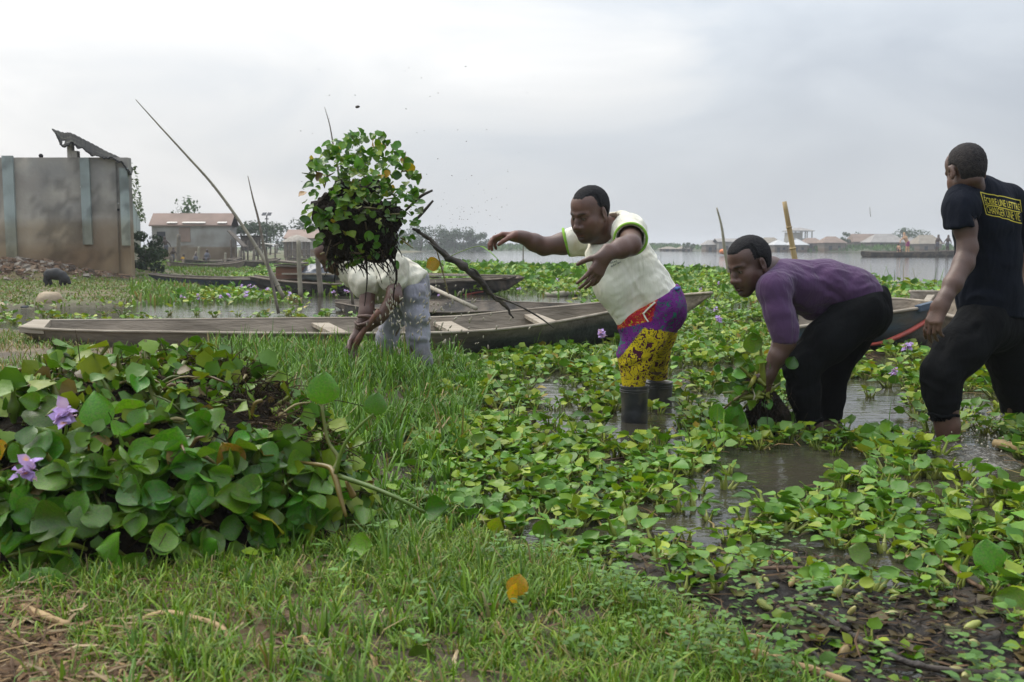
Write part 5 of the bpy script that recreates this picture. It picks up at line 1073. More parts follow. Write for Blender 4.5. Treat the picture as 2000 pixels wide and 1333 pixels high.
add_hand(v, fwr+np.array((-.004, 0, -.008)), np.array((-.35, -.1, -.95)), np.array((-.5, -.8, .2)), np.array((-.7, .6, .1)), 1.05, (.6, .62, .66, .7), .6, .05, .4)
v.chain([pr(1680, 615, -.1), pr(1562, 715, -.12), pr(1583, 832, -.1), pr(1586, 880, -.1)], [.09, .06, .05, .045], .03); v.chain([pr(1690, 620, .12), pr(1622, 715, .16), pr(1622, 880, .16)], [.09, .06, .045], .03)
V, Q = v.mesh(); mk('body', V, Q, M_sk3, t3, True, skin_col(V, hc3, hR3, hs3, (1, 1, 1), .25)); eyes(t3, hc3, hR3, hs3, (.0, -.5))
Vh, Qh = add_hair(hc3, hR3, hs3, .012, .066, low=-.04); mk('hair', Vh, Qh, M_hair, t3)
v = Vol(pr(1460, 700, -.42)-.04, pr(1740, 490, .4)+.04, .0064); ay = np.array((0, 1., 0))
v.chain([pr(1512, 540, -.01), pr(1545, 556, .0), pr(1610, 557, .02), pr(1660, 572, .02), pr(1694, 592, .02)], [.082, .108, .112, .112, .112], .05, ax=ay, sq=1.28)
v.chain([pr(1575, 590, .02), pr(1585, 606, .02)], [.07, .05], .05, ax=ay, sq=1.6)
v.chain([pr(1528, 545, -.1), pr(1511, 566, -.2), pr(1522, 615, -.235), pr(1532, 645, -.24), pr(1534, 674, -.24)], [.075, .070, .058, .053, .050], .04)
v.chain([pr(1530, 548, .1), pr(1526, 566, .19), pr(1532, 640, .2), pr(1526, 672, .17)], [.08, .074, .06, .052], .045)
v.plane(pr(1668, 595, 0), np.array((.60, 0, -.80))*1.0 if False else np.array((.42, 0, -.91)), .004)
v.plane(pr(1712, 574, 0), np.array((.95, 0, .1)), .01)
v.cone(pr(1500, 530, -.03), pr(1480, 510, -.08), .064, .075, .006, 's'); v.cut(pr(1534, 672, -.24), (-.05, 0, -1), .12, .075); v.cone(pr(1534, 662, -.24), pr(1529, 700, -.24), .046, .046, .003, 's')
V, Q = v.mesh(); V = lap(V, Q)
V = wrinkle(V, Q, np.array((.85, .2, -.5)), 5, 24, .013, 23, .3+near_mask(V, pr(1620, 560, -.2), .16)); V = wrinkle(V, Q, np.array((1, .1, .25)), 5, 26, .012, 25, near_mask(V, pr(1670, 580, -.2), .16)); V = wrinkle(V, Q, np.array((.5, .1, -1)), 6, 24, .012, 27, near_mask(V, pr(1545, 570, -.2), .1)); V = wrinkle(V, Q, np.array((1, .4, -.2)), 6, 26, .008, 29, near_mask(V, pr(1530, 640, -.24), .12))
V = lap(V, Q, .6); mk('shirt', V, Q, M_purple, t3, True, np.ones((len(V), 3)))
def trousers3():
    v = Vol(pr(1510, 850, -.4)-.03, pr(1755, 540, .42)+.03, .0064)
    v.chain([pr(1690, 586, .02), pr(1684, 612, .02)], [.108, .118], .04, ax=ay, sq=1.25)
    v.chain([pr(1680, 612, -.09), pr(1618, 664, -.12), pr(1566, 712, -.12), pr(1571, 768, -.11), pr(1580, 822, -.1)], [.114, .098, .079, .068, .054], .04)
    v.chain([pr(1684, 618, .12), pr(1650, 670, .15), pr(1628, 715, .16), pr(1622, 770, .16), pr(1622, 835, .16)], [.114, .096, .077, .064, .052], .04)
    v.ell(pr(1690, 612, .02), (.105, .16, .115), None, .04)
    v.plane(pr(1700, 566, 0), np.array((-.30, 0, .95)), .01); v.plane(pr(1580, 824, 0), (0, 0, -1), .003) if False else None
    v.cone(pr(1579, 812, -.1), pr(1584, 850, -.1), .046, .046, .003, 's')
    V, Q = v.mesh(); V = lap(V, Q)
    V = wrinkle(V, Q, np.array((1, .2, .1)), 6, 24, .016, 33, .25+near_mask(V, pr(1560, 735, -.2), .12)); return wrinkle(V, Q, np.array((.8, .2, .75)), 5, 18, .014, 35, .25+near_mask(V, pr(1660, 640, -.2), .2)), Q
V, Q = trousers3(); V = lap(V, Q, .6); mk('trousers', V, Q, M_black, t3, True, np.ones((len(V), 3)))
mb = MB(); a = pr(1581, 823, -.1); mb.tube([a+np.array((.0545*math.cos(x), .0545*math.sin(x), .014*math.cos(x)+.004*math.sin(5*x))) for x in np.linspace(0, 6.2832, 29)], .011, 6, 36, cap=False); mb.build('rolled_cuff', M_black, t3)

# ------------------------------------------------------------ the man walking away in the printed shirt
Y0 = float(G(1850, 862)[1]); pr = lambda x, y, d=0.0: P(x, y, Y0+d)
t4 = person(G(1870, 862), 'man seen from behind in dark printed T-shirt wading with trousers rolled up')
hc4, hR4, hs4 = pr(1886, 335, .0), head_R(172, 18, 3), .93
v = Vol(pr(1790, 905, -.4)-.03, pr(2060, 275, .65)+.03, .0056); add_head(v, hc4, hR4, hs4, True, .78)
v.cone(hc4+hR4 @ np.array((0, -.035, -.05)), pr(1904, 386, .07), .041, .052, .02)
v.chain([pr(1908, 385, .1), pr(1925, 440, .12), pr(1935, 620, .18)], [.08, .11, .11], .05)
sh_, el_, w1, wr = pr(1876, 405, -.06), pr(1890, 485, -.1), pr(1861, 555, -.17), pr(1841, 592, -.2)
v.chain([sh_, pr(1885, 444, -.08), el_], [.052, .0435, .039], .03); v.chain([el_, pr(1882, 515, -.12), w1, wr], [.039, .041, .037, .0265], .02)
add_hand(v, wr, np.array((-.42, -.1, -.9)), np.array((.55, -.35, -.35)), np.array((-.55, .65, -.2)) if False else np.array((-.5, .75, .1)), 1.0, (.42, .48, .52, .55), .4, .05, .3)
rs, re_ = pr(1990, 420, .32), pr(2010, 500, .36); v.chain([pr(1950, 405, .2), rs, re_, pr(2018, 590, .3)], [.055, .05, .042, .03], .03); add_hand(v, pr(2018, 590, .3), np.array((.05, -.1, -1)), np.array((-1, 0, 0)), np.array((0, -.1, -.2))+np.array((0, 1, 0)), 1.0)
v.chain([pr(1910, 645, .1), pr(1842, 735, .02), pr(1845, 800, .02), pr(1850, 830, .02), pr(1853, 870, .02), pr(1852, 900, .02)], [.09, .066, .052, .049, .046, .046], .03); v.chain([pr(1965, 645, .25), pr(1980, 740, .32), pr(1995, 880, .4)], [.09, .06, .045], .03)
V, Q = v.mesh(); mk('body', V, Q, M_sk4, t4, True, skin_col(V, hc4, hR4, hs4))
Vh, Qh = add_hair(hc4, hR4, hs4, .005, .07, low=-.078); mk('hair', Vh, Qh, mat('cropped_hair', (.016, .014, .0145), (.035, .028, .026), scale=70, rough=.8, spec=.3, bump=.5, bscale=300), t4)
v = Vol(pr(1835, 660, -.3)-.03, pr(2060, 345, .65)+.03, .0064); axw = np.array((.87, .5, 0))
v.chain([pr(1912, 392, .10), pr(1926, 435, .12), pr(1930, 500, .14), pr(1932, 570, .16), pr(1938, 640, .18)], [.09, .118, .116, .118, .132], .05, ax=axw, sq=1.22)
v.chain([pr(1905, 378, .08), pr(1880, 392, -.02), pr(1876, 410, -.06), pr(1877, 446, -.085)], [.072, .064, .064, .065], .04)
v.chain([pr(1925, 380, .14), pr(1965, 395, .25), pr(1992, 425, .33), pr(2000, 465, .34)], [.075, .075, .07, .068], .04)
v.chain([pr(1900, 376, .07), pr(1912, 380, .1)], [.072, .075], .03); v.cone(pr(1906, 385, .09), pr(1898, 362, .055), .068, .058, .03)
v.plane(pr(1935, 617, 0), np.array((-.12, 0, -1)), .004); v.cut(pr(1880, 445, -.085), (.08, 0, -1), .14, .078); v.cone(pr(1881, 432, -.08), pr(1888, 470, -.09), .056, .056, .003, 's'); v.cone(pr(1893, 343, .03), pr(1886, 322, .02), .060, .075, .005, 's'); v.cone(pr(1938, 612, .18), pr(1940, 660, .18), .12, .12, .004, 's', ax=axw, sq=1.22)
V, Q = v.mesh(); V = lap(V, Q)
V = wrinkle(V, Q, np.array((.5, .2, -1)), 4, 18, .014, 43, .25+near_mask(V, pr(1900, 470, -.1), .15)); V = wrinkle(V, Q, np.array((1, .5, -.35)), 5, 22, .013, 45, .25+near_mask(V, pr(1900, 575, 0), .17)); V = wrinkle(V, Q, np.array((.25, .1, -1)), 3.5, 19, .013, 47, near_mask(V, pr(1950, 410, 0), .12))
V = lap(V, Q, .6); mk('shirt', V, Q, M_navy, t4, True, np.ones((len(V), 3))); bv = bvh_of(V, Q)
mb = band(bv, [(1872, 353), (1880, 354), (1890, 356), (1900, 357), (1910, 356), (1918, 354)], .006, .001, 24, 6); mb.build('collar', M_navy, t4)
art = MB()
T1, F1 = text_mesh('\u00c9CRIRE UNE LETTRE', 1.0, .015); T2, F2 = text_mesh('CHANGER UNE VIE', 1.0, .0)
def fit(T, u0, v0, u1, v1):
    a, b = T.min(0), T.max(0); return np.stack((u0+(T[:, 0]-a[0])/(b[0]-a[0])*(u1-u0), v0+(T[:, 1]-a[1])/(b[1]-a[1])*(v1-v0), 0*T[:, 0]), 1)
def bar(u0, v0, u1, v1, n=24):
    u = np.linspace(0, 1, n); d = np.array((u1-u0, v1-v0)); h = .022; 
    if abs(d[0]) > abs(d[1]): A = np.stack((u0+u*d[0], np.full(n, v0-h), 0*u), 1); B = A+np.array((0, 2*h, 0))
    else: h2 = .011; A = np.stack((np.full(n, u0-h2), v0+u*d[1], 0*u), 1); B = A+np.array((2*h2, 0, 0))
    i = np.arange(n-1); return np.concatenate((A, B)), np.concatenate((np.stack((i, i+1, n+i), 1), np.stack((i+1, n+i+1, n+i), 1)))
step = lambda u, w: np.stack((0*u, 2.2*sst(.36, .43, u)*1.0-1.4*sst(.40, .48, u)*(w > .5)+1.2*sst(.60, .66, u)*(w < .2)+1.5*np.sin(u*9)*.5), 1)
quad4 = [(1913.5, 375.5), (1992, 390), (1998, 434), (1926, 419.5)]
parts = [(fit(T1, .055, .52, .965, .90), F1), (fit(T2, .055, .10, .93, .43), F2), bar(0, .985, 1, .985), bar(0, .015, 1, .015), bar(.008, .0, .008, 1), bar(.992, 0, .992, 1), bar(.04, .475, .96, .475)]
for i, (Tv, Tf) in enumerate(parts):
    print_on('shirt_lettering' if i < 2 else 'shirt_print_line', bv, Tv, Tf, (0, 0, 1, 1), quad4, M_yprint, t4, .0022, step)
v = Vol(pr(1780, 850, -.3)-.03, pr(2080, 590, .8)+.03, .0064)
v.chain([pr(1936, 600, .17), pr(1938, 640, .18)], [.108, .115], .04, ax=axw, sq=1.25)
v.chain([pr(1916, 636, .1), pr(1874, 686, .05), pr(1838, 732, .02), pr(1840, 770, .02), pr(1843, 810, .02)], [.114, .099, .077, .067, .058], .04)
v.chain([pr(1962, 640, .25), pr(1975, 700, .3), pr(1985, 750, .34), pr(1995, 800, .38), pr(2000, 850, .4)], [.118, .105, .09, .08, .075], .04)
v.plane(pr(1936, 596, 0), (0, 0, 1), .01); v.cone(pr(1843, 803, .02), pr(1846, 830, .02), .052, .052, .003, 's')
V, Q = v.mesh(); V = lap(V, Q); V = wrinkle(V, Q, np.array((1, .2, .15)), 6, 22, .015, 53, .25+near_mask(V, pr(1840, 750, 0), .12)); V = wrinkle(V, Q, np.array((.6, .2, 1)), 5, 18, .014, 55, .3+near_mask(V, pr(1890, 660, 0), .15))
V = lap(V, Q, .6); mk('trousers', V, Q, M_black, t4, True, np.ones((len(V), 3)))
mb = MB(); a = pr(1843, 809, .02); mb.tube([a+np.array((.059*math.cos(x), .059*math.sin(x), .004*math.sin(4*x))) for x in np.linspace(0, 6.2832, 29)], .0085, 6, 36, cap=False); mb.build('rolled_cuff', M_black, t4)

# ------------------------------------------------------------ the man bent over behind the flying weeds
Y0 = 6.55; pr = lambda x, y, d=0.0: P(x, y, Y0+d)
t1 = person(pr(800, 712), 'man in pale shirt and grey trousers bent low with a wooden handled tool')
hc1, hR1, hs1 = pr(650, 494, -.05), head_R(75, 48, 0), 1.02
v = Vol(pr(600, 760, -.45)-.04, pr(870, 440, .4)+.04, .008); add_head(v, hc1, hR1, hs1)
v.cone(hc1+hR1 @ np.array((0, -.04, -.045)), pr(692, 510, 0), .055, .07, .03)
v.chain([pr(695, 515, 0), pr(745, 540, 0), pr(805, 565, 0)], [.09, .11, .1], .05)
a_s, a_e, a_h = pr(718, 558, -.2), pr(716, 612, -.26), pr(698, 657, -.3); v.chain([pr(705, 530, -.1), a_s, a_e, a_h], [.06, .056, .046, .034], .03)
b_s, b_e, b_h = pr(768, 520, -.2), pr(770, 580, -.3), pr(742, 622, -.32); v.chain([pr(735, 520, -.08), b_s, b_e, b_h], [.06, .058, .046, .034], .03)
add_hand(v, a_h, np.array((-.35, -.2, -.8)), np.array((.6, .5, .1)), np.array((-.6, -.6, .3)), 1.1, (.7, .75, .8, .85), .5, .04, .5); add_hand(v, b_h, np.array((-.7, -.2, -.5)), np.array((.4, .6, -.2)), np.array((-.5, -.6, .5)), 1.1, (.7, .75, .8, .85), .5, .04, .5)
v.chain([pr(808, 580, -.08), pr(815, 655, -.1), pr(828, 760, -.1)], [.08, .06, .045], .03); v.chain([pr(785, 585, .12), pr(757, 650, .14), pr(748, 760, .14)], [.08, .06, .045], .03)
V, Q = v.mesh(); mk('body', V, Q, M_sk1, t1, True, skin_col(V, hc1, hR1, hs1)); Vh, Qh = add_hair(hc1, hR1, hs1, .006, .07); mk('hair', Vh, Qh, M_hair, t1)
v = Vol(pr(655, 610, -.4)-.04, pr(850, 470, .4)+.04, .007)
v.chain([pr(698, 522, 0), pr(730, 533, 0), pr(768, 544, 0), pr(806, 556, 0)], [.125, .145, .14, .125], .05, ax=np.array((0, 1, 0)), sq=1.2); v.chain([pr(700, 535, -.1), pr(715, 556, -.19)], [.09, .084], .04); v.chain([pr(745, 525, -.1), pr(766, 522, -.18), pr(768, 545, -.23)], [.1, .09, .085], .04)
v.chain([pr(735, 565, -.05), pr(770, 580, -.05)], [.08, .06], .05)
v.plane(pr(812, 560, 0), np.array((.80, 0, -.60)), .005); v.cone(pr(690, 508, 0), pr(665, 500, 0), .07, .085, .006, 's')
V, Q = v.mesh(); V = lap(V, Q); V = wrinkle(V, Q, np.array((.4, .2, -1)), 4, 17, .022, 63, .4+near_mask(V, pr(710, 540, -.1), .2)); V = wrinkle(V, Q, np.array((1, .1, .6)), 4, 16, .018, 65)
V = lap(V, Q, .6); mk('shirt', V, Q, M_cream1, t1, True, np.ones((len(V), 3)))
v = Vol(pr(720, 740, -.35)-.03, pr(860, 520, .4)+.03, .007)
v.chain([pr(806, 548, .02), pr(806, 575, .02)], [.1, .105], .04, ax=np.array((0, 1, 0)), sq=1.3)
v.chain([pr(808, 575, -.08), pr(813, 615, -.1), pr(815, 655, -.1), pr(826, 715, -.1), pr(829, 745, -.1)], [.094, .076, .062, .050, .05], .03); v.chain([pr(790, 580, .12), pr(768, 622, .14), pr(756, 660, .14), pr(748, 740, .14)], [.09, .072, .058, .05], .03)
v.plane(pr(812, 540, 0), np.array((-.75, 0, .65)), .01)
V, Q = v.mesh(); V = lap(V, Q); V = wrinkle(V, Q, np.array((1, .2, -.3)), 4, 18, .024, 73, .5+near_mask(V, pr(820, 680, -.1), .2)); V = wrinkle(V, Q, np.array((.7, .2, .8)), 4, 15, .018, 75)
V = lap(V, Q, .6); mk('trousers', V, Q, M_grey, t1, True, np.ones((len(V), 3)))
mb = MB(); f_ = np.array((-.35, -.2, -.8)); hp = a_h+np.array((-.03, -.03, -.07)); hq = b_h+np.array((-.06, -.03, -.03)); d = (hp-hq); d /= np.linalg.norm(d); mb.tube([hq-d*.10, (hp+hq)/2+np.array((0, 0, .004)), hp+d*.18], [.019, .0175, .016], 8, 10); M_handle = mat('worn_red_wood', (.23, .10, .06), (.13, .06, .04), scale=9, rough=.6, stretch=(1, 1, 1))
mb.lone('tool_handle', M_handle, 'worn reddish wooden tool handle gripped by the bent man, pointing into the grass', 'tool')
# ============================================================ plants
M_leaf = mat('hyacinth_leaf', (1, 1, 1), (.74, .80, .62), scale=22, detail=4, rough=.40, spec=.34, trans=.20, attr=True, bump=.15, bscale=40)
M_leafp = mat('hyacinth_leaf_large', (.10, .235, .010), (.055, .155, .008), scale=17, detail=5, rough=.30, spec=.48, trans=.22, attr=True, objrand=.48, bump=.18, bscale=30, c3=(.11, .17, .03), s3=9)
M_stem = mat('hyacinth_stem', (1, 1, 1), (.75, .7, .55), scale=30, rough=.4, spec=.5, attr=True, trans=.1)
M_grass = mat('grass_blade', (1, 1, 1), (.8, .82, .7), scale=30, rough=.5, spec=.35, attr=True, trans=.25)
M_root = mat('wet_roots', (.010, .008, .006), (.030, .021, .013), scale=30, detail=8, rough=.8, spec=.12, bump=1.0, bscale=60)
M_hairs = mat('brown_root_hairs', (.095, .062, .03), (.025, .017, .010), scale=9, rough=.8, spec=.15)
M_litter = mat('plant_litter', (1, 1, 1), (.68, .62, .55), scale=40, rough=.8, spec=.25, attr=True)
M_petal = mat('lilac_petal', (.56, .40, .76), (.45, .29, .68), scale=60, rough=.6, trans=.3, attr=True)
UL = {'hi': [0, .05, .16, .32, .5, .68, .84, .95, 1.0], 'mid': [0, .22, .62, 1.0], 'lo': [0, .55, 1.0]}
def wl(u): return np.interp(u, [0, .06, .2, .42, .66, .86, .96, 1], [.07, .24, .43, .52, .475, .31, .15, .03])
def blade(lod='hi', cup=.25, curl=.2, wav=.05, ph=0.0, wide=1.0):
    us = np.array(UL[lod]); vs_ = np.linspace(-1, 1, {'hi': 9, 'mid': 3, 'lo': 3}[lod]); V = []
    for u in us:
        for q in vs_:
            w = wl(u)*wide; x = q*w; z = cup*(abs(q)**2)*w*.9-.012*(1-q*q); y = u-.06*abs(q)**2*(u > .5); z -= curl*u*u; z += wav*math.sin(u*7+ph+q*2.5)*abs(q)
            V.append((x, y, z))
    return np.array(V), grid_faces(len(us), len(vs_))
def petiole(p0, p1, r, bulb, k=5, n=6):
    mb = MB(); t = np.linspace(0, 1, n); rr = r*(1+bulb*np.exp(-((t-.38)/.22)**2)); mid = (np.asarray(p0)+np.asarray(p1))/2+np.array((0, 0, .006)); mb.tube([p0, mid, p1], rr, k, n, cap=False); V, F, C = mb.geo(); return V, F[0]
def frame(y, nrm):
    y = np.asarray(y, float); y = y/np.linalg.norm(y); z = np.asarray(nrm, float); z = z-y*(z@y); z /= np.linalg.norm(z)+1e-9; return np.stack((np.cross(y, z), y, z), 1)
GREENS = [(.140, .270, .012), (.105, .235, .012), (.185, .305, .014), (.235, .325, .016), (.070, .18, .010), (.13, .255, .035), (.27, .335, .022)]
def gcol(r): 
    c = np.array(GREENS[r.randrange(len(GREENS))])*r.uniform(.78, 1.2); return c
def plant_variant(seed, lod, n, size):
    """returns leaves [(V,F,C)] and the stem cluster (V,F,C)"""
    r = random.Random(seed); leaves = []; SV, SF, SCc, off = [], [], [], 0; a0 = r.uniform(0, 6)
    for i in range(n):
        a = a0+i*2.4+r.uniform(-.4, .4); lean = r.uniform(.25, 1.1)*(.5+.6*i/n); L_ = size*r.uniform(.55, 1.2); d = np.array((math.cos(a)*math.sin(lean), math.sin(a)*math.sin(lean), math.cos(lean)))
        b = np.array((math.cos(a), math.sin(a), 0))*size*.12; tip = b+d*L_
        bulb = r.uniform(.6, 2.2); yel = r.random(); sc = np.array((.24, .31, .04))*(1-yel*.6)+np.array((.42, .42, .12))*yel*.6
        if lod != 'lo':
            V, F = petiole(b-np.array((0, 0, .02)), tip, size*.055, bulb, 5 if lod == 'hi' else 3, 6 if lod == 'hi' else 4); SV.append(V); SF.append(F+off); off += len(V); SCc.append(np.tile(sc*r.uniform(.7, 1.1), (len(V), 1)))
        bl = size*r.uniform(.55, 1.0); out_ = np.array((math.cos(a), math.sin(a), 0)); up = np.array((0, 0, 1.0)); tl = r.uniform(-.2, .95); yd = d*(.4+.5*tl)+out_*(1.0-tl)+np.array((r.gauss(0, .25), r.gauss(0, .25), r.gauss(0, .15))); nm = up*.8-out_*(.9*tl)+np.array([r.gauss(0, .3) for _ in range(3)])
        V, F = blade(lod, r.uniform(.05, .5), r.uniform(-.1, .35), .04, r.uniform(0, 6), r.uniform(.85, 1.08)); V = (V*bl) @ frame(yd, nm).T+tip; c = gcol(r)
        c = c*r.choice((.85, .95, 1.05, 1.1))
        if r.random() < .016: c = np.array((.33, .24, .03))
        leaves.append((V, F, np.tile(c, (len(V), 1))))
    st_ = (np.concatenate(SV), np.concatenate(SF), np.concatenate(SCc)) if SV else None
    return leaves, st_
def merge(parts):
    off = 0; V, F, C = [], [], []
    for v, f, c in parts: V.append(v); F.append(f+off); C.append(c); off += len(v)
    return np.concatenate(V), np.concatenate(F), np.concatenate(C)
def scatter(variants, which, pos, rz, sc, tint):
    """arrays of instances joined into one mesh"""
    V, F, C, off = [], [], [], 0
    for k, (v, f, c) in enumerate(variants):
        m = which == k; n = int(m.sum())
        if not n: continue
        ca, sa, s = np.cos(rz[m])[:, None], np.sin(rz[m])[:, None], sc[m][:, None]; x = v[None, :, 0]*s; y = v[None, :, 1]*s; z = v[None, :, 2]*s
        W_ = np.stack((x*ca-y*sa, x*sa+y*ca, z+0*ca), -1)+pos[m][:, None, :]; V.append(W_.reshape(-1, 3)); C.append((c[None]*tint[m][:, None, :]).reshape(-1, 3)); F.append((f[None]+(np.arange(n)*len(v))[:, None, None]+off).reshape(-1, f.shape[1])); off += n*len(v)
    return np.concatenate(V), np.concatenate(F), np.concatenate(C)
# ---- where open water shows
OPEN = [GP(p) for p in ([(-200, 600), (150, 602), (290, 598), (500, 594), (700, 590), (905, 578), (1230, 584), (1230, 606), (1000, 622), (860, 640), (-200, 690)],
    [(1392, 680), (1450, 680), (1462, 770), (1395, 770)], [(1640, 745), (1765, 745), (1800, 850), (1650, 850), (1590, 870)], [(1420, 895), (1560, 872), (1720, 890), (1870, 920), (1930, 965), (1800, 1000), (1690, 965), (1560, 968), (1500, 1010), (1400, 1030), (1280, 1060), (1170, 1060), (1180, 1030), (1300, 985)],
    [(1060, 730), (1150, 750), (1130, 850), (1050, 850)], [(1790, 790), (1975, 780), (1975, 930), (1800, 915)], [(1420, 1062), (1720, 1066), (1700, 1112), (1440, 1110)], [(1190, 790), (1330, 770), (1330, 865), (1190, 870)], [(1390, 780), (1540, 770), (1560, 850), (1400, 860)], [(1250, 720), (1330, 700), (1350, 780), (1250, 790)])]
LAKE = lambda x, y: np.interp(CX+FPX*x/np.maximum(y, .1), [300, 640, 850, 1000, 1300, 1600, 1900, 2200], [60, 42, 38, 35, 29, 23, 19.5, 18])
def hull_poly(near, far): return [tuple(p[:2]) for p in near]+[tuple(p[:2]) for p in far[::-1]]
HULLS = [GP([(38, 643), (620, 651), (890, 648), (1050, 636), (1215, 606), (1385, 573), (1200, 592), (1000, 610), (860, 624), (66, 630)], .15), GP([(655, 600), (850, 614), (1165, 600), (980, 588), (655, 586)], .08), GP([(488, 541), (700, 560), (860, 556), (1022, 543), (860, 545), (700, 547)], .3), GP([(290, 536), (420, 549), (585, 548), (640, 540), (585, 541), (420, 541)], .22), GP([(1560, 645), (1730, 616), (1835, 597), (1790, 588), (1730, 585), (1560, 597)], .25), GP([(1778, 592), (1870, 624), (2100, 650), (2100, 590), (1900, 578), (1778, 571)], .3)]
LEGS = [G(1240, 815), P(1287, 790, float(G(1287, 785)[1])), G(1582, 832), P(1622, 835, float(G(1582, 832)[1])+.16), G(1850, 862), P(1995, 850, float(G(1850, 862)[1])+.4), P(826, 715, 6.45), P(750, 715, 6.7)]
def in_hulls(x, y):
    r = np.zeros(x.shape, bool)
    for h in HULLS: r |= inpoly(x, y, h)
    return r
def in_open(x, y):
    r = np.full(x.shape, 9.0)
    for o in OPEN: r = np.minimum(r, sdpoly(x, y, o))
    return r
PC = np.array((-1.13, 2.90)); PRX, PRY, PH = .72, .68, .47
def pile_r(x, y): return np.hypot((x-PC[0])/PRX, (y-PC[1])/PRY)
def pile_z(x, y):
    r = pile_r(x, y); p = np.stack((x, y, 0*x), -1); return .05+PH*np.clip(1-r*r, 0, 1)**.72*(.86+.3*fbm(p*3.2, 77))
def mat_points(y0, y1, cell, keepf):
    xs = np.arange(-.62*y1-2 if y0 > 9 else -.56*y1-.7, .56*y1+1, cell); ys = np.arange(y0, y1, cell); X, Y = [a.ravel() for a in np.meshgrid(xs, ys)]
    X = X+RG.uniform(-.5, .5, X.shape)*cell; Y = Y+RG.uniform(-.5, .5, X.shape)*cell
    m = np.abs(X) < .545*Y+(.8 if y0 < 9 else .15); X, Y = X[m], Y[m]; p = np.stack((X, Y, 0*X), -1)
    op = in_open(X, Y); bank = sdpoly(X, Y, BANK); mud = sdpoly(X, Y, MUD); land = sdpoly(X, Y, LAND)
    n = fbm(p*1.1, 51); n2 = fbm(p*3.2, 52)
    d = np.where(op < 0, np.where((n2 > .565) & (op > -.45), .5, .05), sst(.40, .49, .4*n+.6*n2)+.06)
    d = d*np.where(op > 0, np.clip(.25+op/.12, 0, 1), 1)
    d *= sst(-.12, .10, bank)*.97+.03; d *= sst(-.25, .1, mud)*.45+.55*sst(-1.3, -.2, mud); d *= (land > .15); d *= (Y < LAKE(X, Y)+1.4*(n-.5)*4); d *= ~in_hulls(X, Y); d *= pile_r(X, Y) > 1.02
    for li, l in enumerate(LEGS): d *= ~((np.abs(X-l[0]) < (.13 if li == 4 else .09)) & (Y < l[1]+.12) & (Y > l[1]-(.55 if li == 4 else .24)))
    for h in HULLS: d *= ~((sdpoly(X, Y+.0, h) < .12+.012*Y))
    d *= keepf(X, Y); m = RG.random(X.shape) < d; return X[m], Y[m]
one = lambda x, y: 1.0
# near and middle mat
hiV = [plant_variant(100+i, 'hi', 5+i % 3, .066) for i in range(12)]
midV = [merge(l+([s] if s else [])) for l, s in (plant_variant(200+i, 'mid', 6+i % 3, .072) for i in range(14))]
loV = [merge(l) for l, s in (plant_variant(300+i, 'lo', 5, .11) for i in range(10))]
X, Y = mat_points(2.35, 6.6, .076, one); o = np.argsort(Y); X, Y = X[o], Y[o]
px, py = project(np.stack((X, Y, 0*X+.05), 1)); inv = (px > 0) & (px < 2000) & (py < 1340); single = np.nonzero(inv)[0][:300]
rest = np.setdiff1d(np.arange(len(X)), single)
Z = np.maximum(ground_z(X, Y), 0)
ZONES = [('in the wet mud at the bottom right', lambda a, b: (b > 1060) & (a > 1250)), ('on the bank edge right of the weed heap', lambda a, b: (b > 1000) & (a <= 1250)), ('below the man in patterned trousers', lambda a, b: (a <= 1330)), ('in rafts below the man in purple', lambda a, b: (a > 1330) & (a <= 1720)), ('near the wading man on the right', lambda a, b: a > 1720)]
midV = [(v*np.array((1, 1, .8)), f, c) for v, f, c in midV]
svar = []
for lv, stv in hiV:
    svar.append(([mesh_data('leaf', v, f, True, c, M_leaf) for v, f, c in lv], mesh_data('stem_cluster', *stv[:2], True, stv[2], M_stem)))
for i in single:
    lm, sm = svar[rnd.randrange(len(svar))]; zi = [k for k, (nm, fn) in enumerate(ZONES) if bool(fn(px[i], py[i]))][0]
    nd = py[i] > 1040; s_ = rnd.uniform(.62, 1.12)*(.86 if nd else 1)
    t_ = thing('water_hyacinth', (X[i], Y[i], Z[i]-.004), 'water hyacinth plant with round glossy leaves '+ZONES[zi][0], 'water plant', 'water hyacinth '+ZONES[zi][0]); t_.rotation_euler = (rnd.gauss(0, .12), rnd.gauss(0, .12), rnd.uniform(0, 6.28)); t_.scale = (s_, s_, s_*.76)
    so_ = bpy.data.objects.new('stems', sm); COL.objects.link(so_); so_.parent = t_
    for me in lm: lo_ = bpy.data.objects.new('leaf', me); COL.objects.link(lo_); lo_.parent = t_
def tints(n, x=None, y=None):
    t = RG.uniform(.72, 1.25, n)[:, None]*np.array((1, 1, 1))[None]; w = RG.random(n)[:, None]; t = t*(1+np.array((.25, .06, -.1))*(w-.4)); return t
hm = [merge(l+[s]) for l, s in hiV[:6]]
parts_ = []
V, F, C = scatter(midV, RG.integers(0, 14, len(rest)), np.stack((X[rest], Y[rest], Z[rest]-.004), 1), RG.uniform(0, 6.28, len(rest)), RG.uniform(.6, 1.15, len(rest)), tints(len(rest))); parts_.append((V, F, C))
X, Y = mat_points(6.6, 12.5, .105, one); n_ = len(X)
parts_.append(scatter(midV, RG.integers(0, 14, n_), np.stack((X, Y, 0*X), 1), RG.uniform(0, 6.28, n_), RG.uniform(.75, 1.3, n_), tints(n_)))
V, F, C = merge(parts_); mk('hyacinth_mat', V, F, M_leaf, None, True, C, 'stuff')
X, Y = mat_points(12.5, 46, .20, one); n_ = len(X); far_s = RG.uniform(1.0, 1.6, n_)*(.8+.55*sst(17, 26, Y))*np.where((CX+FPX*X/Y < 600) & (Y > 20), .55, 1)*(.75+.5*fbm(np.stack((X, Y, 0*X), 1)*.35, 61))
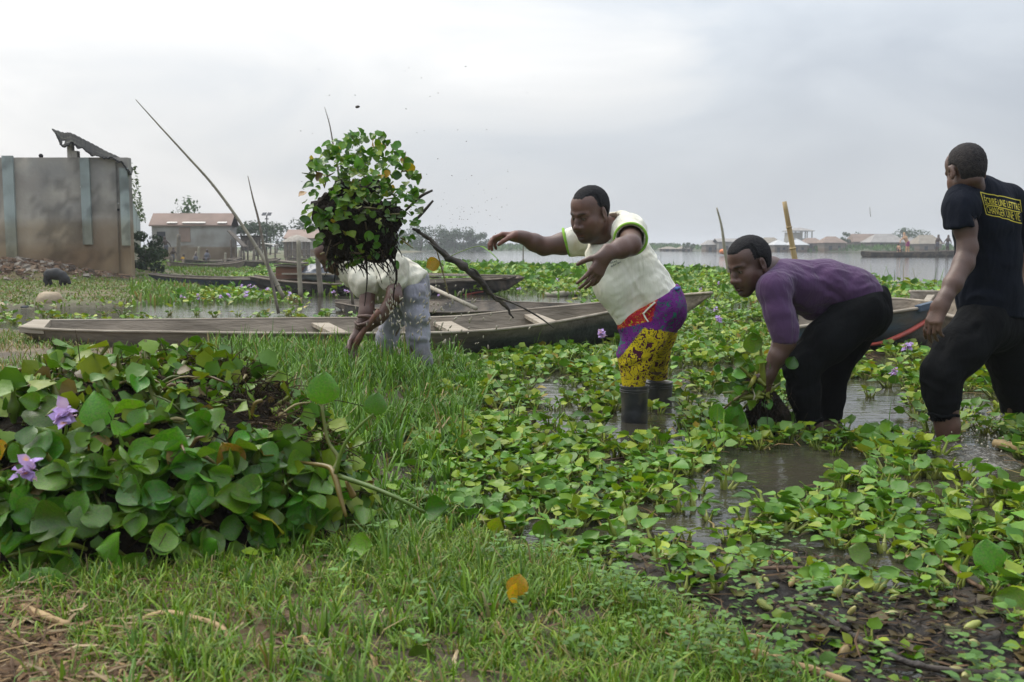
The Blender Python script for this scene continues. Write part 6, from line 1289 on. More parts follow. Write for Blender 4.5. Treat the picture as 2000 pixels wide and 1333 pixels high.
V, F, C = scatter(loV, RG.integers(0, 10, n_), np.stack((X, Y, 0*X), 1), RG.uniform(0, 6.28, n_), far_s, tints(n_)*np.array((1.12, 1.12, 1.0))); mk('far_hyacinth_mat', V, F, M_leaf, None, True, C, 'stuff')
# ---- grass
def tufts(x, y, k, spread):
    """k blades round every tuft centre, leaning outwards"""
    a = RG.uniform(0, 6.28, (len(x), k)); r = np.abs(RG.normal(0, spread, (len(x), k))); return (x[:, None]+r*np.cos(a)).ravel(), (y[:, None]+r*np.sin(a)).ravel(), (a+RG.normal(0, .5, a.shape)).ravel(), np.repeat(RG.uniform(.55, 1.3, len(x)), k)
def grass(name, x, y, z, h, w, lean, cols, bend=.5, mat_=None, az=None):
    n = len(x); a = RG.uniform(0, 6.28, n) if az is None else az; l = lean*RG.uniform(.2, 1.6, n); d = np.stack((np.cos(a), np.sin(a), 0*a), 1); b = np.stack((x, y, z), 1); sd = np.stack((-np.sin(a+RG.normal(0, .6, n)), np.cos(a), 0*a), 1); up = np.array((0, 0, 1.0)); rows = []
    for t_, ww in ((0, 1.0), (.4, .9), (.75, .6)):
        q = b+up*(h*t_*np.cos(l*t_*bend*2))[:, None]+d*(h*t_*np.sin(l*(.4+t_*bend)))[:, None]; rows += [q-sd*(w*ww*.5)[:, None], q+sd*(w*ww*.5)[:, None]]
    q = b+up*(h*np.cos(np.minimum(l*(1+bend*.8), 1.9)))[:, None]+d*(h*np.sin(np.minimum(l*(.4+bend), 1.5)))[:, None]; rows.append(q); V = np.stack(rows, 1).reshape(-1, 3); i = (np.arange(n)*7)[:, None]
    F4 = np.concatenate((i+np.array([[0, 1, 3, 2]]), i+np.array([[2, 3, 5, 4]]))); F3 = i+np.array([[4, 5, 6]]); C = np.repeat(cols, 7, 0); return mk(name, V, [F4, F3], mat_ or M_grass, None, True, C, 'stuff')
def gcols(n, dry=.2, base=((.11, .215, .02), (.16, .27, .03), (.08, .165, .02)), straw=((.30, .22, .10), (.21, .19, .06))):
    b = np.array(base)[RG.integers(0, len(base), n)]*RG.uniform(.75, 1.25, n)[:, None]; s = np.array(straw)[RG.integers(0, len(straw), n)]*RG.uniform(.7, 1.2, n)[:, None]; return np.where(RG.random(n)[:, None] < dry, s, b)
def bank_pts(n, x0, x1, y0, y1, poly, inset=0.0, f=None):
    x = RG.uniform(x0, x1, n); y = RG.uniform(y0, y1, n); m = sdpoly(x, y, poly) < -inset
    if f is not None: m &= RG.random(n) < f(x, y)
    return x[m], y[m]
def fgrass(x, y):
    p = np.stack((x, y, 0*x), 1); n = fbm(p*3.0, 81); a, b = project(np.stack((x, y, 0*x+.06), 1)); f = .30+.70*sst(.36, .52, n); f *= 1-.94*sst(480, 120, a+1.6*(1333-b))*sst(1120, 1180, b); f *= np.where(pile_r(x, y) < .97, 0, 1); sd_ = G(336, 1262, .065); f *= ~((np.abs(x-sd_[0]) < .032) & (y < sd_[1]+.02) & (y > sd_[1]-.085)); return np.clip(f, 0, 1)
GR = BANK
x, y = bank_pts(9500, -1.5, .85, 1.5, 3.1, GR, -.03, fgrass); x, y, az, ts = tufts(x, y, 14, .009); n = len(x); pass
grass('bank_grass', x, y, ground_z(x, y)-.004, RG.uniform(.03, .085, n)*ts*(.55+.8*fbm(np.stack((x, y, 0*x), 1)*4, 5)), RG.uniform(.0022, .0048, n), 1.15, gcols(n, .12, ((.125, .245, .015), (.175, .30, .022), (.085, .18, .014), (.225, .29, .035))))
x, y = bank_pts(2600, -1.4, .7, 1.55, 3.0, GR, .0, lambda x, y: fgrass(x, y)*sst(.48, .62, fbm(np.stack((x, y, 0*x), 1)*2.2, 83))*1.0+.05); n = len(x)
x, y, az, ts = tufts(x[:150], y[:150], 11, .008); n = len(x)
grass('bank_grass_tufts', x, y, ground_z(x, y)-.004, RG.uniform(.06, .13, n)*ts, RG.uniform(.004, .0075, n), .85, gcols(n, .08), .5, None, az)
TALL = GP([(420, 690), (850, 690), (900, 720), (905, 800), (860, 900), (900, 980), (890, 1060), (760, 1040), (640, 960), (560, 800), (420, 730)])
x, y = bank_pts(2900, -2.3, -.1, 2.6, 7.4, TALL, -.06, lambda x, y: np.where(pile_r(x, y) < 1.0, 0, .35+.65*sst(.36, .52, fbm(np.stack((x, y, 0*x), 1)*2.5, 85)))); x, y, az, ts = tufts(x, y, 12, .022); n = len(x)
grass('tall_grass', x, y, np.maximum(ground_z(x, y), 0)-.004, RG.uniform(.08, .25, n)*(.5+.5*sst(3.2, 4.6, y))*(.35+1.0*fbm(np.stack((x, y, 0*x), 1)*2.8, 99))*ts, RG.uniform(.005, .011, n), .7, gcols(n, .07, ((.105, .23, .022), (.15, .28, .03), (.07, .16, .02))), .5, None, az)
x, y = bank_pts(26000, -5, -1.2, 3.3, 8.9, BANK, .0, lambda x, y: np.where(pile_r(x, y) < .98, 0, .15+.85*sst(.44, .58, fbm(np.stack((x, y, 0*x), 1)*1.7, 87)))); n = len(x)
grass('dry_bank_grass', x, y, ground_z(x, y)-.004, RG.uniform(.03, .11, n), RG.uniform(.005, .010, n), .9, gcols(n, .38))
x, y = bank_pts(40000, -13, -4.8, 13.2, 24, LAND, -.1, lambda x, y: (.25+.75*sst(.40, .56, fbm(np.stack((x, y, 0*x), 1)*.8, 89)))*(1-sst(.30, .42, ground_z(x, y)))); n = len(x)
grass('far_bank_grass', x, y, ground_z(x, y)-.01, RG.uniform(.025, .075, n), RG.uniform(.015, .035, n), .8, gcols(n, .30, ((.13, .205, .03), (.16, .25, .035), (.11, .17, .035)), ((.25, .19, .08), (.2, .17, .07))))
def fl(x, y): a = CX+FPX*x/y; return ((a > 255) & (a < 660)) | ((y < LAKE(x, y)-.5) & (a > 600) & (RG.random(x.shape) < .35))
x = RG.uniform(-16, 8, 90000); y = RG.uniform(13.5, 46, 90000); m = fl(x, y) & ~in_hulls(x, y) & ~in_hulls(x, y+.3) & (in_open(x, y) > 0) & (np.abs(x) < .56*y) & (RG.random(90000) < .28+.6*sst(.42, .55, fbm(np.stack((x, y, 0*x), 1)*.5, 91))); x, y = x[m], y[m]; n = len(x)
grass('marsh_grass', x, y, np.maximum(ground_z(x, y), 0)-.01, RG.uniform(.07, .20, n)*(1+.5*sst(20, 35, y))*np.where((CX+FPX*x/y < 600) & (y > 22), .45, 1), RG.uniform(.02, .05, n), .6, gcols(n, .12, ((.12, .22, .025), (.15, .26, .03), (.095, .18, .02))))
# grass stalks at the edge of the lake, seen against the water
n = 380; x = RG.uniform(-6, 14, n); y = LAKE(x, np.full(n, 26.0))-RG.uniform(0, 3.5, n); grass('lake_edge_stalks', x, y, 0*x, RG.uniform(.2, .6, n), RG.uniform(.010, .020, n), .6, gcols(n, .15))
x = RG.uniform(-.9, 2.2, 2600); y = RG.uniform(3.0, 9.0, 2600); m = (np.abs(x) < .5*y) & (sdpoly(x, y, MUD) > .1) & (in_open(x, y) > .1) & ~in_hulls(x, y) & (fbm(np.stack((x, y, 0*x), 1)*2, 95) > .54); x, y = x[m], y[m]; n = len(x); grass('mat_grass', x, y, 0*x, RG.uniform(.1, .24, n), RG.uniform(.004, .008, n), .6, gcols(n, .05))
# small broad leaved herbs and creeping weeds on the bank edge
herbV = []
for i in range(6):
    r = random.Random(700+i); L_ = []
    for j in range(9):
        a = j*2.4+r.uniform(-.3, .3); h = .012+.05*r.random(); d = np.array((math.cos(a), math.sin(a), 0)); V, F = blade('mid', .15, .2, .02, 0, .62); s_ = r.uniform(.010, .021); L_.append(((V*s_) @ frame(d+np.array((0, 0, .3)), (0, 0, 1)).T+np.array((0, 0, h))+d*.006, F, np.tile(np.array((.10, .20, .035))*r.uniform(.75, 1.3), (len(V), 1))))
    herbV.append(merge(L_))
a, b = bank_pts(900, -.6, 1.0, 1.7, 3.0, BANK, -.12, lambda x, y: np.clip(sst(.46, .60, fbm(np.stack((x, y, 0*x), 1)*3.5, 97))*sst(-.55, -.05, sdpoly(x, y, BANK))+.03, 0, 1)); n = len(a)
V, F, C = scatter(herbV, RG.integers(0, 6, n), np.stack((a, b, ground_z(a, b)), 1), RG.uniform(0, 6.28, n), RG.uniform(.7, 1.5, n), tints(n)); mk('bank_herbs', V, F, M_leaf, None, True, C, 'stuff')

# ------------------------------------------------------------ the heap of pulled weeds
def flower(name, base, top, s, label=None, parent=None, group=None, petals=22, seed=0, parts=False):
    r = random.Random(seed); base, top = np.asarray(base, float), np.asarray(top, float); t_ = parent or thing(name, base, label, 'flower', group); mb = MB(); mb.tube([base, (base+top)/2+np.array((.005, 0, 0)), top], [.004*s/.1+.001, .003*s/.1+.001], 5, 5, (.12, .19, .03)); mb.build('flower_stalk', M_stem, t_, usecol=True)
    allp = []
    for i in range(petals):
        a = r.uniform(0, 6.28); e_ = r.uniform(-.3, 1.1); d = np.array((math.cos(a)*math.cos(e_), math.sin(a)*math.cos(e_)*1.0, math.sin(e_))); V, F = blade('mid', .25, .45, .14, r.uniform(0, 6), .85); V = (V*s*r.uniform(.34, .48)) @ frame(d, (r.gauss(0, .4), r.gauss(0, .4)-.5, .8)).T+top+np.array((r.gauss(0, .1), r.gauss(0, .1), r.uniform(-.35, .25)))*s
        c = np.tile(np.array((1, 1, 1.))*r.uniform(.8, 1.15), (len(V), 1))
        if i % 6 == 0: c[4] = (1.7, 1.2, .15)
        allp.append((V, F, c))
    if parts:
        for V, F, c in allp: mk('petal', V, F, M_petal, t_, True, c)
    else: V, F, C = merge(allp); mk('petals', V, F, M_petal, t_, True, C)
    return t_
hp_ = thing('weed_heap', (PC[0], PC[1], .05), 'large heap of pulled water hyacinth with dark muddy roots on the bank', 'weed heap')
gx_ = np.linspace(-1, 1, 70); A_, B_ = np.meshgrid(gx_, gx_, indexing='ij'); xx = PC[0]+A_*PRX*1.02; yy = PC[1]+B_*PRY*1.02; zz = pile_z(xx, yy)-.03+.05*(fbm(np.stack((xx, yy, 0*xx), -1)*14, 71)-.5); zz = np.where(pile_r(xx, yy) > 1, np.minimum(zz, .03), zz)
mk('root_mass', np.stack((xx.ravel(), yy.ravel(), zz.ravel()), 1), grid_faces(70, 70), M_root, hp_)
LV = [blade('hi', rnd.uniform(.1, 1.0), rnd.uniform(-.25, .6), .06, rnd.uniform(0, 6), rnd.uniform(.88, 1.06)) for _ in range(16)]
LM = [mesh_data('leaf', v, f, True, np.tile(np.array((1, 1, 1.))*rnd.uniform(.85, 1.15), (len(v), 1)), M_leafp) for v, f in LV]
YM = [mesh_data('leaf', v, f, True, np.tile(np.array(c), (len(v), 1)), M_leafp) for (v, f), c in zip(LV[:5], ((4.6, 1.25, .8), (2.8, 1.25, .6), (2.0, .62, .9), (4.8, 1.5, .8), (1.7, 1.1, .8)))]
def pile_nrm(x, y):
    e_ = .02; return np.array((-(pile_z(np.array([x+e_]), np.array([y]))[0]-pile_z(np.array([x-e_]), np.array([y]))[0])/(2*e_), -(pile_z(np.array([x]), np.array([y+e_]))[0]-pile_z(np.array([x]), np.array([y-e_]))[0])/(2*e_), 1.0))
def put_leaf(par, me, pos, yd, nm, s, name='leaf'):
    o = bpy.data.objects.new(name, me); COL.objects.link(o); o.parent = par; off = np.array(par.location); M = frame(yd, nm)*s; o.matrix_local = Matrix([[*M[0], pos[0]-off[0]], [*M[1], pos[1]-off[1]], [*M[2], pos[2]-off[2]], [0, 0, 0, 1]]); return o
stems = MB(); small_ = []; cnt = 0; tries = 0
cand = []
while len(cand) < 620 and tries < 6000:
    tries += 1; a = rnd.uniform(0, 6.28); r = math.sqrt(rnd.random())*.985
    if tries % 3 == 0: a = rnd.uniform(3.3, 6.1); r = rnd.uniform(.72, .99)
    x, y = PC[0]+PRX*r*math.cos(a), PC[1]+PRY*r*math.sin(a)
    n = pile_nrm(x, y); n /= np.linalg.norm(n); z = float(pile_z(np.array([x]), np.array([y]))[0]); 
    vis = n @ (np.array((0, 0, HC))-np.array((x, y, z)))/np.linalg.norm(np.array((0, 0, HC))-np.array((x, y, z)))
    if vis < -.12 and rnd.random() < .85: continue
    if rnd.random() > .35+.65*(1-n[2]**2)**.5+.15: continue
    q = project(np.array((x, y, z))); dark = math.exp(-(((q[0]-520)/165)**2+((q[1]-805)/62)**2))+.9*math.exp(-(((q[0]-360)/90)**2+((q[1]-740)/30)**2))
    if rnd.random() < dark*.95: continue
    cand.append((vis*rnd.uniform(.6, 1), x, y, z, n, q))
cand.sort(key=lambda c: -c[0])
for i, (vis, x, y, z, n, q) in enumerate(cand):
    nm = n*.8+np.array((rnd.gauss(0, .62), rnd.gauss(-.2, .6), rnd.gauss(.3, .55))); yd = np.array((rnd.gauss(0, 1), rnd.gauss(-.2, .8), rnd.gauss(.25, .7))); yd = yd-n*(yd@n)*.6; s = rnd.uniform(.042, .088)*(1.08 if y < 2.75 else .92); pos = np.array((x, y, z))+n*rnd.uniform(-.02, .065)-yd/np.linalg.norm(yd)*s*.5
    if pos[2] < .075: pos[2] = .075+rnd.uniform(0, .02)
    if i < 296: put_leaf(hp_, YM[rnd.randrange(5)] if rnd.random() < .045 else LM[rnd.randrange(16)], pos, yd, nm, s)
    else: v, f = blade('mid', rnd.uniform(.05, .5), rnd.uniform(-.1, .4), .05, rnd.uniform(0, 6)); small_.append(((v*s) @ frame(yd, nm).T+pos, f, np.tile(gcol(rnd)*.8, (len(v), 1))))
    if rnd.random() < .8:
        b = np.array((x, y, z))-n*.03+np.array((rnd.gauss(0, .03), rnd.gauss(0, .03), 0)); yel = rnd.random(); V, F = petiole(b, pos, rnd.uniform(.0035, .006), rnd.choice((.3, .8, 2.0)), 6, 7); stems.add(V, F, np.array((.10, .17, .02))*(1-yel*.6)+np.array((.24, .20, .04))*yel*.6)
for _ in range(1900):
    a = rnd.uniform(0, 6.28); r = math.sqrt(rnd.random())*1.0; x, y = PC[0]+PRX*r*math.cos(a), PC[1]+PRY*r*math.sin(a); n = pile_nrm(x, y); n /= np.linalg.norm(n); z = float(pile_z(np.array([x]), np.array([y]))[0]); q = project(np.array((x, y, z))); dk = math.exp(-(((q[0]-520)/165)**2+((q[1]-805)/62)**2))
    if rnd.random() < dk*.7: continue
    s = rnd.uniform(.022, .055); nm = n+np.array([rnd.gauss(0, .7) for _ in range(3)]); yd = np.array([rnd.gauss(0, 1) for _ in range(3)]); v, f = blade('mid', rnd.uniform(.05, .5), rnd.uniform(-.1, .4), .05, rnd.uniform(0, 6)); c = gcol(rnd)*.85 if rnd.random() < .88 else np.array((.22, .15, .05))*rnd.uniform(.5, 1.1); small_.append(((v*s) @ frame(yd, nm).T+np.array((x, y, max(z, .07)))+n*rnd.uniform(-.02, .035), f, np.tile(c, (len(v), 1))))
V, F, C = merge(small_); mk('small_leaves', V, F, M_leaf, hp_, True, C, 'stuff')
for _ in range(75):      # loose rhizomes, bulbs and brown stalks
    a = rnd.uniform(3.3, 6.6); r = rnd.uniform(.1, 1.0); x, y = PC[0]+PRX*r*math.cos(a), PC[1]+PRY*r*math.sin(a); z = float(pile_z(np.array([x]), np.array([y]))[0]); d = np.array((rnd.gauss(0, 1), rnd.gauss(0, 1), rnd.gauss(.1, .35))); d /= np.linalg.norm(d); L_ = rnd.uniform(.04, .13); b = np.array((x, y, max(z, .07)+rnd.uniform(0, .02))); c = rnd.choice(((.28, .19, .07), (.16, .18, .03), (.2, .12, .05), (.33, .27, .10), (.12, .16, .02))); stems.tube([b, b+d*L_*.5+np.array((0, 0, .012)), b+d*L_], [rnd.uniform(.002, .004), rnd.uniform(.003, .007), .002], 6, 7, np.array(c)*.8)
stems.build('stalks', M_stem, hp_, True, 'stuff', True)
rt = MB()
for _ in range(520):
    a = rnd.uniform(0, 6.28); r = rnd.uniform(0, .95); x, y = PC[0]+PRX*r*math.cos(a), PC[1]+PRY*r*math.sin(a); q0 = np.array((x, y, float(pile_z(np.array([x]), np.array([y]))[0])-.01)); d = np.array((rnd.gauss(0, .5), rnd.gauss(-.2, .5), rnd.gauss(-.1, .5))); L_ = rnd.uniform(.03, .10); rt.tube([q0, q0+d*L_*.5+np.array((0, 0, .015)), q0+d*L_], [.002, .0012], 3, 4)
for _ in range(1100):
    a, b = rnd.gauss(520, 85), rnd.gauss(800, 32); p = G(a, b, .33); z = float(pile_z(p[:1], p[1:2])[0]); q0 = np.array((p[0], p[1], z)); d = np.array((rnd.gauss(0, .7), rnd.gauss(-.3, .5), rnd.gauss(.1, .5))); L_ = rnd.uniform(.03, .11); rt.tube([q0, q0+d*L_*.5+np.array((rnd.gauss(0, .01), 0, .015)), q0+d*L_], [.0022, .001], 3, 5)
rt.build('root_hairs', M_hairs, hp_, True, 'stuff')
st = MB(); yel = (.21, .15, .035)   # the thick bent rhizome at the right of the heap
st.tube([P(585, 903, 2.62), P(640, 912, 2.58), P(654, 930, 2.55), P(664, 968, 2.52), P(676, 1010, 2.5)], [.004, .007, .009, .007, .004], 7, 16, yel); st.tube([P(648, 926, 2.56), P(660, 895, 2.58), P(640, 860, 2.6), P(628, 790, 2.62)], [.007, .006, .005, .004], 6, 14, (.15, .17, .03)); st.tube([P(655, 928, 2.55), P(672, 870, 2.55), P(700, 835, 2.55), P(730, 808, 2.55)], [.006, .005, .0045, .003], 6, 14, (.14, .22, .03)); st.tube([P(660, 930, 2.55), P(720, 950, 2.5), P(780, 975, 2.45), P(830, 1002, 2.45)], [.007, .006, .005, .004], 6, 14, (.11, .18, .025)); st.build('rhizome', M_stem, hp_, usecol=True)
st = MB(); st.tube([P(490, 820, 2.75), P(497, 790, 2.75), P(512, 782, 2.75)], [.005, .006, .005], 6, 10, yel); st.build('root_stub', M_stem, hp_, usecol=True)
st = MB(); st.tube([P(690, 970, 2.55), P(676, 940, 2.53)], [.010, .004], 6, 8, (.27, .18, .06)); st.build('bulb', M_stem, hp_, usecol=True)
for (a, b, yy_, yd, s) in ((628, 790, 2.62, (.2, -.3, 1), .085), (728, 812, 2.55, (.3, -.2, 1), .06), (832, 1000, 2.45, (.8, -.3, .2), .07), (200, 832, 2.5, (-.2, -.2, 1), .085), (110, 912, 2.42, (-.3, -.2, .9), .11), (330, 900, 2.5, (.3, -.3, .9), .10), (680, 1070, 2.36, (.9, -.3, .1), .075), (660, 1100, 2.34, (.9, -.3, -.3), .07), (355, 1150, 2.16, (.05, -.2, -.9), .095), (70, 1110, 2.16, (.2, -.3, -.6), .12)):
    put_leaf(hp_, LM[rnd.randrange(16)], P(a, b, yy_), yd, (rnd.gauss(0, .3), -1, .6), s)
flower('flower', P(128, 850, 2.36), P(124, 806, 2.34), .068, None, hp_, None, 24, 3, True); flower('flower', P(50, 945, 2.22), P(50, 915, 2.2), .06, None, hp_, None, 22, 5, True)

# ------------------------------------------------------------ weeds in the air
YC = 5.15; cc_ = lambda a, b, d=0.0: P(a, b, YC+d); kk = S(YC)
cl = thing('flying_weeds', cc_(710, 400), 'clump of water hyacinth flying through the air, roots dark underneath', 'weed clump')
v = Vol(cc_(580, 540, -.35)-.05, cc_(860, 240, .35)+.05, .012)
for (a, b, r) in ((692, 398, 46), (686, 450, 60), (738, 478, 46), (650, 415, 40), (722, 372, 30), (664, 372, 24), (752, 425, 40), (655, 482, 30)): v.ell(cc_(a, b, rnd.uniform(-.06, .06)), (r*kk*.8, r*kk*.78, r*kk*.8), None, .05)
V, Q = v.mesh(); N_ = vnormals(V, Q); V = V+N_*((fbm(V*16, 5)-.5)*.11+(vnoise(V*60, 6)-.5)*.022)[:, None]; mk('root_mass', V, Q, M_root, cl)
cs = []
for _ in range(300):
    while True:
        a, b = rnd.uniform(596, 832), rnd.uniform(262, 520); e_ = ((a-708)/112)**2+((b-388)/122)**2
        if e_ < 1.0: break
    low_ = math.exp(-(((a-705)/75)**2+((b-455)/52)**2))
    if rnd.random() < low_*.78: continue
    d_ = -.27*math.sqrt(max(0, 1-e_*.92))*rnd.choice((1, 1, 1, -.6))+rnd.uniform(-.03, .05); cs.append((a, b, d_))
for a, b in [(640, 292), (628, 300), (705, 268), (702, 285), (735, 290), (760, 318), (822, 350), (815, 362), (826, 378), (802, 385), (612, 350), (600, 375), (594, 410), (606, 432), (632, 455), (818, 442), (806, 458), (790, 452), (628, 475), (652, 512), (684, 515), (768, 512), (812, 430), (600, 415), (770, 345), (745, 300)]: cs.insert(0, (a, b, rnd.uniform(-.15, .1)))
for _ in range(60):
    a, b = rnd.gauss(712, 50), rnd.gauss(312, 24)
    if ((a-708)/112)**2+((b-384)/122)**2 < 1.0: cs.insert(0, (a, b, rnd.uniform(-.2, .1)))
for i, (a, b, d_) in enumerate(cs[:298]):
    p = cc_(a, b, d_); o_ = p-cc_(705, 395); o_ /= np.linalg.norm(o_); yd = o_*.7+np.array([rnd.gauss(0, .6) for _ in range(3)])+np.array((-.2, 0, .15)); nm = np.array((rnd.gauss(0, .6), -1+rnd.gauss(0, .5), .7+rnd.gauss(0, .5))); s = rnd.uniform(.030, .058)
    nm = nm+np.array((0, 0, .5)); put_leaf(cl, YM[rnd.randrange(5)] if rnd.random() < .07 else LM[rnd.randrange(16)], p, yd, nm, s)
sm_ = []
for _ in range(420):
    a, b = rnd.gauss(706, 52), rnd.gauss(365, 58); e_ = ((a-708)/116)**2+((b-388)/128)**2; low_ = math.exp(-(((a-705)/75)**2+((b-462)/46)**2))
    if e_ > 1 or rnd.random() < low_*.93: continue
    p = cc_(a, b, -.27*math.sqrt(max(0, 1-e_*.92))*rnd.choice((1, 1, .5, -.5))+rnd.uniform(-.04, .04)); s = rnd.uniform(.02, .046); yd = np.array([rnd.gauss(0, 1) for _ in range(3)])+np.array((-.5, 0, .1)); vv, ff = blade('mid', rnd.uniform(.1, .6), rnd.uniform(-.1, .4), .06, rnd.uniform(0, 6)); sm_.append(((vv*s) @ frame(yd, (rnd.gauss(0, .5), -.6, .9)).T+p, ff, np.tile(gcol(rnd)*.9, (len(vv), 1))))
V, F, C = merge(sm_); mk('small_leaves', V, F, M_leaf, cl, True, C, 'stuff')
st = MB()
for _ in range(60):
    a, b = rnd.uniform(620, 800), rnd.uniform(330, 505); p = cc_(a, b, rnd.uniform(-.2, .05)); o_ = np.array((rnd.gauss(-.3, 1), rnd.gauss(0, .5), rnd.gauss(.1, .7))); o_ /= np.linalg.norm(o_); L_ = rnd.uniform(.04, .10); st.tube([p, p+o_*L_*.5, p+o_*L_], [.004, rnd.uniform(.004, .007), .002], 5, 6, rnd.choice(((.15, .2, .03), (.2, .17, .05), (.09, .13, .02), (.12, .08, .04))))
st.build('stalks', M_stem, cl, True, 'stuff', True)
rt = MB()
for _ in range(240):
    a, b = rnd.uniform(640, 775), rnd.uniform(400, 520); p = cc_(a, b, rnd.uniform(-.22, .1)); d = np.array((rnd.gauss(.1, .35), rnd.gauss(0, .3), -rnd.uniform(.3, 1))); L_ = rnd.uniform(.04, .12); rt.tube([p, p+d*L_*.5+np.array((.006, 0, 0)), p+d*L_], [.004, .0015], 4, 5)
rt.tube([cc_(714, 500, -.15), cc_(717, 545, -.16), cc_(712, 598, -.16)], [.007, .004, .002], 5, 8); rt.tube([cc_(760, 500, -.15), cc_(775, 535, -.16), cc_(768, 575, -.17), cc_(772, 600, -.17)], [.009, .007, .004, .002], 5, 8)
rt.build('hanging_roots', M_root, cl, True, 'stuff')
M_mstick = mat('muddy_branch_bark', (.075, .058, .04), (.035, .028, .021), scale=12, rough=.7, bump=.8, bscale=30)
def stick(name, pts, r, label, m=None, cat='stick', k=6, n=18, group=None, jit=.0):
    mb = MB(); q = spline(pts, n); q[1:-1] += RG.normal(0, jit, (n-2, 3)); rr = np.interp(np.linspace(0, 1, n), np.linspace(0, 1, len(r)), r)*(1+.12*RG.normal(0, 1, n)*(jit > 0)); mb.tube(q, rr, k); return mb.lone(name, m or M_mstick, label, cat, group)
mb = MB(); q = spline([cc_(806, 447), cc_(838, 466, -.02), cc_(872, 500, -.03), cc_(905, 520, -.03), cc_(935, 545, -.02), cc_(958, 575), cc_(985, 596, .01), cc_(1003, 622, .02)], 40); q[1:-1] += RG.normal(0, .0025, (38, 3)); mb.tube(q, np.interp(np.linspace(0, 1, 40), np.linspace(0, 1, 7), [.008, .013, .020, .021, .017, .012, .004])*(1+.15*RG.normal(0, 1, 40)), 7)
mb.tube([cc_(892, 514, -.03), cc_(862, 492, -.05), cc_(835, 472, -.06)], [.012, .008, .003], 6, 10); mb.tube([cc_(940, 548, -.02), cc_(930, 530, -.04), cc_(918, 524, -.05)], [.01, .006, .003], 5, 8); q = [cc_(968, 580), cc_(1010, 596), cc_(1050, 618), cc_(1082, 641)]; mb.tube(q, [.006, .005, .005, .003], 5, 14)
mb.lone('muddy_branch', M_mstick, 'long dark muddy branch flying down from the clump towards the canoe', 'branch')
gs = thing('grass_stalk', cc_(900, 496), 'green bent grass stalk flying beside the muddy branch', 'stalk'); mb = MB(); mb.tube([cc_(878, 502), cc_(905, 490), cc_(935, 481), cc_(960, 484)], [.003, .0025, .0015], 5, 12, (.16, .25, .05)); mb.build('stem', M_stem, gs, usecol=True)
V, F = blade('mid', .1, .5, 0, 0, .2); put_leaf(gs, mesh_data('leaf', V, F, True, np.tile((1.6, 1.7, 1), (len(V), 1)), M_leafp), cc_(935, 481), (1, 0, -.15), (0, -.3, 1), .11)
yl = thing('yellow_leaf', cc_(842, 520), 'yellow brown leaf on a thin stalk right of the bent man', 'leaf'); mb = MB(); mb.tube([cc_(846, 468), cc_(856, 500), cc_(868, 545), cc_(876, 575)], [.003, .004, .003], 5, 12, (.2, .16, .06)); mb.build('stalk', M_stem, yl, usecol=True); put_leaf(yl, YM[0], cc_(858, 512), (-1, 0, -.4), (0, -1, .3), .075)
for i, pts in enumerate((((792, 412), (820, 385), (845, 372)), ((803, 440), (826, 415), (846, 392)))): stick('stick_fragment', [cc_(*p) for p in pts], [.006, .009, .006], ('upper' if i == 0 else 'lower')+' of two dark broken twigs sticking out right of the flying weeds', None, 'twig', 5, 8)
drops = MB(); tinyb = MB()
for _ in range(130):
    a, b = rnd.gauss(850, 70), rnd.gauss(620, 42)
    if b > 700 or b < 520: continue
    p = cc_(a, b, rnd.uniform(-.15, .4)); s = rnd.uniform(.003, .0065); sl_ = rnd.uniform(-.2, .9); drops.ell(p, (s*.8, s*.8, s*rnd.uniform(1.2, 3.2)), np.array(Matrix.Rotation(sl_, 3, 'Y')), 6, 5)
for _ in range(60): p = cc_(rnd.gauss(765, 14), rnd.gauss(610, 45), -.2); drops.ell(p, (.003, .003, rnd.uniform(.006, .014)), np.array(Matrix.Rotation(rnd.uniform(-.4, .2), 3, 'Y')), 6, 5)
M_drop = mat('muddy_water_drops', (.40, .36, .27), (.28, .24, .17), scale=30, rough=.2, spec=.6); drops.build('mud_drops', M_drop, None, True, 'stuff')
for _ in range(70): p = cc_(rnd.gauss(915, 35), rnd.gauss(420, 28), rnd.uniform(-.2, .3)); s = rnd.uniform(.0012, .0028); tinyb.box(p, (s*2, s, s), np.array(Matrix.Rotation(rnd.uniform(0, 3), 3, 'Y')))
for _ in range(45): p = cc_(rnd.uniform(560, 1050), rnd.uniform(130, 420), rnd.uniform(-.3, .6)); s = rnd.uniform(.001, .0026); tinyb.box(p, (s*3, s, s), np.array(Matrix.Rotation(rnd.uniform(-.5, .5), 3, 'Y')))
tinyb.build('flying_bits', M_mstick, None, False, 'stuff')
mb = MB(); mb.ell(cc_(698, 209), (.012, .006, .007), None, 8, 6, noise=.3); mb.lone('flying_clod', M_mstick, 'small clod of mud high in the sky above the flying weeds', 'clod')

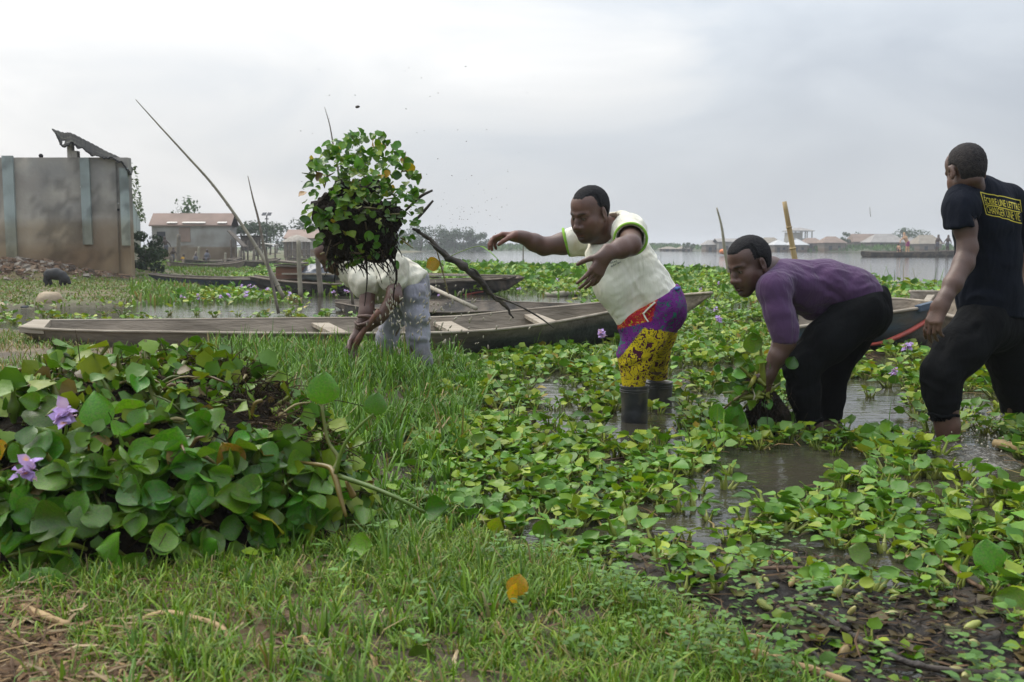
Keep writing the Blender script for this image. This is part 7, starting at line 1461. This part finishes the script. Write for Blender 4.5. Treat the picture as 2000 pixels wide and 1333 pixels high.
# ------------------------------------------------------------ the bunch in the hands of the man in purple
Y3 = float(G(1582, 832)[1]); b3 = lambda a, b, d=-.2: P(a, b, Y3+d)
bn = thing('weed_bunch', b3(1480, 800), 'dripping bunch of weeds with black roots gripped by the man in purple', 'weed clump')
v = Vol(b3(1390, 870, -.55)-.02, b3(1570, 690, .2)+.02, .01)
for a, b, r in ((1500, 792, 27), (1480, 812, 26), (1520, 815, 24), (1490, 770, 16)): v.ell(b3(a, b), (r*S(Y3),)*3, None, .04)
V, Q = v.mesh(); N_ = vnormals(V, Q); V = V+N_*((fbm(V*22, 5)-.5)*.07)[:, None]; mk('root_mass', V, Q, M_root, bn)
st = MB()
for i in range(62):
    a, b = rnd.gauss(1462, 34), rnd.gauss(752, 34)
    if a > 1530: continue
    p = b3(a, b, rnd.uniform(-.34, .0)); yd = np.array((rnd.gauss(-.4, .6), rnd.gauss(-.2, .4), rnd.gauss(.1, .6))); put_leaf(bn, LM[rnd.randrange(16)], p, yd, (rnd.gauss(0, .4), -1, rnd.uniform(0, 1)), rnd.uniform(.036, .066))
    q = b3(1490+rnd.gauss(0, 10), 765+rnd.gauss(0, 12), rnd.uniform(-.3, -.1)); V, F = petiole(q, p, .006, rnd.choice((.4, 1.6)), 6, 7); st.add(V, F, (.2, .23, .03))
for a, b, s, yd in ((1440, 795, .10, (-.3, -.2, -.8)), (1488, 815, .08, (.2, -.3, -.5)), (1448, 812, .08, (-.2, -.2, -.7)), (1470, 690, .10, (-.1, 0, 1)), (1405, 790, .085, (-.3, 0, -.8)), (1540, 720, .06, (.3, 0, .6))): put_leaf(bn, LM[rnd.randrange(16)], b3(a, b, -.3), yd, (0, -1, .3), s)
st.tube([b3(1480, 725), b3(1470, 745, -.3), b3(1462, 760, -.3)], [.009, .012, .007], 6, 8, (.25, .25, .03)); st.tube([b3(1400, 812), b3(1430, 785, -.3), b3(1465, 762, -.3)], [.004, .006, .006], 6, 10, (.16, .12, .05)); st.tube([b3(1470, 760, -.3), b3(1474, 775, -.32), b3(1466, 790, -.32)], [.003, .004, .002], 5, 8, (.4, .36, .26)); st.build('stalks', M_stem, bn, True, 'stuff', True)
rt = MB()
for _ in range(160): p = b3(rnd.gauss(1500, 20), rnd.gauss(795, 14), rnd.uniform(-.32, -.1)); d = np.array((rnd.gauss(0, .3), rnd.gauss(0, .3), -1)); L_ = rnd.uniform(.03, .08); rt.tube([p, p+d*L_], [.003, .001], 3, 3)
rt.build('root_hairs', M_root, bn, True, 'stuff')

# ------------------------------------------------------------ flowers in the mat
FL = [(1404, 624, 'lilac flower spike left of the man in purple, mid height', 1.0), (1438, 556, 'lilac flower just under the chin of the man in purple', .9), (1772, 676, 'lilac flower in front of the red stripe of the painted canoe', 1.0), (1176, 652, 'lilac flower against the dark end of the long canoe', 1.0), (872, 660, 'pale white lilac flower beside the leg of the bent man', .9), (1748, 725, 'small drooping lilac flower left of the wading man', .6)]
for a, b, lb, s in FL: q = G(a, b+26, .05); Yq = q[1]; flower('hyacinth_flower', q, P(a, b, Yq), .085*s, lb, None, None, 20, a)
for a, b in ((356, 580), (387, 579), (433, 578), (470, 561), (487, 560), (498, 561), (446, 577), (478, 577), (480, 570), (523, 566), (654, 572), (676, 571), (566, 573), (860, 573), (1090, 547), (1098, 537), (1114, 536), (1015, 563), (1296, 560), (1326, 562), (1368, 566), (1398, 604), (1405, 553), (1340, 590)):
    q = G(a, b+9, .1); flower('hyacinth_flower', q, P(a, b, q[1]), .095 if b < 600 else .07, 'pale lilac hyacinth flower dotted in the far green mat', None, 'pale flowers dotted in the far mat', 7, a)

# ------------------------------------------------------------ litter, sticks, splash
def lit(name, n, pick, Lr, Wr, cols, up=.15, zoff=.004, flat=.35):
    XY = pick(n); x, y = XY; n = len(x); z = ground_z(x, y); z = np.maximum(z, 0)+zoff; a = RG.uniform(0, 6.28, n); e_ = RG.normal(0, up, n); L_ = RG.uniform(*Lr, n)[:, None]; w = RG.uniform(*Wr, n)[:, None]
    d = np.stack((np.cos(a)*np.cos(e_), np.sin(a)*np.cos(e_), np.sin(e_)), 1); s = np.stack((-np.sin(a), np.cos(a), 0*a), 1); u = np.array((0, 0, 1.0)); c = np.stack((x, y, z+np.abs(np.sin(e_))*L_[:, 0]*.4), 1); k = np.stack((x*0, x*0, RG.uniform(0, .12, n)*L_[:, 0]), 1)
    rows = []
    for t_, ww in ((-.5, .7), (0, 1.0), (.5, .5)):
        q = c+d*L_*t_+k*(1-4*t_*t_)+s*(RG.normal(0, .1, n)[:, None]*L_*(1-4*t_*t_)); rows += [q-s*w*ww*.5, q+u*w*flat*ww, q+s*w*ww*.5]
    V = np.stack(rows, 1).reshape(-1, 3); i = (np.arange(n)*9)[:, None]; F = np.concatenate([i+np.array([f]) for f in ((0, 1, 4, 3), (1, 2, 5, 4), (3, 4, 7, 6), (4, 5, 8, 7))]); C = np.repeat(np.array(cols)[RG.integers(0, len(cols), n)]*RG.uniform(.7, 1.25, n)[:, None], 9, 0); return mk(name, V, F, M_litter, None, False, C, 'stuff')
def pick_straw(n):
    x = RG.uniform(-1.2, .1, n); y = RG.uniform(1.5, 2.5, n); a, b = project(np.stack((x, y, 0*x+.06), 1)); f = sst(560, 150, a+1.5*(1333-b))*sst(1110, 1180, b)+.06; m = RG.random(n) < f; return x[m], y[m]
lit('straw_litter', 5200, pick_straw, (.02, .10), (.003, .009), [(.36, .25, .13), (.27, .17, .085), (.19, .115, .06), (.42, .33, .2), (.14, .085, .05)], .18)
def pick_bank(n):
    x = RG.uniform(-1.2, .9, n); y = RG.uniform(1.6, 3.3, n); m = sdpoly(x, y, BANK) < .1; return x[m], y[m]
lit('bank_litter', 900, pick_bank, (.02, .09), (.002, .006), [(.34, .25, .12), (.24, .16, .08), (.2, .19, .06), (.12, .08, .05)], .2)
def pick_mud(n): x = RG.uniform(-.1, 1.5, n); y = RG.uniform(1.5, 2.9, n); m = (sdpoly(x, y, MUD) < .12) & (RG.random(n) < .25+.75*sst(2.6, 2.2, y)); return x[m], y[m]
lit('mud_litter', 3000, pick_mud, (.015, .10), (.003, .008), [(.045, .032, .022), (.07, .048, .03), (.03, .024, .018), (.15, .095, .055), (.1, .09, .035)], .16, .003, .5)
def pick_mat(n): x = RG.uniform(-1, 3, n); y = RG.uniform(2.6, 8, n); m = (np.abs(x) < .52*y) & (sdpoly(x, y, BANK) > -.1) & (in_open(x, y) > -.05) & ~in_hulls(x, y); return x[m], y[m]
lit('mat_litter', 1500, pick_mat, (.03, .14), (.004, .009), [(.2, .13, .06), (.1, .075, .04), (.3, .24, .09), (.07, .05, .035)], .15, .008)
def scrap_pts(n): return pick_mud(n)
sv = []
for i in range(6): V, F = blade('mid', rnd.uniform(-.2, .5), rnd.uniform(-.2, .3), .08, i); sv.append((V @ np.array(Matrix.Rotation(rnd.uniform(-.3, .3), 3, 'X')).T, F, np.tile(np.array(rnd.choice(((.12, .13, .03), (.16, .2, .03), (.10, .07, .03), (.06, .09, .02), (.24, .17, .05)))), (len(V), 1))))
x, y = pick_mud(900); x, y = x[:420], y[:420]; n = len(x); V, F, C = scatter(sv, RG.integers(0, 6, n), np.stack((x, y, np.maximum(ground_z(x, y), 0)+.006), 1), RG.uniform(0, 6.28, n), RG.uniform(.02, .055, n), tints(n)); mk('leaf_scraps', V, F, M_leaf, None, True, C, 'stuff')
x, y = pick_mud(900); m = fbm(np.stack((x, y, 0*x), 1)*2.6, 101) > .49; x, y = x[m][:80], y[m][:80]; n = len(x); V, F, C = scatter(midV, RG.integers(0, 14, n), np.stack((x, y, np.maximum(ground_z(x, y), 0)-.01), 1), RG.uniform(0, 6.28, n), RG.uniform(.3, .65, n), tints(n)); mk('mud_seedlings', V, F, M_leaf, None, True, C, 'stuff')
x, y = pick_mud(800); m = x < .95; m = fbm(np.stack((x[m], y[m], 0*x[m]), 1)*3, 111) > .55 if False else m; x, y = x[m][:75], y[m][:75]; n = len(x); V, F, C = scatter(herbV, RG.integers(0, 6, n), np.stack((x, y, np.maximum(ground_z(x, y), 0)), 1), RG.uniform(0, 6.28, n), RG.uniform(.8, 1.7, n), tints(n)); mk('mud_herbs', V, F, M_leaf, None, True, C, 'stuff')
bl = MB()
for _ in range(170):
    x, y = pick_mud(8) if rnd.random() < .5 else pick_mat(8)
    if not len(x): continue
    q = np.array((x[0], y[0], max(float(ground_z(x[:1], y[:1])[0]), 0)+.008)); s = rnd.uniform(.006, .012); bl.ell(q, (s, s, s*rnd.uniform(1.5, 2.6)), rot_between((rnd.gauss(0, 1), rnd.gauss(0, 1), .3)), 7, 5, np.array(rnd.choice(((.34, .37, .09), (.42, .40, .16), (.24, .30, .05), (.36, .25, .09))))*rnd.uniform(.7, 1.1))
bl.build('loose_bulbs', M_stem, None, True, 'stuff', True)
gp = lambda a, b, z=.03: G(a, b, z)
def gstick(name, pts, r, label, m, cat='stick', **k):
    q = []
    for a, b in pts: p = G(a, b, .06); z = max(float(ground_z(np.array([p[0]]), np.array([p[1]]))[0]), 0)+max(r)*1.3; q.append(G(a, b, z))
    return stick(name, q, r, label, m, cat, jit=max(r)*.06, **k)
M_straw = mat('dry_straw_stalk', (.44, .30, .14), (.30, .19, .085), scale=12, rough=.7, bump=.3); M_dkst = mat('wet_dark_stick', (.032, .024, .018), (.06, .043, .03), scale=14, rough=.6, bump=.6); M_brst = mat('brown_stick', (.17, .10, .055), (.11, .065, .04), scale=14, rough=.7, bump=.4)
gstick('cane_stalk', [(1338, 1262), (1420, 1266), (1480, 1277), (1560, 1300), (1660, 1335)], [.009, .0085, .0085, .008, .007], 'thick tan cane stalk lying across the grass at the bottom', M_straw, 'cane')
gstick('cane_stalk', [(1942, 866), (1975, 872), (2020, 884)], [.019, .02, .02], 'yellow cane floating at the right edge by the wading leg', M_bamboo, 'cane')
for i, (pts, r, lb, m) in enumerate((([(1440, 1118), (1500, 1110), (1590, 1112), (1678, 1124)], [.004, .005, .004], 'long thin pale stick lying on the mud edge', M_brst), ([(1335, 1300), (1300, 1180), (1240, 1172)][1:] + [(1370, 1208)], [.004, .004, .003], 'thin straw stalk slanting across the grass left of the mud', M_straw), ([(1495, 1170), (1520, 1190), (1550, 1210)], [.008, .009, .007], 'short reddish brown stick in the mud', M_brst), ([(1545, 1172), (1620, 1150), (1700, 1168), (1725, 1180)], [.004, .006, .004], 'curved dark root arching over the mud', M_dkst), ([(1730, 1195), (1800, 1225), (1860, 1262)], [.007, .007, .005], 'dark wet branch pointing to the bottom right', M_dkst), ([(1600, 1215), (1560, 1250), (1640, 1330)][1:], [.007, .006], 'dark stick pointing down out of the mud corner', M_dkst), ([(1560, 1180), (1620, 1215), (1660, 1235)], [.008, .010, .007], 'thick black stub in the middle of the mud', M_dkst), ([(1660, 1240), (1760, 1290), (1850, 1310), (2010, 1320)], [.007, .008, .007], 'long dark branch along the bottom right corner', M_dkst), ([(1490, 1225), (1580, 1228), (1650, 1222)], [.006, .007, .005], 'grey straight stick in the mud left of the stub', M_brst), ([(1400, 1228), (1460, 1240), (1520, 1248)], [.004, .004, .003], 'thin brown stalk between grass and mud', M_straw), ([(1560, 1235), (1575, 1255)], [.005, .004], 'tiny upright tan splinter in the mud', M_straw), ([(1180, 1058), (1240, 1088), (1300, 1112)][:2], [.004, .003], 'small dark twig at the mud tip', M_dkst), ([(985, 960), (930, 1020), (900, 1060)][:2], [.004, .003], 'brown stalk slanting in the middle plants', M_brst), ([(1000, 1070), (1030, 1085), (1075, 1100)], [.004, .004, .003], 'reddish stick on the bank edge below the middle plants', M_brst), ([(865, 1120), (900, 1142), (960, 1158)], [.007, .006, .004], 'fleshy yellow green stem lying in the grass', mat('green_yellow_stem', (.27, .27, .06), rough=.5)), ([(45, 1185), (90, 1205), (135, 1222)], [.007, .008, .007], 'short split pale stick in the straw on the left', M_straw), ([(290, 1250), (330, 1235)], [.004, .003], 'short grey twig beside the black seed', M_brst), ([(540, 1255), (600, 1275), (660, 1333)][:3], [.003, .003, .002], 'thin brown twig lying at the bottom edge', M_brst), ([(1820, 1080), (1870, 1120), (1920, 1150)], [.006, .007, .005], 'brown twig under the large right hand leaves', M_brst), ([(1350, 1030), (1600, 1042), (1720, 1048)][1:], [.005, .005], 'straight straw floating among the right rafts', M_straw), ([(1760, 1045), (1880, 1050), (2000, 1058)], [.005, .006, .005], 'long pale straw on the water at the right edge', M_straw), ([(1180, 900), (1240, 892), (1310, 898)], [.003, .003, .002], 'curved brown stalk below the boots', M_brst))):
    gstick('stick', pts, r, lb, m)
# dry reed leaf bent over the grass, black seed, orange leaf, others
def ribbon(name, pts, w, label, m, cat, zs=.03):
    q = spline([G(a, b, z) for a, b, z in pts], 30); t = np.gradient(q, axis=0); s = np.cross(t, np.array((0, -.35, 1.0))); s /= np.linalg.norm(s, axis=1)[:, None]; ww = np.interp(np.linspace(0, 1, 30), [0, .2, .7, 1], [.4, 1, .8, .15])*w; V = np.stack((q-s*ww[:, None]*.5, q+np.array((0, 0, .0015)), q+s*ww[:, None]*.5), 1).reshape(-1, 3); o = lone(name, V, grid_faces(30, 3), m, label, cat); md = o.modifiers.new('t', 'SOLIDIFY'); md.thickness = .001; return o
ribbon('dry_reed_leaf', [(190, 1255, .075), (250, 1222, .085), (318, 1196, .10), (385, 1208, .105), (432, 1226, .10), (452, 1262, .085), (490, 1325, .06)], .014, 'long dry tan reed leaf bent over the grass behind the black seed', M_straw, 'dry leaf')
mb = MB(); p = G(336, 1262, .065); mb.ell(p+np.array((0, 0, .014)), (.0145, .014, .0185), np.array(Matrix.Rotation(.25, 3, 'Y')), 18, 12); mb.lone('black_seed', mat('black_seed_shell', (.022, .021, .023), (.04, .037, .035), scale=60, rough=.42, spec=.4), 'smooth black egg shaped seed lying in the short grass', 'seed')
def loose_leaf(a, b, z, yd, nm, s, me, lb):
    t_ = thing('loose_leaf', G(a, b, z), lb, 'leaf'); put_leaf(t_, me, np.array(t_.location), yd, nm, s, 'leaf_blade'); return t_
loose_leaf(1008, 1164, .075, (.15, .15, 1), (-.1, -1, .35), .05, YM[0], 'orange yellow dying leaf standing up in the grass'); loose_leaf(1010, 1170, .07, (-.4, -.4, .3), (-.1, -.8, .6), .05, YM[3], 'second orange leaf lying below the upright orange leaf')
for a, b, yd, s, lb in ((1932, 1120, (0, .2, 1), .085, 'broad upright green leaf at the right edge above the mud'), (1945, 1165, (.5, -.6, -.3), .08, 'drooping pale green leaf under the broad upright one'), (1700, 1090, (-.7, .1, .3), .06, 'curled grey green leaf at the water edge on the right'), (1052, 1052, (.4, 0, 1), .06, 'round leaf standing alone at the mud tip'), (1205, 1015, (-.1, -.3, -.8), .055, 'heart shaped leaf hanging over the mud puddle'), (800, 1300, (.6, -.2, .3), .06, 'broad green weed leaf at the bottom grass'), (965, 1040, (.2, -.2, .6), .055, 'brownish torn leaf on the dark bank edge')): loose_leaf(a, b, .05, yd, (0, -1, .55), s, YM[4] if 'brown' in lb else LM[rnd.randrange(16)], lb)
# churned water round the wading legs
M_churn = mat('churned_muddy_water', (.085, .073, .052), (.055, .047, .034), scale=26, detail=7, rough=.16, spec=.5, bump=.8, bscale=45, c3=(.24, .225, .19), s3=60)
def churn(a, b, rx, ry, h, name, label=None):
    c = G(a, b, 0); n = 56; u = np.linspace(-1, 1, n); A, B = np.meshgrid(u, u, indexing='ij'); x = c[0]+A*rx; y = c[1]+B*ry; r = np.hypot(A, B); p = np.stack((x, y, 0*x), -1); z = h*np.clip(1-r*r, 0, 1)*(.25+.9*fbm(p*16, 3)+.6*(vnoise(p*55, 4)-.5))-.006*sst(.75, 1, r)-.012*(r > 1)
    o = mk(name, np.stack((x.ravel(), y.ravel(), z.ravel()), 1), grid_faces(n, n), M_churn, None, True, None, 'stuff'); mb = MB()
    return o
churn(1895, 890, .19, .30, .020, 'splash'); churn(1930, 822, .15, .22, .035, 'splash'); churn(1815, 870, .08, .15, .02, 'splash')
sd = MB()
for _ in range(130):
    p = G(rnd.gauss(1905, 40), rnd.gauss(862, 22), 0)+np.array((0, 0, abs(rnd.gauss(.03, .035)))); s = rnd.uniform(.0015, .005); sd.ell(p, (s, s, s*1.3), None, 6, 5)
sd.build('splash_drops', M_drop, None, True, 'stuff')
# ------------------------------------------------------------ thin haze over the lake
hzm = bpy.data.materials.new('haze_air'); hzm.use_nodes = True; t = hzm.node_tree; t.nodes.clear(); o_ = N(t, 'ShaderNodeOutputMaterial'); pv_ = N(t, 'ShaderNodeVolumePrincipled'); pv_.inputs['Color'].default_value = (.93, .95, .98, 1); pv_.inputs['Density'].default_value = .0012; pv_.inputs['Anisotropy'].default_value = .1; L(t, pv_.outputs[0], o_.inputs['Volume'])
mb = MB(); mb.box((0, 700, 5.0), (2400, 1700, 12.6)); mb.build('haze', hzm, None, False, 'stuff')
